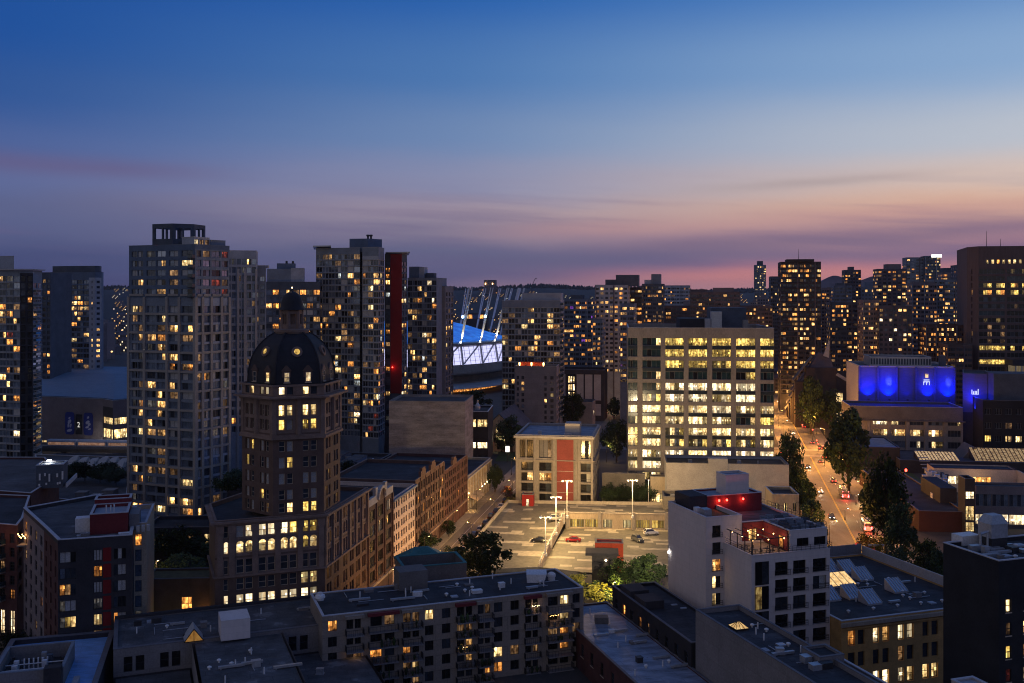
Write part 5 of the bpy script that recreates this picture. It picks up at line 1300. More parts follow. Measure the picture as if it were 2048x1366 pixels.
# ================================================================ CONCRETE BLOCK WITH RED STRIP
b = B('apartment_building', 'square concrete block with a tall dull red centre panel beside the car park', xy(1110, 340))
pl = rect_px(1031, 1186, 331, -9, 30); Lw = math.hypot(pl[1][0] - pl[0][0], pl[1][1] - pl[0][1])
z1b = 24.7; pc1 = lambda px: reach(pl[0], dirv(-9), px)
cols_t = [(pc1(1039), pc1(1051)), (pc1(1053), pc1(1066)), (pc1(1078), pc1(1103)), (pc1(1162), pc1(1187) - .5)]
cols_b = [(pc1(1042), pc1(1066)), (pc1(1078), pc1(1103)), (pc1(1161), pc1(1187) - .5)]
pkb = lambda r, c, q=0: {(1, 0): ('deep', 'warm'), (1, 1): ('warm', 'amber'), (1, 2): ('deep', 'blind'), (3, 2): ('deep', 'deep')}.get((r, c), ('deep', 'off'))
b.volume(pl, 0, z1b, 'concrete', 'roof_blue', [dict(e=0, z0=16.6, z1=23.6, cols=cols_t, rows=[(17.2, 23.2)], sty='three', dep=1.2, pick=lambda r, c, q=0: [('dim', 'deep', 'deep'), 'deep', ('grey_wall', 'grey_wall', 'dim'), ('deep', 'black_wall', 'deep')][c]),
   dict(e=0, z0=2.2, z1=16.4, cols=cols_b, rows=[(2.6 + 3.45 * k, 5.4 + 3.45 * k) for k in range(4)], sty='two', dep=1.2, pick=pkb),
   dict(e=1, z0=2.2, z1=16.4, n=5, fr=.6, rows=[(2.6 + 3.45 * k, 5.4 + 3.45 * k) for k in range(4)], sty='two', dep=.9, k=dict(off=.7, deep=.3)), dict(e=1, z0=16.6, z1=23.6, n=5, fr=.6, rows=[(17.2, 23.2)], sty='two', dep=.9, k=dict(off=.7, deep=.3))], 'pale_wall', par=.7, cw=.6)
b.frame(pl[0], -9)
mb = MB(); mb.prism(b.rect(pc1(1114), pc1(1147), -.25, -.02), .4, 23.4)
rp = b.part('red_panel', mb, 'dull_red')
mb = MB()
for z in (6, 9.5, 13, 16.5): mb.prism(b.rect(pc1(1114) + .05, pc1(1147) - .05, -.29, -.26), z, z + .12)
b.part('joint', mb, 'pale_wall', rp)
for k, px in enumerate((1034, 1070, 1108, 1153, 1158, 1184)):
    mb = MB(); a = pc1(px); mb.prism(b.rect(a - .35, a + .35, -.4, -.01), .3, 23.8); b.part('pilaster', mb, 'concrete')
b.band('cornice', pl, (0, 1), 23.8, 24.5, .5, 'pale_wall'); b.band('cornice', pl, (0, 1), 16.4, 16.7, .55, 'concrete')
for c, (a, d) in enumerate(cols_b):
    for k in range(4):
        mb = MB(); mb.bar(b.P(a, -.12, 3.6 + 3.45 * k), b.P(d, -.12, 3.6 + 3.45 * k), .06); mb.bar(b.P(a, -.12, 2.9 + 3.45 * k), b.P(d, -.12, 2.9 + 3.45 * k), .05); b.part('balcony_rail', mb, 'dark_metal')
pc_ = pc1(1126)
b.lbox('penthouse', 'pale_wall', pc_, pc_ + 5, 6, 12, 24.02, 28.0); b.lbox('plant_box', 'metal', pc_, pc_ + 2.5, 2.5, 4.5, 24.02, 25)
vents(b, b.roof, [(*b.P(7, 9), 2), (*b.P(12, 20), 1)], 24.02); b.done()

# ================================================================ CAR PARK DECK
ZD, ZL = 4.0, .3
dk = B('parking_deck', 'open rooftop car park deck with worn patched parking stalls and retaining walls', at(1180, 1060, ZL), 'parking deck')
m = bpy.data.materials.new('deck_surface'); MAT['deck_surface'] = m; m.use_nodes = True; tt = m.node_tree; pb = tt.nodes['Principled BSDF']
g = N(tt, 'ShaderNodeNewGeometry'); mpn = N(tt, 'ShaderNodeMapping'); mpn.vector_type = 'POINT'; mpn.inputs['Rotation'].default_value = (0, 0, R(7)); tt.links.new(g.outputs['Position'], mpn.inputs['Vector'])
sp_ = N(tt, 'ShaderNodeSeparateXYZ'); tt.links.new(mpn.outputs[0], sp_.inputs[0])
def snap(v, s): return math_n(tt, 'MULTIPLY', math_n(tt, 'FLOOR', math_n(tt, 'DIVIDE', v, s)), s)
cb = N(tt, 'ShaderNodeCombineXYZ')
yrow = snap(sp_.outputs[1], 2.0)
tt.links.new(math_n(tt, 'MULTIPLY', snap(math_n(tt, 'ADD', sp_.outputs[0], math_n(tt, 'MULTIPLY', yrow, .37)), 3.2), .075), cb.inputs[0]); tt.links.new(math_n(tt, 'MULTIPLY', yrow, .23), cb.inputs[1])
n1 = N(tt, 'ShaderNodeTexNoise'); n1.inputs['Scale'].default_value = 1.0; n1.inputs['Detail'].default_value = 2; tt.links.new(cb.outputs[0], n1.inputs['Vector'])
n2 = N(tt, 'ShaderNodeTexNoise'); n2.inputs['Scale'].default_value = .8; n2.inputs['Detail'].default_value = 8; tt.links.new(g.outputs['Position'], n2.inputs['Vector'])
msk = mrange(tt, n1.outputs['Fac'], .55, .56)
base_ = mixc(tt, msk, (.085, .08, .072, 1), (.27, .245, .21, 1))
mul = N(tt, 'ShaderNodeMix', data_type='RGBA', blend_type='MULTIPLY'); mul.inputs[0].default_value = 1; tt.links.new(base_, mul.inputs[6]); tt.links.new(mrange(tt, n2.outputs['Fac'], .3, .7, .7, 1.25), mul.inputs[7])
tt.links.new(mul.outputs[2], pb.inputs['Base Color']); pb.inputs['Roughness'].default_value = .7
# corners (surveyed)
A1 = at(1016, 1006, ZD); A2 = at(1432, 1012, ZD); W1 = at(1130, 1032, ZD); W2 = at(1440, 1037, ZD)
L1 = at(962, 1069, 2.5); L2 = at(905, 1150, .6); F1 = at(1078, 1142, ZL + .05)
mb = MB()
mb.poly([A1, at(1130, 1032, ZD), W1, W2, A2][0:1] + [W1, W2, A2])
mb.poly([A1, L1, at(1105, 1082, 2.2), W1]); mb.poly([L1, L2, F1, at(1105, 1082, 2.2)])
dk.part('upper_deck', mb, 'deck_surface')
wz = lambda q, z: (q[0], q[1], z)
F2 = at(1345, 1150, ZL)
mb = MB(); mb.poly([wz(W1, ZL), F1, F2, (at(1440, 1100, ZL)[0] + 6, at(1440, 1100, ZL)[1] - 20, ZL), wz(W2, ZL)])
dk.part('lower_deck', mb, 'deck_surface')
# retaining wall with lit openings under the upper deck
uW = ((W2[0] - W1[0]), (W2[1] - W1[1])); lW = math.hypot(*uW); uW = (uW[0] / lW, uW[1] / lW)
nv = B.volume
pw_ = [W1[:2], W2[:2], (W2[0], W2[1] + 1.2), (W1[0], W1[1] + 1.2)]
wpx = lambda px: max(.3, min(lW - .3, reach(W1, uW, px)))
dk.volume(pw_, ZL, ZD + .9, 'concrete_warm', 'roof_grey', [dict(e=0, z0=ZL, z1=ZD - .2, cols=[(wpx(1140), wpx(1168)), (wpx(1170), wpx(1196)), (wpx(1206), wpx(1224)), (wpx(1246), wpx(1262)), (wpx(1272), wpx(1300)), (wpx(1304), wpx(1328))], rows=[(ZL + .3, ZD - .9)], sty='strip', dep=.6, nm='garage_opening', pick=lambda r, c, q=0: ['garage_lit', 'garage_lit', 'garage_pale', 'garage_pale', 'garage_lit', 'garage_lit'][c])], 'concrete', par=.8, cw=.3)
for px in (1135, 1199, 1267, 1333):
    a = wpx(px); mb = MB(); P_ = lambda q, d: (W1[0] + uW[0] * q + uW[1] * d, W1[1] + uW[1] * q - uW[0] * d); mb.prism([P_(a - .5, .5), P_(a + .5, .5), P_(a + .5, -.01), P_(a - .5, -.01)], ZL, ZD + 1.5); dk.part('pillar', mb, 'concrete')
def wall_run(nm, pts, h, w, mat):
    mb = MB()
    for p_, q_ in zip(pts, pts[1:]):
        p_, q_ = Vector(p_), Vector(q_); n_ = Vector((q_.y - p_.y, p_.x - q_.x, 0)).normalized() * w / 2
        lo = [p_ + n_, q_ + n_, q_ - n_, p_ - n_]; dn = Vector((0, 0, -1.5)); up = Vector((0, 0, h))
        mb.hull([tuple(v + dn) for v in lo], [tuple(v + up) for v in lo])
    return dk.part(nm, mb, mat)
wall_run('parapet', [L2, L1, A1, A2], 1.0, .4, 'concrete')
wall_run('divider_wall', [W1, at(1105, 1082, 2.2), F1], 1.2, .35, 'concrete_warm')
wall_run('front_wall', [at(990, 1146, .3), F1, at(1160, 1152, .3)], 1.1, .3, 'concrete_dark')
mb = MB()
for k in range(9):
    q = Vector(W1).lerp(Vector(F1), (k + .5) / 9); q.z = 4.0 - 3.4 * (k + .5) / 9 + .4; mb.bar(q, q + Vector((0, 0, 1.8)), .14)
r0, r1 = Vector(W1) + Vector((0, 0, 2.2)), Vector(F1) + Vector((0, 0, 2.4)); mb.bar(r0, r1, .1); mb.bar(r0 - Vector((0, 0, .5)), r1 - Vector((0, 0, .5)), .08)
dk.part('guard_rail', mb, 'metal'); 
for k, f_ in enumerate((.1, .62)):
    q = Vector(W1).lerp(Vector(F1), f_); mb = MB(); mb.box(q.x - .6, q.x + .6, q.y - .3, q.y + .3, 3.0 - 2 * f_, 6.0 - 3 * f_); dk.part('pillar', mb, 'pale_wall')
dk.done()
def deck_z(x, y):
    q = Vector((x, y, 0)); return ZD if y > 304 else ZL
def lot_lamp(px, pyb, z, h, label, e=9000):
    x, y, _ = at(px, pyb, z)
    l = B('car_park_lamp', label, (x, y), 'lamp post', 'lamp posts on the car park deck'); 
    mb = MB(); mb.lathe(x, y, [(.45, z + .01), (.45, z + .8)], 10); mb.tube((x, y, z + .8), (x, y, z + h), .16, .09, 8); l.part('pole', mb, 'white_metal')
    mb = MB(); mb.bar((x - 1.2, y, z + h), (x + 1.2, y, z + h), .1); l.part('arm', mb, 'white_metal')
    for s_ in (-1, 1):
        mb = MB(); mb.hull([(x + s_ * 1.3 - .45, y - .3, z + h - .02), (x + s_ * 1.3 + .45, y - .3, z + h - .02), (x + s_ * 1.3 + .45, y + .3, z + h - .02), (x + s_ * 1.3 - .45, y + .3, z + h - .02)], [(x + s_ * 1.3 - .3, y - .2, z + h + .25), (x + s_ * 1.3 + .3, y - .2, z + h + .25), (x + s_ * 1.3 + .3, y + .2, z + h + .25), (x + s_ * 1.3 - .3, y + .2, z + h + .25)], 0, True, True)
        hd = l.part('lamp_head', mb, 'white_metal')
        mb = MB(); mb.lathe(x + s_ * 1.3, y - .1, [(.08, z + h - .24), (.20, z + h - .18), (.24, z + h - .03)], 10); l.part('bulb', mb, 'lamp_warm' , hd)
        lamp('POINT', (x + s_ * 1.3, y - .2, z + h - .6), e, (1.0, .62, .22), l.root, .35)
lot_lamp(1134, 1036, ZD, 11.2, 'twin headed lamp post where the divider wall meets the upper deck')
lot_lamp(1112, 1070, 3.0, 10.8, 'twin headed lamp post halfway down the divider wall')
lot_lamp(1091, 1112, 1.6, 10.4, 'twin headed lamp post lowest down the divider wall', 5000)
lot_lamp(1265, 1036, ZD, 11.4, 'twin headed lamp post on the retaining wall in front of the hedge')
# red kiosk, stair tower and dark hut
b = B('kiosk', 'small red stair kiosk with a lit door at the back corner of the car park', at(1055, 1010, ZD)); b.frame(at(1044, 1012, ZD)[:2], -8)
pl = b.rect(0, 3.6, 0, 3.4); b.volume(pl, ZD, ZD + 3.6, 'red_panel', 'dark_metal', [dict(e=0, z0=ZD + .05, z1=ZD + 2.8, cols=[(1.3, 2.3)], rows=[(ZD + .1, ZD + 2.3)], sty='sashd', dep=.15, nm='door', pick=lambda r, c, q=0: 'bright')], 'dark_coping', par=.15); b.done()
b = B('stair_tower', 'orange red stair tower with a flat top on the lower car park', at(1220, 1120, ZL)); b.frame(at(1190, 1145, ZL)[:2], -6)
pl = b.rect(0, 7.2, 0, 4.2); b.volume(pl, ZL, ZL + 7.6, 'orange_red', 'dull_red', [dict(e=1, z0=ZL, z1=ZL + 3, cols=[(1.2, 2.6)], rows=[(ZL + .05, ZL + 2.3)], nm='door', pick=lambda r, c, q=0: 'deep')], 'dark_coping', par=.2); b.done()
b = B('garage_hut', 'dark entrance hut with overhanging roof and wall lamp by the orange red stair tower', at(1210, 1160, 0)); b.frame(at(1184, 1172, 0)[:2], -5)
pl = b.rect(0, 6.2, 0, 4.5); b.volume(pl, 0, 7.4, 'dark_wall', 'roof_dark', [dict(e=0, z0=.1, z1=3, cols=[(3.6, 5.2)], rows=[(.15, 2.6)], nm='door', pick=lambda r, c, q=0: 'deep')], 'dark_coping', par=.2)
mb = MB(); mb.prism(b.rect(-1.6, 6.5, -.6, 4.8), 7.56, 8.2); b.part('roof_slab', mb, 'dark_wall')
mb = MB(); q = b.P(3.4, -.2); mb.lathe(q[0], q[1], [(.1, 6.2), (.28, 6.4), (.2, 6.6)], 8); b.part('wall_lamp', mb, 'lamp_warm'); lamp('SPOT', (q[0], q[1] - .3, 6.2), 120, (1, .8, .4), b.root, .1, aim=(q[0], q[1] - .2, 0), size=110); b.done()
# floodlight on the hotel's blind wall is added with the hotel

# ================================================================ LOW WHITE BUILDING BEHIND THE DECK
b = B('low_building', 'long low whitewashed windowless building in front of the lit office block', xy(1450, 328))
pl = rect_px(1333, 1578, 324, -6, 16); b.volume(pl, 0, 16.6, 'pale_wall', 'roof_dark', [], 'dark_coping')
b.frame(pl[0], -6); b.lbox('parapet_step', 'pale_wall', 13.5, 19.6, -.2, 3, 14, 18.2); vents(b, b.roof, [(*b.P(8, 6), 2), (*b.P(24, 7), 2), (*b.P(30, 6), 1)], 15.71)
b.done()
b = B('store_shed', 'dark single storey shed along the foot of the whitewashed building', xy(1360, 318)); pl = rect_px(1327, 1420, 312, -6, 9); b.volume(pl, 0, 8.0, 'concrete_dark', 'roof_dark', [], 'dark_coping')
b.frame(pl[0], -6); vents(b, b.roof, [(*b.P(3, 4), 2), (*b.P(9, 4), 2)], 7.11); b.done()
b = B('brick_annex', 'small two storey pale annex with two lit windows behind the hotel roof terrace', xy(1570, 300)); pl = rect_px(1545, 1598, 300, -4, 12)
b.volume(pl, 0, 11.2, 'concrete_warm', 'roof_dark', [dict(e=0, z0=5, z1=10, n=3, fr=.4, rows=[(6.2, 8.6)], sty='grid', k=dict(cream=.7, off=.3), dep=.2)], 'coping'); b.done()
b = B('entry_wall', 'low retaining wall with a lit entrance passage left of the office block', xy(1260, 335)); pl = rect_px(1204, 1290, 338, -5, 2)
b.volume(pl, 0, 10.5, 'concrete_dark', 'roof_grey', [], 'concrete', par=.1)
pl2 = rect_px(1301, 1331, 336, -5, 4); b.volume(pl2, 0, 9.8, 'concrete_warm', 'roof_grey', [dict(e=0, z0=.1, z1=9, n=1, fr=.8, rows=[(.4, 4.4)], sty='grid', dep=.6, pick=lambda r, c, q=0: 'cream')], 'concrete', par=.1, wall_name='passage_wall')
mb = MB(); q = xy(1297, 333); mb.tube((q[0], q[1], 0), (q[0], q[1], 9), .12, .1, 8); mb.lathe(q[0], q[1], [(.2, 9), (.3, 9.3), (.1, 9.6)], 8); b.part('lamp_post', mb, 'white_metal'); lamp('POINT', (q[0] + .8, q[1] - 1.2, 8.6), 420, (1, .75, .38), b.root, .3); b.done()

# ================================================================ WHITE HOTEL
ht = B('hotel', 'white corner hotel with black framed windows, a red penthouse and lit roof terraces', (50, 195)); ht.frame((44.5, 185), 18)
up = lambda px: reach((44.5, 185), ht.u, px)
ZT, ZW, ZU = 23.0, 28.2, 26.8
HK = picker(dict(deep=.8, off=.14, dim=.06))
rws = [(18.9 - 3.3 * k, 21.4 - 3.3 * k) for k in range(6)]
cl = [(up(1550.5), up(1576.5)), (up(1586.5), up(1612)), (up(1626), up(1653))]
fw_ = ht.rect(0, 17.1, 0, 9.99)
ht.volume(fw_, 0, ZT, 'white_wall', 'concrete_warm', [dict(e=0, z0=1, z1=22.5, cols=cl, rows=rws, sty='two', dep=.35, pick=HK)], 'white_wall', par=.3)
st_ = up(1510), up(1537)
for k, z in enumerate((3.5, 8.2, 12.9, 17.5)):
    ht.win((*ht.P(st_[0], -.06), z), ht.u, st_[1] - st_[0], 4.3, ('deep', 'off') if k != 2 else ('faint', 'deep'), 'two', 'stair_window')
for a, d in cl:
    for z0, _ in rws:
        mb = MB(); [mb.bar(ht.P(a - .25, -.35, z0 + h), ht.P(d + .25, -.35, z0 + h), .06) for h in (.15, .55, .95, 1.1)]; [mb.bar(ht.P(x, -.35, z0), ht.P(x, -.35, z0 + 1.1), .06) for x in (a - .25, d + .25)]; ht.part('juliet_rail', mb, 'frame_dark')
lw_ = ht.rect(-3.93, 4, 10, 26)
ht.volume(lw_, 0, ZW, 'white_wall', 'moss_roof', [dict(e=0, z0=1, z1=27.5, cols=[(1.4, 3.25)], rows=[(24.3 - 3.3 * k, 26.6 - 3.3 * k) for k in range(8)], sty='two', dep=.35, pick=lambda r, c, q=0: ['deep', 'deep', ('warm', 'amber'), ('cream', 'deep'), ('cream', 'deep'), 'deep', 'deep', 'deep'][r])], 'white_wall', par=.7)
for k in range(8):
    z = 24.3 - 3.3 * k; mb = MB(); [mb.bar(ht.P(-2.75, 9.7, z + h), ht.P(-.45, 9.7, z + h), .06) for h in (.1, .5, .9)]; [mb.bar(ht.P(x, 9.7, z), ht.P(x, 9.7, z + .95), .06) for x in (-2.75, -.45)]; ht.part('juliet_rail', mb, 'frame_dark')
ht.lbox('plant_box', 'metal', -2.6, -1.0, 13, 15, ZW - .69, ZW + .9, ht.roof); ht.lbox('plant_box', 'white_metal', -2.9, -1.8, 15.6, 17, ZW - .69, ZW + .7, ht.roof)
# upper block to the right and behind the terrace
ub_ = ht.rect(8.8, 17.1, .9, 9.98)
ht.volume(ub_, ZT, ZU, 'white_wall', 'roof_dark', [dict(e=0, z0=ZT + .1, z1=ZU - .2, cols=[(1.6, 4.2), (5.4, 8.0)], rows=[(ZT + .7, ZT + 2.3)], sty='two', dep=.2, pick=lambda r, c, q=0: 'deep')], 'white_wall', par=.25, wall_name='upper_wall')
bk_ = ht.rect(4.01, 17.1, 10, 27)
ht.volume(bk_, 0, ZU, 'white_wall', 'roof_grey', [], 'white_wall', par=.25, wall_name='rear_wall')
mb = MB(); mb.prism(ht.rect(4.02, 8.79, 9.7, 9.97), ZT, ZU - .05); mb.prism(ht.rect(8.5, 8.78, 1.2, 9.69), ZT, ZU - .05); ht.part('terrace_wall', mb, 'dull_maroon')
mb = MB()
for a in (0.3, 2.2, 4.1, 6.1, 8.2): mb.bar(ht.P(a, .35, ZT), ht.P(a, .35, ZT + 2.9), .16)
for a in (.3, 2.9, 5.6, 8.2): mb.bar(ht.P(.35, a, ZT), ht.P(.35, a, ZT + 2.9), .16)
for z in (2.9,):
    mb.bar(ht.P(.3, .35, ZT + z), ht.P(8.3, .35, ZT + z), .14); mb.bar(ht.P(.35, .3, ZT + z), ht.P(.35, 9.5, ZT + z), .14)
    for a in (2.2, 4.1, 6.1): mb.bar(ht.P(a, .35, ZT + z), ht.P(a, 9.5, ZT + z), .1)
ht.part('pergola', mb, 'frame_dark')
mb = MB()
for h in (.35, .75, 1.15):
    mb.bar(ht.P(.1, .15, ZT + h), ht.P(8.7, .15, ZT + h), .05); mb.bar(ht.P(.15, .1, ZT + h), ht.P(.15, 9.8, ZT + h), .05)
    mb.bar(ht.P(8.9, .2, ZT + h), ht.P(17, .2, ZT + h), .05)
for k in range(9): mb.bar(ht.P(8.9 + k, .2, ZT), ht.P(8.9 + k, .2, ZT + 1.15), .06)
ht.part('guard_rail', mb, 'frame_dark')
mb = MB()
for h in (.6, 1.2):
    mb.bar(ht.P(8.9, 1.0, ZU + h), ht.P(17, 1.0, ZU + h), .05); mb.bar(ht.P(8.9, 1.0, ZU + h), ht.P(8.9, 10, ZU + h), .05); mb.bar(ht.P(4.2, 10.1, ZU + h), ht.P(8.9, 10.1, ZU + h), .05); mb.bar(ht.P(17, 1, ZU + h), ht.P(17, 26, ZU + h), .05)
for k in range(8): mb.bar(ht.P(8.9 + k * 1.15, 1.0, ZU), ht.P(8.9 + k * 1.15, 1.0, ZU + 1.2), .06)
for k in range(18): mb.bar(ht.P(17, 1 + k * 1.45, ZU), ht.P(17, 1 + k * 1.45, ZU + 1.2), .06)
ht.part('guard_rail', mb, 'frame_dark')
rp_ = ht.rect(1.6, 14.4, 19.5, 26.4)
ht.volume(rp_, ZU - .24, ZU + 3.4, 'dull_maroon', 'roof_blue', [], 'coping', par=.3, wall_name='penthouse')
ht.lbox('penthouse', 'dark_wall', -2.4, 1.59, 19.6, 26, ZW - .69, ZU + 3.6); 
sb_ = ht.rect(6.6, 12.0, 20.6, 24.6); ht.volume(sb_, ZU + 3.11, ZU + 7.2, 'white_wall', 'roof_blue', [], 'coping', par=.25, wall_name='stair_box')
for a in (4.2, 6.0, 9.8):
    mb = MB(); q = ht.P(a, 19.2); mb.lathe(q[0], q[1], [(.06, ZU + 2.2), (.2, ZU + 2.3), (.2, ZU + 2.6), (.06, ZU + 2.7)], 8); ht.part('wall_lamp', mb, 'lamp_red'); lamp('POINT', (q[0], q[1] - .35, ZU + 2.3), 85, (1, .12, .06), ht.root, .1)
mb = MB()
for k in range(9): q = ht.P(.6 + (k % 3) * 3.4, .6 + (k // 3) * 3.6); mb.lathe(q[0], q[1], [(.04, ZT + 2.55), (.11, ZT + 2.65), (.04, ZT + 2.78)], 6)
ht.part('string_light', mb, 'lamp_orange')
lamp('POINT', (*ht.P(6.6, 7.6), ZT + 2.4), 100, (1, .55, .26), ht.root, .15); lamp('POINT', (*ht.P(3.0, 3.2), ZT + 2.4), 70, (1, .62, .30), ht.root, .15); lamp('POINT', (*ht.P(7.6, 2.6), ZT + 2.2), 60, (1, .5, .22), ht.root, .15)
ht.win((*ht.P(8.44, 4.0), ZT + .2), (ht.w[0] * -1, ht.w[1] * -1), 1.6, 2.3, 'amber', 'plain', 'door'); ht.win((*ht.P(5.2, 9.64), ZT + .2), ht.u, 1.8, 2.3, 'warm', 'two', 'door')
# flood lamp on the blind wall over the car park
mb = MB(); q = ht.P(-4.25, 25.4); mb.lathe(q[0], q[1], [(.08, 17.6), (.2, 17.8), (.12, 18.0)], 10); ht.part('floodlight', mb, 'lamp_white'); lamp('SPOT', (q[0] - .6, q[1] + .4, 17.7), 60000, (1, .78, .45), ht.root, .3, aim=(q[0] - 2, q[1] + 38, 0), size=95)
ht.done(60)
# tables and chairs of the upper roof terrace, planters
def lounge(label, a, c, z, rz):
    x, y = ht.P(a, c); mb = MB()
    mb.box(x - .75, x + .75, y - .4, y + .4, z + .02, z + .42); mb.box(x - .75, x + .75, y + .25, y + .4, z + .42, z + .85); mb.box(x - .75, x - .6, y - .4, y + .25, z + .42, z + .62); mb.box(x + .6, x + .75, y - .4, y + .25, z + .42, z + .62)
    return solo('sofa', mb, ['blue_grey' if rz else 'slate_panel'], label, 'sofa', 'sofas on the hotel roof terrace', smooth=False)
for k in range(14):
    lounge('low dark lounge sofa on the fenced upper roof terrace of the white hotel', 9.6 + (k % 5) * 1.8, 2.6 + (k // 5) * 4.2 + (k % 2) * .8, ZU - .24, k % 3)
for k, (a, c) in enumerate(((2.2, 2.2), (4.8, 2.6), (2.4, 5.4), (6.8, 3.2))):
    x, y = ht.P(a, c); mb = MB(); mb.lathe(x, y, [(.3, ZT - .29), (.05, ZT - .25), (.05, ZT + .42), (.55, ZT + .44), (.55, ZT + .5)], 12)
    for s_ in (-1, 1):
        mb.box(x + s_ * .95 - .22, x + s_ * .95 + .22, y - .22, y + .22, ZT + .12, ZT + .18); mb.box(x + s_ * 1.15 - .03, x + s_ * 1.15 + .03, y - .22, y + .22, ZT + .18, ZT + .6)
        for i_ in (-.2, .2):
            for j_ in (-.2, .2): mb.bar((x + s_ * .95 + i_, y + j_, ZT - .29), (x + s_ * .95 + i_, y + j_, ZT + .12), .04)
    solo('dining_set', mb, ['dark_metal'], 'small round table with two chairs under the lit pergola', 'table', 'tables under the hotel pergola')
# ================================================================ NEAR BUILDINGS, LOWER EDGE
# yellow brick with saw-tooth skylights
b = B('brick_building', 'yellow brick four storey building with saw tooth skylights on its dark roof', (75, 195)); b.frame((61.9, 187), 18)
zr = 10.2
wpx = lambda px: reach((61.9, 187), b.u, px)
pr = [(1698 + k * 50, ) for k in range(5)]
cs = []
for x0, x1, x2, x3 in ((1696, 1710, 1716, 1729), (1746, 1758, 1765, 1778), (1796, 1808, 1814, 1827), (1845, 1857, 1863, 1876)): cs += [(wpx(x0), wpx(x1)), (wpx(x2), wpx(x3))]
for k in range(2): cs += [(24.4 + k * 5, 25.8 + k * 5), (26.5 + k * 5, 27.9 + k * 5)]
ypk = {0: ['amber', 'off', ('white',), 'warm', 'bright', 'bright', 'off', 'off', 'off', 'off', 'off', 'off'], 1: ['off', 'off', 'off', 'off', 'dim', 'off', 'off', 'off', 'off', 'off', 'off', 'off'], 2: ['off', 'off', 'bright', 'white', 'white', 'cream', 'cream', 'cream', 'off', 'off', 'off', 'off'], 3: ['off', 'deep'] * 6}
b.volume(b.rect(0, 35, 0, 39.8), -8.9, zr, 'yellow_brick', 'roof_dark', [dict(e=0, z0=-7.4, z1=8.5, cols=cs, rows=[(5.4, 8.2), (1.3, 4.1), (-2.8, 0), (-6.9, -4.1)], sty='sashd', dep=.4, pick=lambda r, c, q=0: ypk[r][c % 12])], 'coping', par=.4)
b.band('cornice', b.rect(0, 35, 0, 39.8), (0,), 9.2, 9.9, .6, 'concrete_warm'); b.band('cornice', b.rect(0, 35, 0, 39.8), (0,), 8.6, 8.9, .35, 'yellow_brick')
b.lbox('roof_wall', 'pale_wall', 34.6, 34.95, .5, 39.4, zr + .15, zr + 2.0); b.lbox('roof_wall', 'grey_wall', 18, 34.5, 39.4, 39.75, zr + .15, zr + 2.4)
def wedge(px, py, w, d, h, glassm='sky_glass', label=None):
    x, y, _ = at(px, py, zr - .4); lx = (x - b.o[0]) * b.u[0] + (y - b.o[1]) * b.u[1]; ly = (x - b.o[0]) * b.w[0] + (y - b.o[1]) * b.w[1]
    mb = MB(); z = zr - .39
    lo = [b.P(lx, ly, z), b.P(lx + w, ly, z), b.P(lx + w, ly + d, z), b.P(lx, ly + d, z)]
    mb.quad(*lo[:2], b.P(lx + w, ly, z + .35), b.P(lx, ly, z + .35)); mb.poly([b.P(lx + w, ly, z), b.P(lx + w, ly + d, z), b.P(lx + w, ly + d, z + h), b.P(lx + w, ly, z + .35)]); mb.poly([b.P(lx, ly, z), b.P(lx, ly, z + .35), b.P(lx, ly + d, z + h), b.P(lx, ly + d, z)]); mb.quad(b.P(lx, ly + d, z), b.P(lx, ly + d, z + h), b.P(lx + w, ly + d, z + h), b.P(lx + w, ly + d, z))
    sk = b.part('skylight', mb, 'pale_wall', b.roof, label=label)
    mb = MB(); mats = [glassm]; mb.quad(b.P(lx, ly, z + .35), b.P(lx + w, ly, z + .35), b.P(lx + w, ly + d, z + h), b.P(lx, ly + d, z + h))
    for k in range(6): mb.bar(b.P(lx + w * k / 5, ly, z + .42), b.P(lx + w * k / 5, ly + d, z + h + .06), .1, .1, 1)
    b.part('glazing', mb, [glassm, 'frame_pale'], b.roof)
for px, py in ((1692, 1149), (1722, 1164), (1790, 1188), (1700, 1201), (1737, 1212), (1655, 1148), (1655, 1205)): wedge(px, py, 3.3, 3.3, 2.3)
wedge(1650, 1178, 7.8, 4.0, 2.0, 'lantern_lit', 'long skylight glowing warm')
vents(b, b.roof, [(*at(px, py, zr - .4)[:2], k) for px, py, k in ((1777, 1160, 0), (1806, 1194, 0), (1820, 1199, 0), (1849, 1188, 0), (1842, 1209, 0), (1795, 1214, 0), (1747, 1220, 0), (1712, 1204, 1), (1733, 1164, 0), (1697, 1226, 0), (1830, 1164, 1))], zr - .39); clutter(b, b.roof, b.rect(14, 31, 1.5, 22), zr - .39, 14, 8); b.done()
# black tower at the corner
b = B('dark_tower', 'near black brick building with a cooling tower on its roof at the picture edge', (85, 155)); b.frame((71.9, 147), 18)
b.volume(b.rect(0, 24, 0, 11.4), 0, 32.3, 'black_wall', 'roof_dark', [dict(e=0, z0=2, z1=30.5, cols=[(1.3, 2.3), (4.6, 5.6), (8, 9), (12, 13)], rows=[(24.6 - 3.45 * k, 26.5 - 3.45 * k) for k in range(7)], sty='sashd', dep=.25, pick=lambda r, c, q=0: [['cream', 'deep'], ['dim', 'warm'], ['yellow', 'amber'], ['redroom', 'cream'], ['cream', 'warm'], ['off', 'warm'], ['off', 'cream']][r][c % 2])], 'coping', par=.6)
qx = lambda px, py: at(px, py, 31.7)
def rbox(nm, mat, px, py, w, d, z0, z1, par_=None):
    x, y, _ = qx(px, py); lx = (x - b.o[0]) * b.u[0] + (y - b.o[1]) * b.u[1]; ly = (x - b.o[0]) * b.w[0] + (y - b.o[1]) * b.w[1]
    return b.lbox(nm, mat, lx, lx + w, ly, ly + d, 31.71 + z0, 31.7 + z1, b.roof), lx, ly
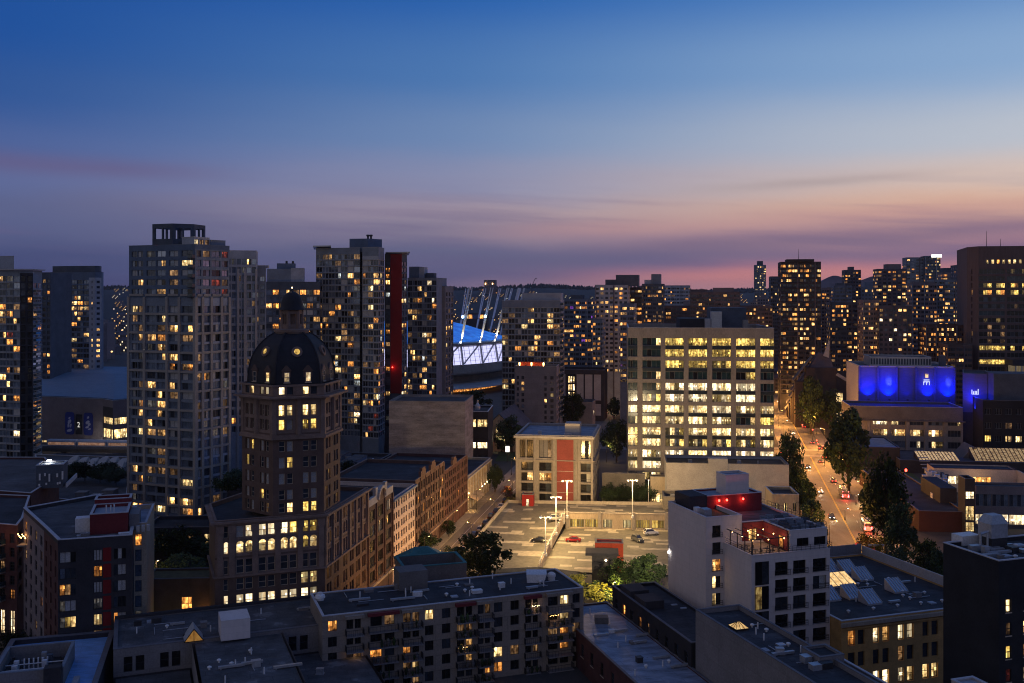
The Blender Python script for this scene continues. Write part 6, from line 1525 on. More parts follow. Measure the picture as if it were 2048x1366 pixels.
_, lx, ly = rbox('plant_base', 'dark_metal', 1984, 1100, 3.0, 2.6, 0, 1.7)
clutter(b, b.roof, b.rect(1, 20, 1, 10.5), 31.71, 22, 9)
ct, lx, ly = rbox('cooling_tower', 'metal', 1983, 1100, 3.2, 2.8, 1.72, 3.9)
mb = MB(); mb.hull([b.P(lx - .1, ly - .1, 35.62), b.P(lx + 3.3, ly - .1, 35.62), b.P(lx + 3.3, ly + 2.9, 35.62), b.P(lx - .1, ly + 2.9, 35.62)], [b.P(lx + .6, ly + .5, 36.9), b.P(lx + 2.6, ly + .5, 36.9), b.P(lx + 2.6, ly + 2.3, 36.9), b.P(lx + .6, ly + 2.3, 36.9)]); b.part('hood', mb, 'roof_pale', b.roof)
mb = MB(); q0 = b.P(lx - 1.6, ly + .6, 31.7); mb.tube(q0, (q0[0], q0[1], 34.2), .22); mb.tube((q0[0], q0[1], 34.2), b.P(lx + .1, ly + .6, 34.5), .22); mb.tube(b.P(lx - .5, ly + .3, 31.7), b.P(lx - .5, ly + .3, 34.3), .18); b.part('pipe', mb, 'metal', b.roof)
rbox('plant_box', 'white_metal', 1925, 1092, 3.6, 2.4, 0, 1.5); rbox('plant_box', 'metal', 1945, 1104, 2.0, 1.0, 0, .9); rbox('duct', 'metal', 1968, 1118, 3.2, .8, 0, .6); rbox('hatch', 'roof_pale', 2032, 1096, 2.2, 1.4, 0, .3)
b.done()
b = B('roof_house', 'pale low roof box poking into the very bottom right edge', (54, 124)); b.frame(at(1948, 1392, 20)[:2], 18)
b.volume(b.rect(0, 3.5, 0, 4), 0, 20.6, 'pale_wall', 'roof_pale', [], 'coping', par=.2); b.done()
# grey party wall building with the pyramid skylight
b = B('party_wall_building', 'narrow building with a tall blank grey side wall and a glowing pyramid skylight', (40, 150)); b.frame((44.2, 132), 18)
zg = 17.5
b.volume(b.rect(0, 8.6, 0, 41), 0, zg, 'grey_wall', 'roof_dark', [], 'dark_coping', par=.7)
def pyr(bb, px, py, z, w, d, h, mat, nm='skylight'):
    x, y, _ = at(px, py, z); lx = (x - bb.o[0]) * bb.u[0] + (y - bb.o[1]) * bb.u[1]; ly = (x - bb.o[0]) * bb.w[0] + (y - bb.o[1]) * bb.w[1]
    mb = MB(); lo = [bb.P(lx - w / 2, ly - d / 2, z + .35), bb.P(lx + w / 2, ly - d / 2, z + .35), bb.P(lx + w / 2, ly + d / 2, z + .35), bb.P(lx - w / 2, ly + d / 2, z + .35)]
    hi = [bb.P(lx - w * .12, ly - .04, z + h), bb.P(lx + w * .12, ly - .04, z + h), bb.P(lx + w * .12, ly + .04, z + h), bb.P(lx - w * .12, ly + .04, z + h)]
    mb.hull(lo, hi, 0); base = [(*q[:2], z) for q in lo]; mb.hull(base, lo, 1, False)
    for k in range(4):
        for f_ in (0, .33, .66): mb.bar(Vector(lo[k]).lerp(Vector(lo[(k + 1) % 4]), f_) + Vector((0, 0, .03)), Vector(hi[k]).lerp(Vector(hi[(k + 1) % 4]), f_) + Vector((0, 0, .03)), .07, .07, 1)
    return bb.part(nm, mb, [mat, 'frame_dark'], bb.roof)
pyr(b, 1477, 1257, zg - .69, 2.3, 2.5, 1.1, 'lantern_lit')
vents(b, b.roof, [(*b.P(4, 26), 1), (*b.P(6, 31), 1), (*b.P(3, 20), 2)], zg - .69)
clutter(b, b.roof, b.rect(.6, 8, 8, 40), zg - .69, 16, 6)
b.volume(b.rect(8.61, 14, 6, 20), 0, zg - 2.5, 'grey_wall', 'roof_dark', [], 'coping', par=.3)
ph = [*[b.P(9.2, 14.5), b.P(13.6, 14.5), b.P(13.6, 19), b.P(9.2, 19)]]
o_ = at(1641, 1340, 15.0); ph = None
b.frame(xy(1640, 147), 18)
ph = b.rect(0, 4.2, 0, 4.6); b.volume(ph, 0, zat(1316, 147), 'grey_wall', 'roof_dark', [dict(e=0, z0=14, z1=zat(1316, 147) - .4, cols=[(1.2, 2.0)], rows=[(zat(1344, 147), zat(1328, 147))], dep=.1, pick=lambda r, c, q=0: 'bluish')], 'dark_coping', par=.25, wall_name='penthouse'); b.done()
# dark old building with a few lit windows
b = B('tenement', 'very dark old tenement with scattered lit windows wedged against the white hotel', (33, 190)); b.frame((32.7, 166), 17)
b.volume(b.rect(0, 9.6, 6, 41), 0, 11.5, 'black_wall', 'roof_dark', [dict(e=3, z0=1, z1=10.8, n=9, fr=.34, rows=[(7.4, 9.4), (3.4, 5.6)], sty='sashd', k=dict(deep=.4, off=.18, amber=.2, warm=.16, cream=.06), dep=.25)], 'dark_coping', par=.5)
for k, (c0_, c1_) in enumerate(((26, 31), (33, 38))): b.lbox('light_well', 'dark_wall', .5, 4.5, c0_, c1_, 11.02, 12.6)
b.lbox('skylight', 'roof_pale', 6.6, 7.8, 27, 27.5, 11.02, 11.2, b.roof); b.lbox('skylight', 'roof_pale', 7.4, 8.6, 24.6, 25.1, 11.02, 11.2, b.roof)
b.done()
# long worn roof
b = B('flat_roof_building', 'low brick building with a long worn bluish flat roof', (25, 180)); b.frame((22.6, 158), 17)
b.volume(b.rect(0, 12.2, 0, 49), 0, 7.2, 'maroon_brick', 'roof_blue', [dict(e=3, z0=1, z1=6.6, n=10, fr=.3, rows=[(3, 5.4)], sty='sashd', k=dict(deep=.6, amber=.25, off=.15), dep=.25)], 'dark_coping', par=.25)
hx = lambda px, py: at(px, py, 6.95)
x, y, _ = hx(1203, 1245); mb = MB(); mb.prism([(x - 1.3, y - 1), (x + 1.3, y - 1.0), (x + 1.3, y + 1), (x - 1.3, y + 1)], 6.96, 8.2); b.part('hatch', mb, 'concrete_dark', b.roof)
vents(b, b.roof, [(*hx(px, py)[:2], k) for px, py, k in ((1292, 1336, 0), (1338, 1326, 0), (1270, 1352, 1), (1180, 1228, 1), (1236, 1296, 1))], 6.96); clutter(b, b.roof, b.rect(1, 11.5, 6, 47), 6.96, 12, 12); b.done()
# apartment block with balconies
ap = B('apartment_building', 'grey apartment block with stacked cluttered balconies and a long dark roof across the bottom', (0, 190)); ap.frame(xy(645, 175), 20)
apx = lambda px: reach(ap.o, ap.u, px); AW = apx(1167)
za = 15.0
wc = [(apx(a), apx(c)) for a, c in ((656, 674), (850, 867), (884, 901), (988, 1005), (1021, 1038), (1145, 1160))]
bal = [(apx(a), apx(c)) for a, c in ((690, 726), (736, 796), (803, 843), (911, 949), (953, 984), (1048, 1080), (1092, 1143))]
dc = []
for a, c in bal: dc += [(a + (c - a) * .08, a + (c - a) * .46), (a + (c - a) * .55, a + (c - a) * .88)]
allc = sorted(wc + dc)
def apick(r, c, q=0):
    x = allc[c]
    if x in wc: return rng.choices(['deep', 'off', 'dim', 'cream', 'amber'], [.62, .2, .07, .05, .06])[0]
    return rng.choices(['deep', 'off', 'amber', 'warm', 'dim', 'cream', 'redroom'], [.42, .16, .14, .07, .15, .04, .02])[0]
arow = [(za - 2.75 - 2.8 * k, za - .95 - 2.8 * k) for k in range(5)]
apl = ap.rect(0, AW, 0, 14)
ap.volume(apl, 0, za, 'apt_wall', 'roof_dark', [dict(e=0, z0=.5, z1=14.6, cols=allc, rows=arow, sty='two', dep=.3, pick=apick)], 'coping', par=.15)
for bi, (a, c) in enumerate(bal):
    for k in range(5):
        z = za - 3.65 - 2.8 * k
        out = (1.5, 1.0, 1.5, 1.3, 1.7, .9, 1.5)[bi]
        o = ap.balcony(apl, 0, a + .05, c - .05, z, out, 'grey_wall', 'frame_dark', None)
        if rng.random() < .6:                             # plants and boxes on the balcony
            mb = MB()
            for _ in range(7):
                q = ap.P(rng.uniform(a + .3, c - .4), -rng.uniform(.3, out - .25)); r_ = rng.uniform(.18, .4); h_ = rng.uniform(.4, 1.3)
                mb.lathe(q[0], q[1], [(r_ * .5, z + .01), (r_ * .6, z + .3), (r_, z + .3 + h_ * .3), (r_ * .7, z + .3 + h_ * .7), (.05, z + .3 + h_)], 7, rng.randint(0, 2))
            part('balcony_plants', mb, ['leaf_dark', 'leaf_mid', 'concrete_dark'], o)
    mb = MB(); mb.prism(ap.rect(a - .1, c + .1, -.9, -.02), za - .75, za - .2); ap.part('canopy', mb, 'dull_maroon' if bi % 2 else 'apt_wall')
for a, c, col in ((bal[0][0] + 1.7, 2, 'lamp_orange'), (bal[3][0] + 1.2, 2.6, 'lamp_orange'), (bal[6][0] + 1.5, 1.2, 'lamp_orange'), (bal[5][0] + 2, .4, 'lamp_warm')):
    mb = MB(); zz = za - 1.2 - 2.8 * c
    for i in range(6): q = ap.P(a - .8 + i * .33, -.5); mb.lathe(q[0], q[1], [(.01, zz - .04 + .1 * (i % 2)), (.06, zz + .1 * (i % 2)), (.01, zz + .05 + .1 * (i % 2))], 6)
    ap.part('string_light', mb, col); q = ap.P(a, -.7, zz - .1); lamp('POINT', q, 14, (1, .5, .18), ap.root, .1)
axy = lambda px, py: at(px, py, za - .15)[:2]
x, y = axy(640, 1200); mb = MB(); mb.lathe(x, y, [(.75, za - .14), (.75, za + .3), (1.0, za + .35), (.85, za + .8), (.5, za + 1.0), (.5, za + 1.25)], 14); ap.part('vent', mb, 'white_metal', ap.roof)
x, y = axy(1103, 1160); mb = MB(); mb.lathe(x, y, [(.7, za - .14), (.7, za + .5), (.85, za + .6), (.8, za + 1.1), (.4, za + 1.4)], 14); ap.part('vent', mb, 'white_metal', ap.roof)
x, y = axy(1072, 1163); mb = MB(); mb.hull([(x - 1.8, y - 1, za - .14), (x + 1.5, y - 1, za - .14), (x + 1.5, y + 1.2, za - .14), (x - 1.8, y + 1.2, za - .14)], [(x - 1.9, y - 1, za + 1.5), (x + 2.1, y - 1, za + 1.5), (x + 2.1, y + 1.3, za + 1.9), (x - 1.9, y + 1.3, za + 1.9)]); ap.part('air_unit', mb, 'white_metal', ap.roof)
vents(ap, ap.roof, [(*axy(px, py), k) for px, py, k in ((914, 1172, 0), (822, 1185, 1), (930, 1184, 0), (985, 1158, 1), (720, 1195, 1), (1000, 1180, 1))], za - .14)
ap.lbox('stair_house', 'concrete_dark', apx(826), apx(826) + 5.6, 10.5, 15, za - .14, za + 3.4)
clutter(ap, ap.roof, ap.rect(1, AW - 1, 2, 13), za - .14, 34, 5)
ap.done(110)
# hip roofed house behind it
b = B('copper_roof_house', 'brick house with green copper hip roof and deep parapet behind the long apartment roof', at(880, 1150, 12)); b.frame(at(806, 1172, 13)[:2], 17)
pl = b.rect(0, 13.2, 0, 9); b.volume(pl, 0, 16.6, 'concrete_dark', 'dark_wall', [], 'copper_green', par=2.2, cw=.5)
mb = MB(); mb.hull([b.P(1, 9.2, 14.5), b.P(12.5, 9.2, 14.5), b.P(12.5, 17, 14.5), b.P(1, 17, 14.5)], [b.P(5, 12.6, 17.2), b.P(8, 12.6, 17.2), b.P(8, 13.4, 17.2), b.P(5, 13.4, 17.2)], 0, True, True); b.part('hip_roof', mb, 'copper_green')
b.lbox('rear_wall', 'brown_brick', 1.4, 12.1, 9.3, 16.6, 0, 14.45); b.done()
# big grey roof
b = B('grey_roof_building', 'wide old building with stained grey roof, pale screen box and lit triangular skylight', (-55, 170)); b.frame(xy(225, 152), 21)
u0 = lambda px, py, z: None
BW = 42
b.frame((-61.5, 153), 21)
rear = b.rect(0, BW, 15, 32); b.volume(rear, 0, 12.0, 'grey_wall', 'roof_patched', [dict(e=0, z0=7.6, z1=11.6, cols=[(1.6, 3.0), (3.5, 4.9), (7.4, 8.8), (9.3, 10.7), (29, 30.4), (31, 32.4), (35.5, 36.9), (37.4, 38.8)], rows=[(8.0, 10.6)], sty='sashd', dep=.3, k=dict(deep=.8, off=.2))], 'dark_coping', par=.15, cw=.6)
clutter(b, b.roof, b.rect(1, 26, 16, 30), 11.86, 14, 10); clutter(b, b.roof, b.rect(30, 41, 16, 30), 11.86, 6, 13)
b.lbox('roof_parapet', 'dark_wall', 0, BW, 31.2, 31.9, 12.14, 12.6)
mid = b.rect(12.5, 28, -20, 14.99); b.volume(mid, 0, 11.7, 'grey_wall', 'roof_patched', [], 'dark_coping', par=.1, cw=.5, cop=False)
clutter(b, b.roof, b.rect(13, 27, -12, 12), 11.61, 12, 11)
lf = b.rect(0, 12.49, -20, 14.99); b.volume(lf, 0, 7.4, 'dark_wall', 'roof_grey', [], 'dark_coping', par=.2, cop=False)
rg_ = b.rect(28.01, BW, -20, 14.99); b.volume(rg_, 0, 7.4, 'dark_wall', 'roof_patched', [], 'dark_coping', par=.2, cop=False)
bx = lambda px, py, z: ((at(px, py, z)[0] - b.o[0]) * b.u[0] + (at(px, py, z)[1] - b.o[1]) * b.u[1], (at(px, py, z)[0] - b.o[0]) * b.w[0] + (at(px, py, z)[1] - b.o[1]) * b.w[1])
a, c = bx(442, 1284, 11.9); b.lbox('screen_box', 'white_wall', a, a + 4.9, c, c + 5.4, 12.0, 15.5)
a, c = bx(388, 1284, 11.9)
mb = MB(); A_, B_, C_ = b.P(a - 1.6, c, 12.0), b.P(a + 1.6, c, 12.0), b.P(a, c, 14.1)
A2_, B2_, C2_ = b.P(a - 1.6, c + 3.4, 12.0), b.P(a + 1.6, c + 3.4, 12.0), b.P(a, c + 3.4, 14.3)
mb.poly([A_, B_, C_], 0); mb.quad(A_, C_, C2_, A2_, 1); mb.quad(B_, B2_, C2_, C_, 1); mb.poly([A2_, C2_, B2_], 1)
for p_, q_ in ((A_, C_), (B_, C_), (A_, B_)): mb.bar(p_, q_, .12, .12, 2)
m_ = tuple((Vector(A_) + Vector(B_)) / 2); mb.bar(m_, C_, .1, .1, 2); 
for k in range(7): mb.bar(tuple(Vector(A_).lerp(Vector(A2_), k / 6)), tuple(Vector(C_).lerp(Vector(C2_), k / 6)), .09, .09, 3); mb.bar(tuple(Vector(B_).lerp(Vector(B2_), k / 6)), tuple(Vector(C_).lerp(Vector(C2_), k / 6)), .09, .09, 3)
b.part('skylight', mb, ['lantern_amber', 'roof_pale', 'frame_dark', 'frame_pale'])
rp2 = b.roof
vents(b, b.roof, [(*at(px, py, 12)[:2], k) for px, py, k in ((334, 1256, 0), (522, 1228, 1))], 12.0); vents(b, rp2, [(*at(px, py, 11.7)[:2], k) for px, py, k in ((438, 1324, 0), (471, 1332, 1))], 11.61); vents(b, rp2, [(*at(px, py, 7.3)[:2], k) for px, py, k in ((535, 1357, 0), (640, 1347, 2), (585, 1352, 2))], 7.21)
b.done()
# blue roof with the mechanical pit
b = B('blue_roof_building', 'low building with a blue painted roof and an open mechanical pit full of pipes', (-80, 165)); b.frame((-81.5, 150), 16)
b.volume(b.rect(0, 17.3, 0, 29), 0, 10.0, 'dark_wall', 'blue_deck', [], 'dark_coping', par=.8, cw=.8)
pit = b.rect(1.6, 12.0, 5.5, 18); b.volume(pit, 9.21, 12.2, 'grey_wall', 'dark_metal', [], 'blue_grey', par=2.2, cw=.4, wall_name='pit_wall')
pr_ = b.roof
for k in range(16):
    a, c = rng.uniform(2.6, 10.6), rng.uniform(7, 16); w_ = rng.uniform(.3, .9); b.lbox('plant_box', rng.choice(['metal', 'white_metal', 'dark_metal', 'slate_panel']), a, a + w_, c, c + w_, 10.02, 10.3 + rng.uniform(.3, 1.5), pr_)
mb = MB()
for k in range(6): mb.tube(b.P(5 + k * .7, 13, 10.0), b.P(5 + k * .7, 13, 11.7), .13)
for k in range(3): mb.tube(b.P(2.2, 7.5 + k * 2.6, 10.9), b.P(11.4, 7.5 + k * 2.6, 10.9), .1)
b.part('pipe', mb, 'white_metal', pr_)
b.lbox('chimney', 'dark_wall', 9.4, 11.9, 3.6, 5.4, 9.22, 13.0); b.lbox('duct', 'metal', 13.4, 14.3, 2, 7, 9.22, 10.2)
b.done()
# ================================================================ LEFT SIDE
# dark apartment block with red strips
b = B('apartment_building', 'charcoal apartment block with red vertical panels, pale window blinds and a dark red roof house', xy(180, 190))
V0 = xy(116, 180); u_ = dirv(17.6); Lf = reach(V0, u_, 264); V1 = (V0[0] + u_[0] * Lf, V0[1] + u_[1] * Lf); V3 = xy(47, 207); Vm = xy(88, 190.5)
V2 = (V1[0] - 5, V1[1] + 15)
pl = [V0, V1, V2, (V3[0] + 10, V3[1] + 14), V3, Vm]
zt = 27.2
fx = lambda px: reach(V0, u_, px)
rows = [(24.2 - 2.95 * k - 1.25, 24.2 - 2.95 * k + .75) for k in range(8)]
cols = [(fx(118.5), fx(152)), (fx(187), fx(204.5)), (fx(227), fx(252))]
pick11 = {(0, 0): ('blind', 'blind', 'deep'), (0, 1): ('blind',), (0, 2): ('deep', 'blind'), (1, 0): ('bluish', 'off', 'off'), (1, 1): ('amber',), (1, 2): ('off', 'blind', 'blind'), (2, 0): ('amber', 'dim', 'off'), (2, 1): ('blind',), (2, 2): ('off', 'blind', 'blind'), (3, 0): ('dimcool', 'blind', 'blind'), (3, 1): ('dimcool',), (3, 2): ('off', 'deep', 'deep'), (4, 0): ('dimcool', 'yellow', 'cream'), (4, 1): ('cream',), (4, 2): ('amber', 'blind', 'blind'), (5, 1): ('dim',)}
wl_len = math.hypot(Vm[0] - V3[0], Vm[1] - V3[1])
b.volume(pl, 0, zt, 'dark_wall', 'roof_patched', [dict(e=0, z0=2, z1=26.4, cols=cols, rows=rows, sty='three', dep=.3, pick=lambda r, c, q=0: pick11.get((r, c), ('off', 'deep', 'off'))),
    dict(e=4, z0=2, z1=26.4, n=4, fr=.42, rows=rows, sty='sashd', mat='mauve_wall', dep=.3, k=dict(off=.6, deep=.25, amber=.08, dim=.07)), dict(e=5, z0=2, z1=26.4, n=3, fr=.34, rows=rows, sty='sashd', mat='maroon_brick', dep=.3, k=dict(off=.7, deep=.3))], 'coping', par=.7, cw=.5)
b.frame(V0, 17.6)
for k in range(8):
    z = rows[k][0]; mb = MB(); mb.prism(b.rect(fx(206), fx(222.5), -.06, -.004), z - .2, z + 2.3); b.part('red_panel', mb, 'red_panel')
rh = [b.P(4.8, 5.5), b.P(11.5, 5.5), b.P(11.5, 15), b.P(4.8, 15)]
b.volume(rh, zt - .69, zt + 3.1, 'dull_maroon', 'roof_pale', [], 'coping', par=.6, wall_name='roof_house')
b.volume(b.rect(4.8, 11.5, 15.02, 19), zt - .69, zt + 4.0, 'dull_maroon', 'dark_metal', [], 'coping', par=2.2, wall_name='roof_house')
mb = MB()
for a in (7.4, 8.2, 8.8): mb.tube(b.P(a, 9, zt + 2.5), b.P(a, 9, zt + 4.0 + .2 * (a % 1)), .14)
b.part('pipe', mb, 'white_metal', b.roof)
b.lbox('air_unit', 'white_metal', 2.0, 4.6, 8, 10.4, zt - .69, zt + 2.0); b.lbox('roof_house', 'grey_wall', 11.6, 13.4, 7, 13.5, zt - .69, zt + 2.4)
for k in range(3): b.lbox('plant_box', 'metal', 13 + k * .9, 13.6 + k * .9, 5.0 + k * .3, 5.7 + k * .3, zt - .69, zt + .5)
clutter(b, b.roof, [b.P(2, 1), b.P(13, 1.5), b.P(12, 5), b.P(2, 5)], zt - .69, 10, 14)
# set back beige wing
w0 = xy(255, 191); wu = dirv(14); wL = reach(w0, wu, 293); w1 = (w0[0] + wu[0] * wL, w0[1] + wu[1] * wL)
wp = [w0, w1, (w1[0] - 4.6, w1[1] + 17), (w0[0] - 6, w0[1] + 16)]
b.volume(wp, 0, 27.6, 'beige_wall', 'roof_blue', [dict(e=0, z0=1, z1=26.6, cols=[(wL * .40, wL * .74)], rows=[(q[0] + .35, q[1] + .55) for q in rows], sty='plain', dep=.25, pick=lambda r, c, q=0: ('amber' if r == 0 else 'bluish' if r < 5 else 'dimcool'))], 'coping', par=.8, wall_name='wing_wall')
b.frame(w0, 14); b.lbox('air_unit', 'metal', -1.6, .4, 4, 12, 26.82, 28.6)
b.done(70)
# older brick row at the very edge
b = B('brick_apartments', 'dim reddish brick apartments with balconies, string lights and a lit ground floor', xy(0, 225))
pl = [xy(-120, 212), xy(34, 206), xy(46, 213), xy(60, 236), xy(-110, 240)]
b.volume(pl, 0, 23.8, 'maroon_brick', 'roof_dark', [dict(e=0, z0=.3, z1=22, n=8, fr=.5, rows=[(1.0, 6.0)] + [(8.4 + 2.9 * k, 10.4 + 2.9 * k) for k in range(5)], sty='grid', dep=.3, pick=lambda r, c, q=0: 'white' if r == 5 and c in (6, 7) else rng.choices(['deep', 'off', 'amber', 'dim'], [.6, .2, .1, .1])[0]), dict(e=1, z0=7, z1=22, n=1, fr=.5, rows=[(8.4 + 2.9 * k, 10.4 + 2.9 * k) for k in range(5)], sty='two', dep=.3, k=dict(deep=.7, amber=.3))], 'coping', par=.5)
for k in range(5): b.balcony(pl, 0, 14.3, 17.4, 8.2 + 2.9 * k, 1.3, 'grey_wall'); 
for k in range(4): b.balcony(pl, 0, 8, 11.5, 8.2 + 2.9 * k, 1.3, 'mauve_wall')
b.frame(pl[0], 3)
tz = 20.2
mb = MB()
for k in range(12):
    q = xy(36 + k * 2.1, 205.5 - .3 * (k % 3)); mb.lathe(q[0], q[1], [(.02, tz + 1.8 - .25 * (k % 4)), (.13, tz + 1.92 - .25 * (k % 4)), (.02, tz + 2.05 - .25 * (k % 4))], 6)
b.part('string_light', mb, 'lamp_orange'); q = xy(46, 204.5); lamp('POINT', (q[0], q[1], tz + 1.6), 90, (1, .42, .12), b.root, .15); q = xy(-4, 204); lamp('POINT', (q[0], q[1], 22), 60, (1, .4, .12), b.root, .15)
mb = MB(); q0 = xy(33, 204.2); q1 = xy(60, 204.6); mb.prism([q0, q1, (q1[0], q1[1] + 2.6), (q0[0], q0[1] + 2.6)], tz - .4, tz - .1); b.part('terrace_slab', mb, 'grey_wall')
b.done(60)
b = B('podium_roof', 'grey flat roof with a dark antenna house hung with pale antenna panels', xy(40, 250))
pl = [xy(-120, 246), xy(62, 238), xy(118, 262), xy(90, 290), xy(-120, 290)]
b.volume(pl, 0, 24.0, 'maroon_brick', 'roof_grey', [], 'coping', par=.5)
b.frame(xy(72, 246), 14); ah = b.rect(0, 6.2, 0, 6)
b.volume(ah, 23.51, 29.2, 'slate_panel', 'roof_pale', [], 'coping', par=.3, wall_name='antenna_house')
for k, (a, z, h) in enumerate(((.9, 25.6, 1.6), (2.1, 26.6, .7), (3.1, 25.2, 1.9), (4.9, 26.2, .9), (6.1, 25.6, 2.0), (2.4, 24.4, .5), (5.5, 24.5, .5), (5.0, 24.4, .5), (.8, 24.2, .5))): b.lbox('antenna_panel', 'white_metal', a - .18, a + .18, -.35, -.1, z, z + h)
b.lbox('roof_lamp', 'lamp_white', 1.6, 2.6, 4.6, 5.2, 29.35, 29.7)
b.lbox('planter_wall', 'coping', 6.8, 7.1, 0, 14, 23.51, 24.6); b.done()
b = B('garden_podium', 'low podium roof with pale angular skylights between the arena and the apartments', xy(190, 330))
pl = [xy(84, 300), xy(252, 286), xy(262, 372), xy(70, 378)]
b.volume(pl, 0, 10.5, 'concrete_dark', 'roof_grey', [], 'coping', par=.3)
b.frame(pl[0], -6)
for k in range(12):
    px = 140 + (k % 6) * 20 + (k // 6) * 8; D = 352 + (k // 6) * 12; q = xy(px, D); w_, d_, h_ = 1.5, 2.2, rng.uniform(.9, 1.6)
    mb = MB(); mb.hull([(q[0] - w_, q[1] - d_, 10.21), (q[0] + w_, q[1] - d_, 10.21), (q[0] + w_, q[1] + d_, 10.21), (q[0] - w_, q[1] + d_, 10.21)], [(q[0] - w_ * .9, q[1] - d_ * .5, 10.2 + h_ * .6), (q[0] + w_ * .9, q[1] - d_ * .5, 10.2 + h_ * .5), (q[0] + w_ * .7, q[1] + d_ * .7, 10.3 + h_ * 1.3), (q[0] - w_ * .8, q[1] + d_ * .7, 10.2 + h_)]); b.part('skylight', mb, 'pale_wall', b.roof)
for k, (px, D, w_, d_, h_) in enumerate(((190, 296, 3, 3, 1.4), (215, 300, 3.4, 4, 2.0), (236, 290, 2.6, 3, 2.2), (160, 302, 3, 3, 1.0))):
    q = xy(px, D); mb = MB(); mb.box(q[0] - w_ / 2, q[0] + w_ / 2, q[1], q[1] + d_, 10.21, 10.2 + h_); mb.box(q[0] - w_ / 2 - .1, q[0] + w_ / 2 + .1, q[1] - .1, q[1] + d_ + .1, 10.2 + h_ + .003, 10.35 + h_); b.part('roof_house', mb, 'concrete', b.roof)
b.done()
b = B('market_hall', 'low shop front with warm windows and a blue hoarding under the elevated railway', xy(190, 405)); pl = rect_px(92, 250, 404, -3, 8)
b.volume(pl, 0, 5.4, 'concrete_dark', 'roof_dark', [dict(e=0, z0=.1, z1=5, cols=[(16.6, 22), (27.5, 31)], rows=[(.6, 4.2)], sty='strip', dep=.3, pick=lambda r, c, q=0: 'cream'), ], 'dark_coping', par=.2)
b.frame(pl[0], -3); b.lbox('hoarding', 'hoard_blue', 22.6, 27.2, -.3, -.05, .2, 4.4)
mb = MB(); q = b.P(30.5, -1); mb.lathe(q[0], q[1], [(.2, 3.4), (.55, 3.8), (.2, 4.2)], 8); q = b.P(29.0, -1); mb.lathe(q[0], q[1], [(.2, 3.2), (.45, 3.5), (.2, 3.9)], 8); b.part('wall_lamp', mb, 'lamp_white'); lamp('POINT', (*b.P(30, -2), 3.6), 400, (1, .95, .85), b.root, .3); b.done()
# lit lobby beyond the park
b = B('lobby_building', 'low dark lobby with lit glass seen through the trees beside the domed tower', xy(360, 262)); pl = rect_px(286, 440, 268, 3, 14)
b.volume(pl, 0, 8.6, 'dark_wall', 'roof_dark', [dict(e=0, z0=.2, z1=8, n=9, fr=.7, rows=[(3.6, 6.8)], sty='strip', dep=.3, k=dict(cream=.55, white=.25, deep=.2))], 'dark_coping'); b.done()
b = B('school_wing', 'dim brown courtyard wing with one tall amber lit window beside the domed tower', xy(360, 205)); pl = rect_px(288, 440, 208, 4, 8)
b.volume(pl, 0, 12.0, 'brown_brick', 'moss_roof', [dict(e=0, z0=.2, z1=11.6, cols=[(7.6, 9.8)], rows=[(3.8, 8.2)], sty='grid', dep=.3, pick=lambda r, c, q=0: 'amber'), ], 'dark_coping', par=.3)
b.frame(pl[0], 4); b.lbox('canopy', 'lit_steps', 7.2, 10.1, -2.4, -.1, 2.4, 2.9); b.lbox('side_wall', 'beige_wall', 11.6, 12.6, -4, -.1, 0, 5)
mb = MB(); q = b.P(12.0, -1.5); mb.lathe(q[0], q[1], [(.1, 5.2), (.25, 5.4), (.1, 5.6)], 8); b.part('wall_lamp', mb, 'lamp_orange'); lamp('POINT', (*b.P(13.4, -1.6), 3.6), 110, (1, .5, .12), b.root, .2); lamp('POINT', (*b.P(6.5, -4.5), 2.2), 60, (.95, 1, .5), b.root, .2); b.done()

# ================================================================ RIGHT SIDE
# theatre washed in blue light
b = B('theatre', 'pale panelled theatre block washed in deep blue floodlight above a lower lit wing', xy(1810, 475), 'theatre')
tp = rect_px(1718, 1908, 472, -9, 34); tL = math.hypot(tp[1][0] - tp[0][0], tp[1][1] - tp[0][1])
b.volume(tp, 0, 37.2, 'theatre_wall', 'roof_grey', [], 'pale_wall', par=.6, cw=.8)
b.frame(tp[0], -9)
for k in range(5):
    mb = MB(); mb.prism(b.rect(tL * k / 5 + .36, tL * (k + 1) / 5 - .36, -.2, -.01), 18, 36.6); b.part('wall_panel', mb, 'theatre_panel')
b.frame(tp[0], -9)
lp = rect_px(1700, 1926, 446, -9, 22)
lL = math.hypot(lp[1][0] - lp[0][0], lp[1][1] - lp[0][1])
lx_ = lambda px: reach(lp[0], dirv(-9), px)
cs = [(lx_(a), lx_(c)) for a, c in ((1746, 1775), (1783, 1811), (1820, 1848), (1857, 1886), (1896, 1922))]
pkt = lambda r, c, q=0: [[('white',), ('cream', 'cream', 'off', 'off'), ('off',), ('off', 'bluish'), ('off', 'off', 'off', 'cream')], [('dim', 'dim', 'dim', 'cream'), ('dim', 'cream', 'warm', 'warm'), ('dim', 'cream', 'cream', 'dim'), ('warm', 'bright', 'warm', 'dim'), ('off',)], [('bluish', 'off'), ('bluish',), ('off', 'off', 'bright', 'off'), ('off', 'cream', 'faint', 'faint'), ('off',)]][r][c]
z_l = zat(812, 446)
b.volume(lp, 0, z_l, 'concrete_dark', 'roof_grey', [dict(e=0, z0=1.2, z1=14.6, cols=cs, rows=[(zat(848, 446), zat(836, 446)), (zat(870, 446), zat(857, 446)), (zat(893, 446), zat(880, 446))], sty='four', mat='concrete', dep=.6, pick=pkt)], 'pale_wall', par=1.0, wall_name='lower_wall')
b.frame(lp[0], -9)
for px in (1737, 1779, 1815, 1852, 1891):
    a = lx_(px); mb = MB(); mb.prism(b.rect(a - .7, a + .7, -.5, -.01), .2, 14.6); b.part('pilaster', mb, 'concrete')
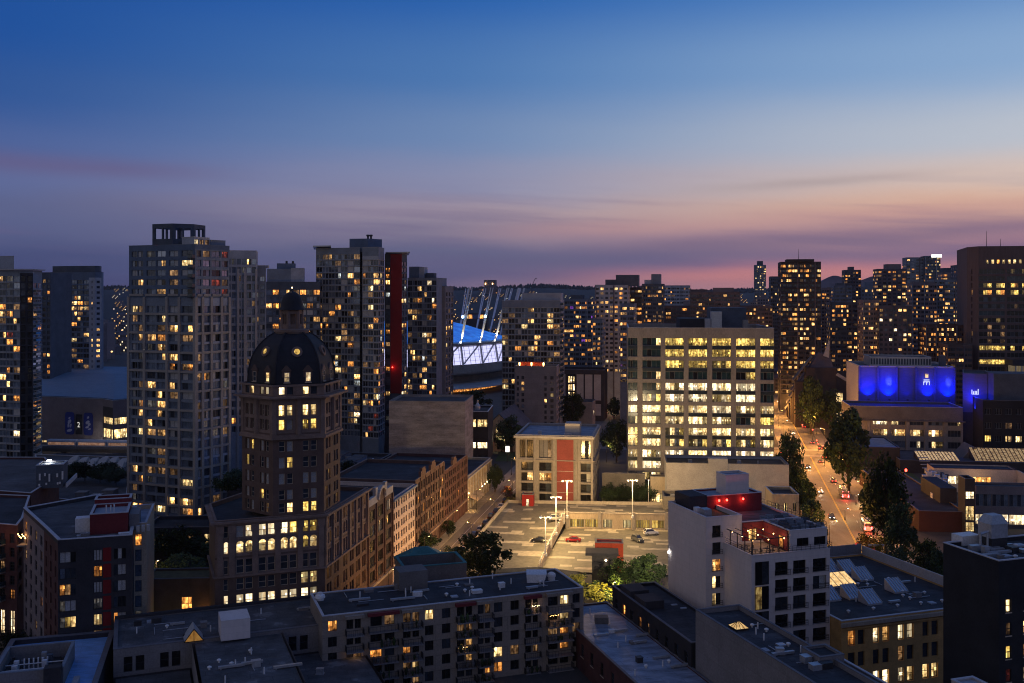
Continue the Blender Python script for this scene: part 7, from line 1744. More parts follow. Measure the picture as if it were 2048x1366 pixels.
b.band('cornice', lp, (0, 3), 14.8, 15.3, .9, 'concrete_dark')
b.frame(tp[0], -9)
for k in range(6):
    a = tL * k / 5; mb = MB(); mb.prism(b.rect(a - .35, a + .35, -1.1, -.01), z_l - .9, 37.0); b.part('fin', mb, 'theatre_panel')
mh = b.rect(7, 35, 10, 26); b.volume(mh, 36.61, 41, 'metal', 'roof_dark', [dict(e=0, z0=37, z1=40.6, n=22, fr=.66, rows=[(37.3, 40.2)], sty='far', dep=.3, nm='louvre', pick=lambda r, c, q=0: 'slate_panel')], 'metal', par=.3, wall_name='plant_house')
b.lbox('chimney', 'slate_panel', 38, 40.6, 6, 9, 36.61, 42)
for k, e_, dx in ((0, 1900, .45), (1, 3000, .55), (3, 1500, .62), (4, 2400, .66), (2, 110, .5)):
    a = tL * (k + dx) / 5; q = b.P(a, -2.6); mb = MB(); mb.box(q[0] - .4, q[0] + .4, q[1] - .3, q[1] + .3, z_l + .2, z_l + .8); b.part('floodlight', mb, 'dark_metal')
    lamp('SPOT', (q[0], q[1], z_l + 1.4), e_ * 9, (.0, .012, 1.0), b.root, .3, aim=(*b.P(a, 0), z_l + 7.5), size=105, blend=1.0)
    lamp('POINT', (*b.P(a, -5.6), z_l + 8), e_ * 1.3, (.0, .012, 1.0), b.root, .6)
    if k in (1, 4): lamp('SPOT', (*b.P(a + .4, -5.5), z_l + 2.0), e_ * 4, (.2, .3, 1.0), b.root, .3, aim=(*b.P(a + .3, 0), z_l + 9), size=24, blend=1.0)
# lit emblem on the fourth panel: a small gold crest over two white lines and an arcade shape
mb = MB(); a = tL * 3.55 / 5; E = lambda x, z: b.P(a + x * .72, -1.22, 31.4 + (z - 31.4) * .72)
mb.hull([E(-.9, 32.4), E(.9, 32.4), b.P(a + .65, -1.16, 32.1), b.P(a - .65, -1.16, 32.1)], [E(-.9, 34.2), E(.9, 34.2), b.P(a + .65, -1.16, 33.4), b.P(a - .65, -1.16, 33.4)], 1, True, True)
for q in range(3): mb.bar(E(-.7 + q * .7, 34.2), E(-.7 + q * .7, 34.9), .22, .1, 1)
for z in (30.4, 31.3): mb.bar(E(-2.0, z), E(1.6, z), .16, .16, 0)
for q in range(3): mb.bar(E(-2.0 + q * 1.8, 27.6), E(-2.0 + q * 1.8, 29.8), .2, .2, 0)
mb.bar(E(-2.1, 29.8), E(1.8, 29.8), .2, .2, 0)
for q in range(2): mb.bar(E(-1.2 + q * 1.8, 28.9), E(-1.2 + q * 1.8, 29.8), .16, .16, 0)
b.part('emblem', mb, ['emblem_white', 'emblem_gold']); b.done()
b = B('blue_lit_block', 'dark flat roofed block with one blue floodlit wall beside the theatre', xy(1945, 440)); b.frame(xy(1926, 442), -24)
bp = b.rect(0, 9.8, 0, 24); b.volume(bp, 0, 36.0, 'theatre_panel', 'roof_dark', [], 'dark_coping', par=.4)
mb = MB(); mb.prism(b.rect(-.1, 9.9, -.3, -.05), 0, 19); b.part('lower_wall', mb, 'dark_wall')
mb = MB(); mb.box(*(lambda q: (q[0] - .4, q[0] + .4, q[1] - .3, q[1] + .3))(b.P(5, -2)), 19, 19.5); b.part('floodlight', mb, 'dark_metal'); lamp('SPOT', (*b.P(4.4, -4.4), 20.5), 9000, (.0, .012, 1.0), b.root, .3, aim=(*b.P(4.6, 0), 29), size=85, blend=1.0)
mb = MB()
for a, h in ((3.6, 2.0), (4.3, 1.3), (4.9, 1.5), (5.5, 1.5), (6.1, 2.4)): mb.bar(b.P(a, -.06, 27), b.P(a, -.06, 27 + h), .3, .1)
mb.bar(b.P(3.6, -.06, 27), b.P(6.3, -.06, 27), .25, .1); b.part('emblem', mb, 'emblem_white'); lamp('POINT', (*b.P(4.6, -4.2), 27), 2600, (.0, .012, 1.0), b.root, .5); b.done()
b = B('hospital_block', 'dark low block with strips of lit windows at the far picture edge beside the theatre', xy(2000, 430)); pl = rect_px(1966, 2090, 425, -10, 30)
b.volume(pl, 0, 26, 'black_wall', 'roof_dark', [dict(e=0, z0=1, z1=25, n=6, fr=.62, rows=[(3, 5), (8.4, 11), (14, 16.6), (20, 22.6)], sty='four', dep=.3, k=dict(deep=.5, cream=.22, yellow=.08, dim=.2))], 'dark_coping')
b.frame(pl[0], -10); b.lbox('penthouse', 'slate_panel', 6, 26, 6, 20, 25.1, 37); b.done()
# big brown office tower
b = B('office_tower', 'massive brown office tower with dark glass bays and two bright yellow floors', xy(1990, 560))
q0 = xy(1934, 556); q1 = xy(1957, 545); q2 = xy(2110, 538)
pl = [q0, q1, q2, (q2[0] + 10, q2[1] + 40), (q0[0] + 14, q0[1] + 44)]
zt = zat(493, 545)
L2_ = math.hypot(q2[0] - q1[0], q2[1] - q1[1]); u2 = ((q2[0] - q1[0]) / L2_, (q2[1] - q1[1]) / L2_); qx_ = lambda px: max(.2, reach(q1, u2, px))
def tpick(r, c, q=0):
    if r in (11, 13): return ('yellow',) if c == 0 else rng.choice([('deep', 'yellow', 'deep'), ('off',)])
    if r in (2, 3): return rng.choice([('deep', 'yellow', 'amber'), ('deep', 'faint', 'yellow')])
    return rng.choice([('deep',), ('deep', 'off'), ('deep', 'faint', 'deep'), ('deep', 'deep', 'dim'), ('teal_glass',)])
rows = [(zt - 15 - 3.8 * k, zt - 12.4 - 3.8 * k) for k in range(19)]; rows = [q for q in rows if q[0] > 2]
b.volume(pl, 0, zt, 'office_brown', 'roof_dark', [dict(e=1, z0=zt - 11.6, z1=zt - 6, cols=[(qx_(1972 + 11 * k), qx_(1977.5 + 11 * k)) for k in range(11)], rows=[(zt - 9.4, zt - 7.2)], sty='plain', dep=.3, pick=lambda r, c, q=0: 'cream' if c not in (2, 7) else 'amber'),
    dict(e=1, z0=1, z1=zt - 11.8, cols=[(qx_(1958), qx_(2010)), (qx_(2014), qx_(2060)), (qx_(2064), qx_(2106))], rows=rows, sty='strip', dep=.35, pick=tpick),
    dict(e=0, z0=1, z1=zt - 11.8, cols=[(4.0, 5.2)], rows=rows, sty='far', dep=.6, k=dict(deep=.8, amber=.12, warm=.08))], 'dark_coping', par=1.5)
mb = MB(); 
for px, D, h in ((1973, 552, 9), (2001, 552, 4.5)): x, y = xy(px, D); mb.tube((x, y, zt - 1), (x, y, zt + h), .18, .08)
b.part('antenna', mb, 'dark_metal')
b.frame(q1, math.degrees(math.atan2(u2[1], u2[0])))
for k in range(3):
    z = 26 - 0; 
b.lbox('podium', 'pale_wall', qx_(2012), qx_(2100), -14, -.2, 21, 24); b.lbox('podium_glass', 'podium_lit', qx_(2016), qx_(2098), -12, -.4, 24.01, 33)
for k in range(7): b.lbox('podium_fin', 'metal', qx_(2016 + k * 12), qx_(2016 + k * 12) + .5, -12.8, -12.05, 24.01, 33)
b.lbox('podium_roof', 'dark_wall', qx_(2010), qx_(2102), -13.5, -.3, 33.02, 36)
b.done(70)
# stepped concrete block with steep sloping decks
b = B('terraced_block', 'brownish concrete block with steep stepped sloping roof slabs beside the avenue', xy(1620, 540)); b.frame(xy(1612, 530), -12)
mb = MB(); mb.prism(b.rect(0, 15.5, 0, 14), 0, zat(735, 530)); b.part('wall', mb, 'terrace_brown')
for k in range(6):                                        # sloping slabs stepping down and back along the avenue
    mb = MB(); d0 = -.4 + k * 11; zt_ = zat(722, 530) - k * 4.6 + (2 if k == 0 else 0); zb_ = zt_ - 13
    a_t, a_b = 3.2 - k * .2, -6.5 - k * .4
    mb.hull([b.P(a_b, d0, zb_), b.P(a_t, d0, zt_), b.P(a_t, d0 + 8.6, zt_), b.P(a_b, d0 + 8.6, zb_)], [b.P(a_b, d0, zb_ + .8), b.P(a_t, d0, zt_ + .8), b.P(a_t, d0 + 8.6, zt_ + .8), b.P(a_b, d0 + 8.6, zb_ + .8)], 0, True, True)
    b.part('roof_slab', mb, 'concrete_dark' if k % 2 == 0 else 'dusky_wall')
    b.lbox('side_wall', 'terrace_brown', -5.5 - k * .4, 2.6 - k * .2, d0 + 1.2, d0 + 8.0, 0, zb_ - .1)
mb = MB(); mb.hull([b.P(2, 2, zat(735, 530)), b.P(14, 2, zat(735, 530)), b.P(14, 12, zat(735, 530)), b.P(2, 12, zat(735, 530))], [b.P(7, 5, zat(706, 530)), b.P(13, 5, zat(712, 530)), b.P(13, 10, zat(712, 530)), b.P(7, 10, zat(706, 530))], 0); b.part('roof', mb, 'dusky_wall')
mb = MB(); mb.hull([b.P(9, 3, zat(712, 530)), b.P(12, 3, zat(716, 530)), b.P(12, 3.3, zat(716, 530)), b.P(9, 3.3, zat(712, 530))], [b.P(11.8, 3, zat(682, 530)), b.P(12.4, 3, zat(682, 530)), b.P(12.4, 3.3, zat(682, 530)), b.P(11.8, 3.3, zat(682, 530))], 0); b.part('roof_fin', mb, 'pale_wall')
mb = MB(); mb.hull([b.P(15.6, 0, 0), b.P(28, 0, 0), b.P(28, 14, 0), b.P(15.6, 14, 0)], [b.P(15.6, 0, zat(750, 530)), b.P(28, 0, zat(778, 530)), b.P(28, 14, zat(778, 530)), b.P(15.6, 14, zat(750, 530))]); b.part('side_block', mb, 'dark_wall')
mb = MB(); mb.bar(b.P(15.6, -.3, zat(747, 530)), b.P(30, -.3, zat(780, 530)), .7, 1.6); b.part('roof_edge', mb, 'pale_wall')
b.win((*b.P(15.2, -.5), 2), b.u, 3.4, 17, 'cream', 'slats', 'stair_window'); b.done()
# college roofs
b = B('college', 'long low college building with rooftop plant, lit sawtooth glazing and a courtyard of lit classrooms', xy(1880, 360), 'college')
u12 = -9
p1_ = rect_px(1690, 2120, 400, u12, 44); zc1 = zat(905, 400)
b.volume(rect_px(1688, 1800, 408, u12, 30), 0, zat(893, 408), 'dark_wall', 'roof_blue', [], 'dark_coping', par=.3)
b.volume(rect_px(1800, 2120, 398, u12, 26), 0, zat(920, 398), 'dark_wall', 'roof_grey', [], 'dark_coping', par=.3)
zz = zat(920, 398) - .29
b.frame(rect_px(1800, 2120, 398, u12, 26)[0], u12)
bl = lambda px, py, z: (lambda q: ((q[0] - b.o[0]) * b.u[0] + (q[1] - b.o[1]) * b.u[1], (q[0] - b.o[0]) * b.w[0] + (q[1] - b.o[1]) * b.w[1]))(at(px, py, z))
def slope_glass(nm, px0, px1, a_b, rise, n, lbl=None):
    (a0, c0_), (a1, c1_) = bl(px0, a_b, zz), bl(px1, a_b, zz); d = 9
    mb = MB(); mb.quad(b.P(a0, c0_, zz + .3), b.P(a1, c0_, zz + .3), b.P(a1, c0_ + d, zz + rise), b.P(a0, c0_ + d, zz + rise), 0)
    for k in range(n + 1): mb.bar(b.P(a0 + (a1 - a0) * k / n, c0_, zz + .4), b.P(a0 + (a1 - a0) * k / n, c0_ + d, zz + rise + .1), .22, .22, 1)
    mb.poly([b.P(a0, c0_, zz), b.P(a0, c0_, zz + .3), b.P(a0, c0_ + d, zz + rise), b.P(a0, c0_ + d, zz)], 2); mb.poly([b.P(a1, c0_, zz), b.P(a1, c0_ + d, zz), b.P(a1, c0_ + d, zz + rise), b.P(a1, c0_, zz + .3)], 2); mb.quad(b.P(a0, c0_ + d, zz), b.P(a1, c0_ + d, zz), b.P(a1, c0_ + d, zz + rise), b.P(a0, c0_ + d, zz + rise), 2); mb.quad(b.P(a0, c0_, zz), b.P(a1, c0_, zz), b.P(a1, c0_, zz + .3), b.P(a0, c0_, zz + .3), 2)
    b.part('sawtooth_glazing', mb, ['saw_lit', 'dark_metal', 'dark_wall'])
slope_glass('g', 1838, 1916, 921, 2.4, 12); slope_glass('g', 1950, 2090, 923, 4.2, 18)
(a0, c0_) = bl(1925, 916, zz); mb = MB(); mb.hull([b.P(a0, c0_, zz), b.P(a0 + 9, c0_, zz), b.P(a0 + 9, c0_ + 14, zz), b.P(a0, c0_ + 14, zz)], [b.P(a0 + 4.4, c0_, zz + 4.6), b.P(a0 + 4.6, c0_, zz + 4.6), b.P(a0 + 4.6, c0_ + 14, zz + 4.6), b.P(a0 + 4.4, c0_ + 14, zz + 4.6)]); b.part('gable_roof', mb, 'concrete_dark')
# courtyard wall of lit classrooms
D_c = 352
cw_ = rect_px(1868, 2034, D_c + 8, u12, 10); zc = zat(936, D_c + 8)
b.volume(cw_, 0, zc, 'cream_wall', 'roof_dark', [dict(e=0, z0=zc - 8, z1=zc - 1.6, cols=[(4.6, 9.2), (10.0, 19.4)], rows=[(zc - 5.6, zc - 2.8)], sty='strip', dep=.3, pick=lambda r, c, q=0: ('white', 'bright') if c == 0 else ('warm', 'amber'))], 'maroon_brick', par=.4, wall_name='courtyard_wall')
b.frame(cw_[0], u12); cwL = math.hypot(cw_[1][0] - cw_[0][0], cw_[1][1] - cw_[0][1])
b.lbox('courtyard_side', 'cream_wall', cwL, cwL + .6, -22, -.05, 0, zc - .05); lamp('POINT', (*b.P(14, -6), zc - 2), 420, (1, .68, .34), b.root, .5)
# front wing with plant-covered roof and brick end
fw0 = rect_px(1838, 1932, 300, -6, 74); zf = zat(1022, 300)
b.volume(fw0, 0, zf, 'college_brick', 'roof_dark', [], 'dark_coping', par=.35)
b.frame(fw0[0], -6); rf_ = b.roof
for k in range(44):
    px, py = rng.uniform(1845, 1892), rng.uniform(944, 975); a, c = bl(px, py, zf); w_ = rng.uniform(.6, 1.7)
    b.lbox('plant_box', rng.choice(['white_metal', 'metal', 'roof_pale', 'white_metal', 'slate_panel']), a, a + w_, c, c + w_ * .8, zf - .34, zf + rng.uniform(.4, 1.8), rf_)
a, c = bl(1875, 995, zf); b.lbox('air_unit', 'white_metal', a - 1.6, a + 1.6, c, c + 2, zf - .34, zf + 1.3, rf_)
for k in range(6): a, c = bl(1830 + k * 3, 900 + k * 7, zf); b.lbox('roof_strip', 'roof_pale', a, a + 4, c, c + .6, zf - .34, zf - .1, rf_)
b.lbox('bulkhead', 'dark_wall', 10.5, 15.5, 14, 34, zf - .34, zf + 4.4)
# lit stair and window bands of the east wing
es = rect_px(1930, 1950, 296, -6, 6); b.volume(es, 0, zat(958, 296), 'dark_wall', 'roof_dark', [dict(e=0, z0=1, z1=zat(964, 296), n=1, fr=.86, rows=[(zat(1072, 296), zat(1044, 296)), (zat(1041, 296), zat(1012, 296)), (zat(998, 296), zat(983, 296))], sty='grid', dep=.2, pick=lambda r, c, q=0: ['white', 'cream', 'cream'][r])], 'dark_coping', wall_name='stair_wall')
ew = rect_px(1950.5, 2120, 305, -6, 6); ze = zat(972, 305)
b.volume(ew, 0, ze, 'mauve_wall', 'roof_dark', [dict(e=0, z0=1, z1=ze - 1.6, n=5, fr=.96, rows=[(zat(1098, 305), zat(1058, 305)), (zat(1048, 305), zat(1028, 305)), (zat(1012, 305), zat(988, 305))], sty='four', dep=.3, pick=lambda r, c, q=0: [('off', 'bluish', 'off', 'bluish'), ('white', 'bright', 'bright', 'white'), ('dim', 'off', 'dim', 'off')][r])], 'dark_coping', par=.4, wall_name='wing_wall')
mb = MB(); q = xy(1812, 322); mb.lathe(q[0], q[1], [(.1, 14), (.35, 14.2), (.35, 14.8), (.1, 15)], 8); b.part('beacon', mb, 'lamp_red'); lamp('POINT', (q[0] - .3, q[1] - 1.5, 14.4), 160, (1, .08, .04), b.root, .2)
b.done(90)
def street_lamp(label, group, x, y, h, dx, dy, col, e, mat):
    l = B('street_lamp', label, (x, y), 'street lamp', group); mb = MB(); mb.lathe(x, y, [(.22, .02), (.18, .9), (.12, 1.0)], 10); mb.tube((x, y, 1.0), (x, y, h), .10, .07, 8); mb.tube((x, y, h), (x + dx, y + dy, h + .5), .06, .05, 6); l.part('pole', mb, 'dark_metal')
    mb = MB(); mb.hull([(x + dx - .2, y + dy - .35, h + .42), (x + dx + .2, y + dy - .35, h + .42), (x + dx + .2, y + dy + .35, h + .42), (x + dx - .2, y + dy + .35, h + .42)], [(x + dx - .1, y + dy - .2, h + .65), (x + dx + .1, y + dy - .2, h + .65), (x + dx + .1, y + dy + .2, h + .65), (x + dx - .1, y + dy + .2, h + .65)], 0, True, True); hd = l.part('lamp_head', mb, 'dark_metal')
    mb = MB(); mb.lathe(x + dx, y + dy, [(.05, h + .26), (.15, h + .32), (.17, h + .41)], 8); l.part('bulb', mb, mat, hd)
    lamp('POINT', (x + dx, y + dy, h + .1), e, col, l.root, .25); return l
# ================================================================ TREES
def crown_mesh(name, seed, n, mats, flat=1.0, conical=False, clumps=34):
    r = random.Random(seed); mb = MB(); cl = []
    for _ in range(clumps):
        while True:
            x, y, z = r.uniform(-1, 1), r.uniform(-1, 1), r.uniform(-1, 1)
            if x * x + y * y + z * z < 1: break
        zz = .5 + z * .5
        w = min(1, (1.08 - zz) * 1.5) ** .7 if conical else (1 - abs(z) ** 2.4) ** .5
        cl.append((x * .42 * w + r.uniform(-.05, .05), y * .42 * w + r.uniform(-.05, .05), .22 + zz * .74 * flat, r.uniform(.07, .16), r.random()))
    for i in range(n):
        cx, cy, cz, cr, cv_ = cl[i % clumps]
        v = Vector((r.gauss(0, 1), r.gauss(0, 1), r.gauss(0, 1))).normalized() * cr * (.35 + .75 * r.random() ** .6)
        p_ = Vector((cx, cy, cz)) + v
        a = Vector((r.gauss(0, 1), r.gauss(0, 1), r.gauss(0, .7))).normalized(); c = a.orthogonal().normalized()
        s_ = r.uniform(.013, .026)
        q = [p_ + a * s_ * 1.5, p_ + c * s_, p_ - a * s_ * 1.5, p_ - c * s_]
        mb.quad(*[tuple(k) for k in q], 0 if (cv_ < .62 or r.random() < .3) else 1)
    return mb.mesh(name, mats)
def trunk_mesh(name, seed):
    r = random.Random(seed); mb = MB(); mb.tube((0, 0, 0), (.01, 0, .34), .022, .015, 8); mb.tube((.01, 0, .34), (0, .015, .7), .015, .006, 8)
    for k in range(9):
        a = k * 2.4 + r.random(); z = .24 + .05 * k; l = .30 - .022 * k
        mb.tube((0, 0, z), (math.cos(a) * l, math.sin(a) * l, z + .14 + .08 * r.random()), .009, .003, 6)
    return mb.mesh(name, ['bark'])
CR = {'broad': [crown_mesh('crown', s_, 3600, ['leaf_dark', 'leaf_mid'], clumps=40) for s_ in (1, 2, 3)], 'tall': [crown_mesh('crown', s_, 4200, ['leaf_dark', 'leaf_mid'], conical=True, clumps=52) for s_ in (4, 5)],
      'gold': [crown_mesh('crown', s_, 3000, ['leaf_yellow', 'leaf_mid'], flat=.9, clumps=30) for s_ in (6,)], 'red': [crown_mesh('crown', 7, 2400, ['leaf_red', 'leaf_dark'])], 'hedge': [crown_mesh('crown', 8, 4200, ['leaf_dark', 'leaf_dark'], flat=.8, clumps=60)]}
TR = [trunk_mesh('trunk', s_) for s_ in (1, 2)]
nt = [0]
def tree(kind, x, y, h, w, label, group=None, z=0, name='tree'):
    nt[0] += 1
    e = empty(name, (x, y, z), label, 'tree' if name != 'shrub' else 'shrub', group); e.rotation_euler = (0, 0, nt[0] * 1.7)
    c = bpy.data.objects.new('crown', CR[kind][nt[0] % len(CR[kind])]); COL.objects.link(c); c.parent = e; c.scale = (w, w, h)
    if name != 'shrub': t_ = bpy.data.objects.new('trunk', TR[nt[0] % 2]); COL.objects.link(t_); t_.parent = e; t_.scale = (h, h, h)
    return e
def tree_px(kind, px, pyb, pyt, wpx_, label, group=None, z=0, name='tree'):
    x, y, _ = at(px, pyb, z); return tree(kind, x, y, (pyb - pyt) * y / F * 1.02, wpx_ * y / F * 1.12, label, group, z, name)
tree_px('tall', 1697, 985, 818, 92, 'largest dense street tree between the avenue and the theatre wing')
tree_px('tall', 1772, 1118, 914, 92, 'huge dark tree in front of the college roofs')
tree_px('tall', 1622, 868, 752, 58, 'tall dark tree beside the terraced concrete block')
tree_px('broad', 1662, 868, 782, 62, 'round dark tree behind the largest street tree')
tree_px('broad', 1738, 1050, 965, 40, 'slim tree on the lit lawn by the avenue')
tree_px('gold', 1740, 1128, 1052, 60, 'russet small tree at the foot of the huge dark tree')
tree_px('broad', 1800, 1150, 1010, 70, 'dark tree leaning on the maroon brick end wall')
for k, (px, pb, pt, w_) in enumerate(((1580, 1000, 868, 56), (1600, 1030, 925, 50), (1612, 1060, 962, 52), (1622, 1090, 1000, 50), (1630, 1120, 1036, 46), (1642, 1150, 1075, 44))):
    tree_px('broad', px, pb, pt, w_, ['bushy street tree at the corner of the lit office block', 'street tree second down the avenue from the office corner', 'street tree beside the whitewashed building, half way down the avenue', 'street tree just behind the small pale annex', 'street tree behind the hotel roof terrace fence', 'street tree lowest down the avenue, mostly hidden by the white hotel'][k], 'street trees along the avenue')
tree_px('broad', 962, 1172, 1066, 112, 'big dark tree at the low corner of the car park')
tree_px('broad', 905, 1140, 1092, 52, 'smaller tree behind the big car park corner tree')
tree_px('broad', 852, 1112, 1066, 54, 'round tree on the pavement by the cream white building')
tree_px('broad', 898, 1075, 1040, 30, 'small pavement tree in front of the brick lofts')
tree_px('broad', 990, 985, 928, 34, 'bright green tree at the awnings near the street corner'); tree_px('broad', 968, 975, 948, 26, 'dark little tree beside the awnings')
tree_px('red', 1014, 1000, 972, 22, 'red leaved small tree at the far car park corner')
tree_px('gold', 1022, 1012, 990, 26, 'golden lamp lit shrub at the far car park corner', None, 0, 'shrub')
for k in range(7):
    x, y, _ = bs(70 + k * 13, 12.4); tree('gold' if k % 2 else 'broad', x, y, 2.6 + (k % 3) * .5, 2.6, 'young pavement tree by the car park wall, number %s from the low end' % ['one', 'two', 'three', 'four', 'five', 'six', 'seven'][k], 'young trees along the parked cars')
tree_px('broad', 945, 838, 782, 70, 'dark round tree below the stadium ring'); tree_px('broad', 915, 835, 790, 40, 'dark tree half hidden by the blank concrete wall')
tree_px('broad', 1095, 862, 806, 70, 'wide dark tree behind the red strip block'); tree_px('broad', 1145, 858, 786, 54, 'taller dark tree behind the red strip block'); tree_px('tall', 1228, 838, 794, 30, 'dark tree at the signal crossing')
tree_px('broad', 1024, 905, 835, 66, 'dark tree at the church corner'); tree_px('broad', 1010, 905, 868, 44, 'lower tree in front of the church wall')
tree_px('broad', 1233, 925, 838, 56, 'dark tree left of the lit office block'); tree_px('broad', 1216, 905, 868, 36, 'small tree between the red strip block and the office block')
for k, px in enumerate((1222, 1246, 1270, 1292)): tree_px('hedge', px, 1012, 962, 40, 'clipped dark hedge tree behind the car park, %s in its row' % ['first', 'second', 'third', 'last'][k], 'hedge row behind the car park')
street_lamp('path lamp glowing inside the yellow shrub', None, at(1226, 1206)[0], at(1226, 1206)[1], 4.6, .4, -.3, (1, .72, .2), 2600, 'lamp_warm'); street_lamp('plaza lamp beside the beige wing', None, at(312, 1200)[0], at(312, 1200)[1], 9, .6, -.4, (1, .62, .25), 900, 'lamp_orange'); tree_px('gold', 1210, 1205, 1166, 88, 'shrub glowing yellow in lamp light below the garage hut', None, 0, 'shrub'); tree_px('broad', 1236, 1196, 1118, 62, 'dark green tree beside the garage hut'); tree_px('broad', 1292, 1188, 1112, 84, 'green tree against the hotel blind wall'); tree_px('gold', 1150, 1185, 1146, 60, 'sparse shrub at the garage ramp', None, 0, 'shrub'); tree_px('gold', 1262, 1210, 1166, 60, 'lamp lit shrub between the hut and the tenement', None, 0, 'shrub')
for px, pb, w_, lb in ((1850, 1175, 60, 'dark tree in front of the maroon brick end wall'), (1790, 1185, 60, 'dark tree at the low end of the avenue by the street name board'), (1875, 1195, 50, 'dark tree beside the near black building')): tree_px('broad', px, pb, pb - 95, w_, lb)
for px, pb, pt, w_, lb in ((300, 1120, 1062, 60, 'dark plaza tree next to the beige wing'), (345, 1130, 1052, 84, 'dark spreading plaza tree in the middle of the park'), (392, 1118, 1058, 70, 'dark plaza tree beneath the tallest tower'), (420, 1130, 1085, 50, 'low dark plaza tree beside the domed tower base'), (318, 1190, 1120, 80, 'dark hanging garden tree on the courtyard wing'), (395, 1215, 1195, 70, 'clipped round hedge bush by the courtyard entrance'), (365, 1175, 1110, 90, 'wide dark tree over the courtyard wing')): tree_px('broad', px, pb, pt, w_, lb)
for k, (px, D, h_, w_) in enumerate(((140, 322, 6, 9), (170, 326, 7, 10), (200, 322, 6.5, 9), (232, 318, 7, 10), (155, 338, 5, 8), (215, 338, 5, 8))):
    q = xy(px, D); tree('hedge', q[0], q[1], h_, w_, 'dark roof garden tree on the podium below the arena, %s across' % ['first', 'second', 'third', 'fourth', 'fifth behind', 'sixth behind'][k], 'roof garden trees', 10.3)
for k, (t0, off, h_, w_, z) in enumerate(((66, -27, 5, 8, 18.5), (78, -30, 4.5, 9, 18.5), (92, -28, 5, 8, 18.5), (58, -50, 6, 9, 17.7), (72, -54, 5, 9, 17.7), (98, -12, 4, 7, 18.5))):
    x, y, _ = bs(t0, off); tree('hedge', x, y, h_, w_, 'dark rooftop planting among the loft sheds, clump %s' % ['one', 'two', 'three', 'four', 'five', 'six'][k], 'rooftop planting', 17.62, 'shrub')
x, y = xy(22, 198); tree('broad', x, y, 5, 9, 'low shrub in front of the lit ground floor at the picture edge', None, 0, 'shrub')
x, y = xy(1830, 300); 

# ================================================================ VEHICLES
BODY = [(-2.2, .30, .55), (-2.25, .55, .78), (-2.1, .82, .86), (-1.2, .92, .90), (0, .94, .92), (1.1, .90, .90), (2.0, .74, .84), (2.25, .52, .76), (2.2, .30, .6)]
def car(label, x, y, z, rz, paint, group, suv=False, lights=None):
    o = empty('parked_car' if not lights else 'car', (0, 0, 0), label, 'car', group); ORG[o.name] = (0, 0, 0)
    hh = .16 if suv else 0
    st = [(-2.2, .32, .62, .70), (-2.15, .30, .88 + hh, .84), (-1.35, .28, .95 + hh, .89), (0, .28, .97 + hh, .90), (.95, .28, .95 + hh, .90), (1.75, .28, .82 + hh, .86), (2.15, .32, .66 + hh, .78)]
    def sec(s_): 
        xx, z0, z1, w = s_; return [(xx, -w, z0), (xx, -w * 1.02, (z0 + z1) / 2), (xx, -w * .86, z1), (xx, w * .86, z1), (xx, w * 1.02, (z0 + z1) / 2), (xx, w, z0)]
    mb = MB()
    for a, c in zip(st, st[1:]):
        A, C = sec(a), sec(c)
        for k in range(6): mb.quad(A[k], A[(k + 1) % 6], C[(k + 1) % 6], C[k])
    mb.poly(sec(st[0])[::-1]); mb.poly(sec(st[-1])); part('body', mb, [paint], o)
    mb = MB(); zt = 1.44 + hh * 1.8; zb = .955 + hh
    lo = [(-1.95 if suv else -1.7, -.78, zb - .05), (1.05, -.78, zb - .02), (1.05, .78, zb - .02), (-1.95 if suv else -1.7, .78, zb - .05)]; hi = [(-1.6 if suv else -1.05, -.60, zt - .03), (.25, -.60, zt - .03), (.25, .60, zt - .03), (-1.6 if suv else -1.05, .60, zt - .03)]
    mb.hull(lo, hi); part('windows', mb, ['off'], o)
    mb = MB(); mb.hull(hi, [(q[0] * .95, q[1] * .94, zt + .03) for q in hi]); 
    for k in range(4): mb.bar(lo[k], hi[k], .09)
    part('roof', mb, [paint], o)
    for sx_ in (-1.35, 1.38):
        for sy_ in (-1, 1):
            mb = MB(); mb.tube((sx_, sy_ * .70, .33), (sx_, sy_ * .93, .33), .33, .33, 14); w_ = part('wheel', mb, ['dark_metal'], o)
            mb = MB(); mb.tube((sx_, sy_ * .931, .33), (sx_, sy_ * .945, .33), .2, .2, 10); part('rim', mb, ['metal'], w_)
    for sy_ in (-1, 1):
        mb = MB(); mb.box(2.06, 2.19, sy_ * .62 - .16, sy_ * .62 + .16, .58 + hh, .70 + hh); part('headlight', mb, ['head_white' if lights else 'frame_pale'], o)
        mb = MB(); mb.box(-2.26, -2.14, sy_ * .64 - .18, sy_ * .64 + .18, .62 + hh, .84 + hh); part('taillight', mb, ['tail_red' if lights else 'red_panel'], o)
    o.location = (x, y, z); o.rotation_euler = (0, 0, rz)
    return o
for nm, c, ro in (('paint_black', (.012, .012, .014), .2), ('paint_red_car', (.28, .012, .015), .2), ('paint_white_car', (.6, .6, .62), .25), ('paint_silver', (.32, .33, .35), .25), ('paint_grey', (.09, .095, .10), .25), ('paint_navy', (.02, .03, .07), .25)):
    pmat(nm, c, rough=ro, var=.06, spec=.6)
GD = 'cars parked on the car park deck'
def car_px(label, px, py, z, deg, paint, suv=False): x, y, _ = at(px, py, z); return car(label, x, y, z, R(deg), paint, GD, suv)
car_px('black saloon car parked on the sloping upper part of the car park', 1078, 1084, 2.05, 172, 'paint_black')
car_px('red sports car parked against the divider wall of the car park', 1146, 1083, ZL + .02, 176, 'paint_red_car')
car_px('silver hatchback parked at the top of the ramp by the divider wall', 1112, 1040, 3.75, 5, 'paint_silver', True)
car_px('white estate car parked under the lit openings of the retaining wall', 1302, 1069, ZL + .02, 12, 'paint_white_car', True)
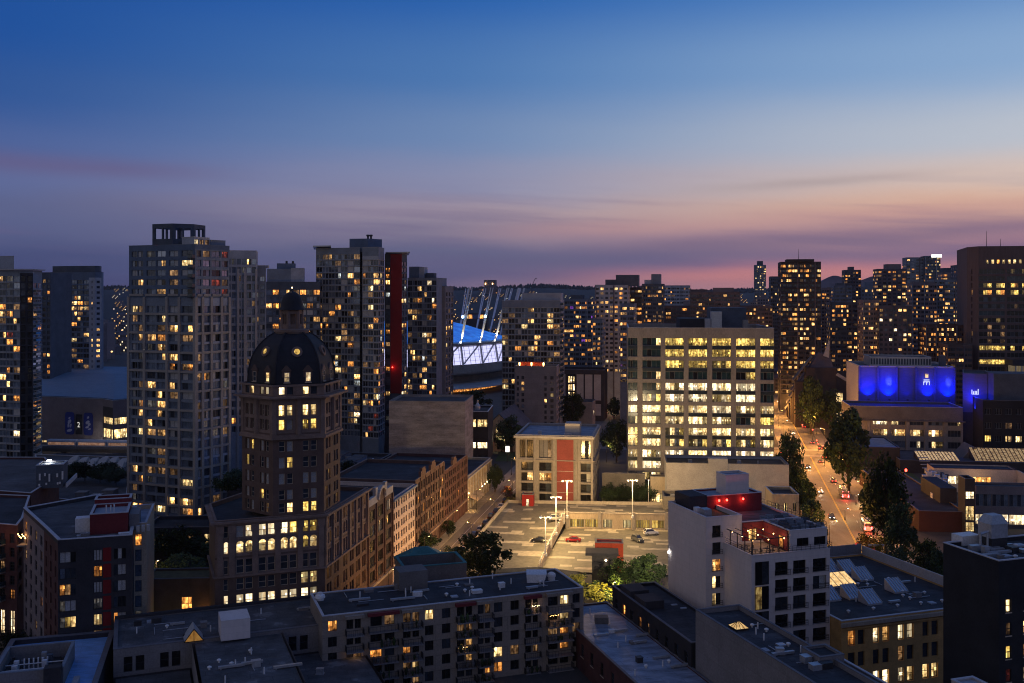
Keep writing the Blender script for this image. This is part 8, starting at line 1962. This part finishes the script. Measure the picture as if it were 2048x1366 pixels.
car_px('dark grey people carrier parked facing the hotel wall', 1275, 1082, ZL + .02, -62, 'paint_grey', True)
ps = ['paint_black', 'paint_navy', 'paint_white_car', 'paint_grey', 'paint_black', 'paint_silver', 'paint_grey', 'paint_black', 'paint_navy', 'paint_white_car', 'paint_black', 'paint_grey']
ordn = ['first', 'second', 'third', 'fourth', 'fifth', 'sixth', 'seventh', 'eighth', 'ninth', 'tenth', 'eleventh', 'twelfth']
for k in range(12):
    x, y, _ = bs(62 + k * 8.2, 9.8); car('%s car kerb parked beside the car park wall, %s from the low end' % ({'paint_black': 'black', 'paint_navy': 'navy', 'paint_white_car': 'white', 'paint_grey': 'grey', 'paint_silver': 'silver'}[ps[k]], ordn[k]), x, y, .01, R(79.6), ps[k], 'cars parked along the brick street', k % 3 == 1)
for lb, t_, o_, pt_, rz in (('red tailed car waiting at the avenue crossing', 74, 3.0, 'paint_grey', 78), ('car with tail lights crossing the stop line of the avenue', 86, 5.4, 'paint_black', 78), ('far car with lit headlights coming down the avenue', 160, -2.6, 'paint_silver', -102), ('far car with red tail lights past the crossing', 128, 4.0, 'paint_black', 78), ('dark car stopped at the kerb past the crossing', 112, 6.2, 'paint_navy', 78), ('small far car high up the avenue', 230, 3.0, 'paint_grey', 78), ('dark car with bright headlights below the crossing', 58, -3.4, 'paint_black', -102), ('pale car with headlights passing the bus', 8, -3.2, 'paint_white_car', -102), ('navy car with headlights by the hotel trees', -34, -3.6, 'paint_navy', -102), ('grey car with red tail lights behind the bus', 30, 3.6, 'paint_grey', 78), ('black car with red tail lights far past the crossing', 185, 4.4, 'paint_black', 78)):
    x, y, _ = av(t_, o_); c_ = car(lb, x, y, .02, R(rz), pt_, 'cars on the avenue', False, True); lamp('POINT', (-2.9, 0, .9), 40, (1, .05, .03), c_, .3); lamp('SPOT', (2.4, 0, .8), 500, (1, .85, .6), c_, .2, aim=(14, 0, 0), size=50)
def bus(label, t_, o_, paint, cat='bus'):
    x0, y0, _ = av(t_, o_); o = empty(cat, (0, 0, 0), label, cat); ORG[o.name] = (0, 0, 0); Lb = 10.5 if cat == 'bus' else 7
    mb = MB(); mb.hull([(-Lb / 2, -1.25, .45), (Lb / 2, -1.25, .45), (Lb / 2, 1.25, .45), (-Lb / 2, 1.25, .45)], [(-Lb / 2, -1.25, 2.8), (Lb / 2, -1.25, 2.8), (Lb / 2, 1.25, 2.8), (-Lb / 2, 1.25, 2.8)], 0, False, True); mb.hull([(-Lb / 2, -1.25, 2.8), (Lb / 2, -1.25, 2.8), (Lb / 2, 1.25, 2.8), (-Lb / 2, 1.25, 2.8)], [(-Lb / 2 + .15, -1.05, 3.1), (Lb / 2 - .15, -1.05, 3.1), (Lb / 2 - .15, 1.05, 3.1), (-Lb / 2 + .15, 1.05, 3.1)]); part('body', mb, [paint], o)
    mb = MB(); mb.box(-Lb / 2 - .03, -Lb / 2 - .005, -.95, .95, 1.7, 2.6); part('rear_window', mb, ['off'], o)
    for s_ in (-1, 1):
        mb = MB(); mb.box(-Lb / 2 + .6, Lb / 2 - .6, s_ * 1.255 - .005, s_ * 1.255 + .015, 1.5, 2.5); part('side_window', mb, ['off'], o)
        for k, (zz_, r_) in enumerate(((1.05, .30), (1.6, .20), (2.75, .14))): mb = MB(); mb.tube((-Lb / 2 - .06, s_ * .95, zz_), (-Lb / 2 - .01, s_ * .95, zz_), r_, r_, 10); part('taillight', mb, ['tail_bus'], o)
        for xx in (-Lb / 2 + 2.2, Lb / 2 - 2.4): mb = MB(); mb.tube((xx, s_ * .95, .48), (xx, s_ * 1.22, .48), .48, .48, 14); part('wheel', mb, ['dark_metal'], o)
    mb = MB(); mb.box(-.0 - Lb / 4, Lb / 4, -.7, .7, 3.12, 3.4); part('roof_unit', mb, ['white_metal'], o)
    lamp('POINT', (-Lb / 2 - 1.2, 0, 1.3), 420, (1, .05, .03), o, .4)
    o.location = (x0, y0, .01); o.rotation_euler = (0, 0, R(78)); return o
glow('tail_bus', (1.0, .05, .05), 16)
bus('bus with four bright red tail lamps stopped half way up the avenue', 2, 4.2, 'paint_grey'); bus('box van with faint red tail lamps lower down the avenue', -48, 5.2, 'paint_silver', 'van')

# ================================================================ STREET LAMPS AND SIGNALS
words_ = ['lowest', 'second', 'third', 'fourth', 'fifth', 'sixth', 'seventh', 'eighth', 'ninth', 'tenth', 'eleventh', 'twelfth']
for k in range(9):
    t_ = -78 + k * 44 if k < 8 else 300
    for sd_ in (-1, 1):
        x, y, _ = av(t_ + (18 if sd_ > 0 else 0), sd_ * 8.6); dxy = (-sd_ * DD[1] * 1.9, sd_ * DD[0] * 1.9)
        street_lamp('street lamp on the %s kerb of the avenue, %s from the low end' % ('theatre side' if sd_ > 0 else 'office side', words_[k]), 'lamps along the avenue', x, y, 8.6, dxy[0], dxy[1], (1, .42, .085), 7500 if k < 3 else 17000, 'lamp_orange')
for k in range(6):
    for sd_, off in ((1, 11.4), (-1, 2.6)):
        x, y, _ = bs(20 + k * 32 + (14 if sd_ < 0 else 0), off); street_lamp('street lamp on the %s of the brick street, %s from the low end' % ('car park side' if sd_ > 0 else 'brick front side', words_[k]), 'lamps along the brick street', x, y, 6.6, -sd_ * BD[1] * 1.2, sd_ * BD[0] * 1.2, (1, .48, .12), 420 if sd_ < 0 else 2400, 'lamp_orange')
for k, (px, py, e) in enumerate(((1003, 905, 1200), (1022, 890, 900), (1213, 925, 1200), (1700, 898, 900), (1190, 838, 3000), (1222, 822, 3000), (1236, 800, 2600), (1735, 1100, 500), (1712, 1010, 700), (1690, 1040, 400), (1905, 840, 5000), (1912, 800, 5000))):
    x, y, _ = at(px, py); street_lamp(['street lamp on the lit green at the church corner', 'street lamp across from the church door', 'street lamp behind the hedge on the cross street', 'street lamp by the theatre wing corner', 'street lamp before the signal crossing', 'street lamp beyond the signal crossing', 'street lamp at the neon shops past the crossing', 'path lamp by the russet tree', 'path lamp on the lit lawn', 'path lamp near the bus', 'street lamp in the gap beside the theatre', 'street lamp far up the gap beside the theatre'][k], None, x, y, 6.8 if k < 7 or k > 9 else 3.4, .8, -.4, (1, .62, .25) if k not in (0, 8, 9) else (1, .82, .42), e, 'lamp_warm' if k in (0, 8, 9) else 'lamp_orange')
def signal(label, px, py, h, dx, col='lamp_red', n=2):
    x, y, _ = at(px, py); o = B('traffic_signal', label, (x, y), 'traffic signal', None); mb = MB(); mb.tube((x, y, 0), (x, y, h), .13, .10, 8); mb.tube((x, y, h), (x + dx, y, h + .3), .08, .06, 6); o.part('pole', mb, 'dark_metal')
    for q in range(n):
        xx = x + (dx if q == 0 else 0); zz_ = h - .9 if q == 0 else h * .6
        mb = MB(); mb.box(xx - .25, xx + .25, y - .2, y + .2, zz_ - .55, zz_ + .6); hs = o.part('housing', mb, 'dark_metal')
        mb = MB(); mb.tube((xx, y - .22, zz_ + .3), (xx, y - .34, zz_ + .3), .26, .26, 12); o.part('lens', mb, col, hs)
        lamp('POINT', (xx, y - .7, zz_ + .3), 45, (1, .06, .04) if col == 'lamp_red' else (.1, 1, .5), o.root, .1)
for a in (('red signal on the office corner of the avenue crossing', 1562, 930, 8, 1.2), ('red signal hanging over the avenue beyond the crossing', 1625, 880, 8, -5), ('red signal on the theatre corner of the crossing', 1636, 905, 6, -.6), ('tall signal pole at the bus side of the crossing', 1649, 932, 9, -.8), ('red signal over the low end of the avenue by the brick building', 1742, 1130, 6, -4), ('red signal at the crossing by the small gabled shop', 1172, 832, 6, .8), ('red signal over the middle of the far crossing', 1207, 822, 7, 1.0), ('red signal at the far crossing nearest the office block', 1226, 832, 6, .6), ('red signal by the church corner', 972, 905, 7, -2)): signal(*a)
for a in (('green signal far up the avenue by the terraced block', 1556, 800, 8, 2.0, 'lamp_green', 1), ('green signal on the kerb far up the avenue', 1577, 815, 6, .5, 'lamp_green', 1)): signal(*a)
def sign(label, px, py, z, w_, h_, mat, name='neon_sign'):
    x, y = xy(px, (H - 0) * F / (py - HY)); mb = MB(); mb.box(x - w_ / 2, x + w_ / 2, y - .15, y + .15, z, z + h_); mb.tube((x, y + .3, 0), (x, y + .3, z), .12, .12, 6, 1); solo(name, mb, [mat, 'dark_metal'], label, 'sign')
glow('neon_red', (1, .05, .12), 3.0)
sign('red neon sign over the far shops', 1225, 800, 14, 5, 1.6, 'neon_red'); sign('small red neon sign below the larger one on the far shops', 1228, 805, 7, 2.4, 2, 'neon_red'); sign('white lit street clock panel at the church corner', 1015, 925, 4.5, 1.6, 2.4, 'sign_white', 'light_box'); sign('white lit panel on the cross street pavement', 1004, 895, 5.5, 1.2, 1.2, 'sign_white', 'light_box'); sign('pale street name board on a mast by the low avenue crossing', 1752, 1135, 5.6, 4.2, .5, 'white_metal', 'street_sign')
up_ = B('utility_pole', 'brown wooden utility pole with cross arm beside the dark brick college wall', at(1834, 1160)[:2], 'utility pole'); x, y, _ = at(1834, 1160); mb = MB(); mb.tube((x, y, 0), (x, y, 9.5), .2, .13, 8); up_.part('pole', mb, 'beige_wall'); mb = MB(); mb.bar((x - 1.4, y, 7.6), (x + 1.4, y, 7.6), .14); up_.part('cross_arm', mb, 'beige_wall'); lamp('POINT', (x - 1, y - 1.5, 4), 90, (1, .55, .2), up_.root, .2)
q = at(1905, 1130); lp_ = street_lamp('orange wall side lamp behind the near black building', None, q[0], q[1], 5.5, .6, -.3, (1, .55, .15), 220, 'lamp_orange')

# ================================================================ FAR CITY
hb = []
for v in range(4):
    mb = MB(); w_, d_, h_ = (11, 10, 7) if v < 2 else (18, 12, 12)
    mb.box(-w_ / 2, w_ / 2, -d_ / 2, d_ / 2, -3, h_); mb.hull([(-w_ / 2 - .4, -d_ / 2 - .4, h_), (w_ / 2 + .4, -d_ / 2 - .4, h_), (w_ / 2 + .4, d_ / 2 + .4, h_), (-w_ / 2 - .4, d_ / 2 + .4, h_)], [(-w_ / 2 + 1, -.3, h_ + 2.6), (w_ / 2 - 1, -.3, h_ + 2.6), (w_ / 2 - 1, .3, h_ + 2.6), (-w_ / 2 + 1, .3, h_ + 2.6)], 0)
    for i in range(int(w_ / 3)):
        for j in range(int(h_ / 3)):
            x0 = -w_ / 2 + .8 + i * 3; z0 = .8 + j * 3
            mb.quad((x0, -d_ / 2 - .06, z0), (x0 + 1.6, -d_ / 2 - .06, z0), (x0 + 1.6, -d_ / 2 - .06, z0 + 1.6), (x0, -d_ / 2 - .06, z0 + 1.6), 1 if (i * 7 + j * 5 + v) % 4 == 0 else 2)
    hb.append(mb.mesh('far_house', ['dusky_wall', ['far_amber', 'far_white', 'far_amber', 'far_white'][v], 'off']))
r = random.Random(5)
for k in range(292):
    y = 1150 + 2700 * r.random() ** 1.3 if k < 230 else r.uniform(660, 1150); px = r.uniform(1130, 1560) if k >= 230 else r.uniform(-20, 2070) if k > 120 else r.uniform(880, 1260) if k > 50 else r.uniform(190, 260) if k > 25 else r.uniform(1330, 1560)
    x = (px - CX) * y / F; o = bpy.data.objects.new('far_house', hb[k % 4]); COL.objects.link(o); o.location = (x, y, hz(x, y)); o.rotation_euler = (0, 0, r.uniform(-.5, .5)); o.scale = (1, 1, r.uniform(.8, 1.5)); tag(o, 'small far house or low block with a few lit windows in the distant city', 'house', 'far houses of the distant city')
mb = MB(); mb.tube((0, 0, -2), (0, 0, 8), .2, .12, 6); mb.lathe(0, 0, [(.2, 8), (1.0, 8.5), (1.0, 9.2), (.2, 9.8)], 8, 1)
fl1 = [mb.mesh('far_street_lamp', ['dark_metal', m_]) for m_ in ('far_lamp_a', 'far_lamp_b')]
for k in range(296):
    y = 950 + 2500 * r.random() ** 1.2 if k < 250 else r.uniform(600, 950); px = r.uniform(1130, 1600) if k >= 250 else r.uniform(895, 1260) if k < 110 else r.uniform(190, 260) if k < 130 else r.uniform(1330, 1560) if k < 180 else r.uniform(0, 2048)
    x = (px - CX) * y / F; o = bpy.data.objects.new('far_street_lamp', fl1[0 if r.random() < .7 else 1]); COL.objects.link(o); o.location = (x, y, hz(x, y)); s_ = r.uniform(.7, 1.3); o.scale = (s_, s_, 1); tag(o, 'tiny far street lamp glowing in the distant city', 'street lamp', 'far street lamps of the distant city')
mb = MB(); r2 = random.Random(9)
for k in range(2600):
    y = r2.uniform(4150, 4600); x = r2.uniform(-2600, 2300); z = hz(x, y); h_ = r2.uniform(9, 20); w_ = r2.uniform(6, 15)
    lo = [(x + w_ * .5 * math.cos(a), y + w_ * .5 * math.sin(a), z - 2) for a in (0, 1.26, 2.51, 3.77, 5.03)]; mi_ = [(q[0] * .999 + x * .001, q[1], z + h_ * .55) for q in lo]
    mb.hull(lo, mi_, 0, False); mb.hull(mi_, [(x + (q[0] - x) * .15, y + (q[1] - y) * .15, z + h_) for q in lo])
ft = []
for v in range(3):
    m2 = MB(); w_, d_, h_ = (18, 22, 16)[v], 16, 60; m2.box(-w_ / 2, w_ / 2, -d_ / 2, d_ / 2, -2, h_); m2.box(-w_ / 4, w_ / 5, -d_ / 4, d_ / 4, h_ + .01, h_ + 4); r3 = random.Random(v)
    for i in range(int(w_ / 3)):
        for j in range(19):
            x0 = -w_ / 2 + .7 + i * 3; z0 = 1 + j * 3.1; m2.quad((x0, -d_ / 2 - .06, z0), (x0 + 1.9, -d_ / 2 - .06, z0), (x0 + 1.9, -d_ / 2 - .06, z0 + 1.6), (x0, -d_ / 2 - .06, z0 + 1.6), r3.choices((1, 2, 3), (.17, .08, .75))[0])
        for j in range(19): m2.quad((-w_ / 2 - .06, -d_ / 2 + 1 + i * 2.4, 1 + j * 3.1), (-w_ / 2 - .06, -d_ / 2 + 2.4 + i * 2.4, 1 + j * 3.1), (-w_ / 2 - .06, -d_ / 2 + 2.4 + i * 2.4, 2.6 + j * 3.1), (-w_ / 2 - .06, -d_ / 2 + 1 + i * 2.4, 2.6 + j * 3.1), r3.choices((1, 3), (.15, .85))[0])
    ft.append(m2.mesh('far_tower', [('blue_grey', 'dusky_wall', 'mauve_wall')[v], 'far_amber', 'far_white', 'off']))
for k in range(46):
    px = r.uniform(1130, 1560) if k < 22 else r.uniform(1640, 1935) if k < 40 else r.uniform(86, 258); D = r.uniform(850, 1500); yt = r.uniform(586, 640) if k < 22 else r.uniform(562, 610) if k < 40 else r.uniform(600, 660)
    x = (px - CX) * D / F; o = bpy.data.objects.new('far_tower', ft[k % 3]); COL.objects.link(o); o.location = (x, D, hz(x, D) - .5); o.rotation_euler = (0, 0, R(-11) + r.uniform(-.1, .1)); o.scale = (1, 1, max(.3, zat(yt, D) / 64)); tag(o, 'slim far tower with a few lit windows in the layered skyline', 'tower', 'slim towers of the far skyline')
solo('far_wood', mb, ['hill'], 'dark line of trees along the far ridge', 'wood', None, 'stuff', (0, 0, 0))
b = B('hilltop_block', 'boxy hilltop apartment block with two red lamps on the far ridge', xy(980, 3600)); D = 3600; pl = rect_px(958, 1000, D, -8, 60); pl2 = rect_px(968, 990, D - 5, -8, 40)
b.volume(pl, 0, zat(577, D), 'dusky_wall', 'roof_dark', [dict(e=0, z0=60, z1=zat(577, D) - 1, n=9, fr=.5, fh=3, sty='far', k=dict(off=.7, amber=.3))], 'dark_coping'); b.volume(pl2, 0, zat(560, D), 'dusky_wall', 'roof_dark', [], 'dark_coping')
mb = MB()
for px in (971, 985): x, y = xy(px, D - 10); mb.lathe(x, y, [(.4, zat(569, D)), (2.2, zat(568, D)), (.4, zat(566, D))], 8)
b.part('obstruction_light', mb, 'lamp_orange'); b.done(30)
b = B('tower_crane', 'distant luffing tower crane on the ridge', xy(1062, 3000), 'crane'); D = 3000; x, y = xy(1064, D); mb = MB()
P_ = lambda px, py: ((px - CX) * D / F, D, zat(py, D)); mb.bar(P_(1062, 590), P_(1062, 574), 2.4); mb.bar(P_(1062, 575), P_(1071, 556), 1.6); mb.bar(P_(1062, 575), P_(1058, 572), 2.2); mb.bar(P_(1071, 556), P_(1074, 558), 1.4); b.part('jib', mb, 'dark_metal')
b = B('stadium_shop', 'long low far hall with a bright amber lit front seen between the stadium masts', xy(955, 1000)); pl = rect_px(930, 974, 980, -4, 20); b.volume(pl, 0, zat(627, 980), 'dark_wall', 'roof_dark', [dict(e=0, z0=zat(640, 980), z1=zat(627.5, 980) - .2, n=6, fr=.88, rows=[(zat(637.5, 980), zat(629.5, 980))], sty='far', k=dict(amber=.3, cream=.7), dep=.2)], 'dark_coping'); b.done()

# ================================================================ EVENING HAZE
mb = MB(); mb.box(-4400, 4400, -450, 5400, -1.5, 128)
hm = bpy.data.materials.new('haze'); hm.use_nodes = True; MAT['haze'] = hm; ht_ = hm.node_tree
for n_ in list(ht_.nodes):
    if n_.type == 'BSDF_PRINCIPLED': ht_.nodes.remove(n_)
pv = N(ht_, 'ShaderNodeVolumePrincipled'); pv.inputs['Color'].default_value = (.80, .78, .88, 1); pv.inputs['Density'].default_value = 0.00004; pv.inputs['Anisotropy'].default_value = .2
ht_.links.new(pv.outputs[0], [n_ for n_ in ht_.nodes if n_.type == 'OUTPUT_MATERIAL'][0].inputs['Volume'])
solo('haze', mb, ['haze'], None, None, None, 'stuff', (0, 0, 0))
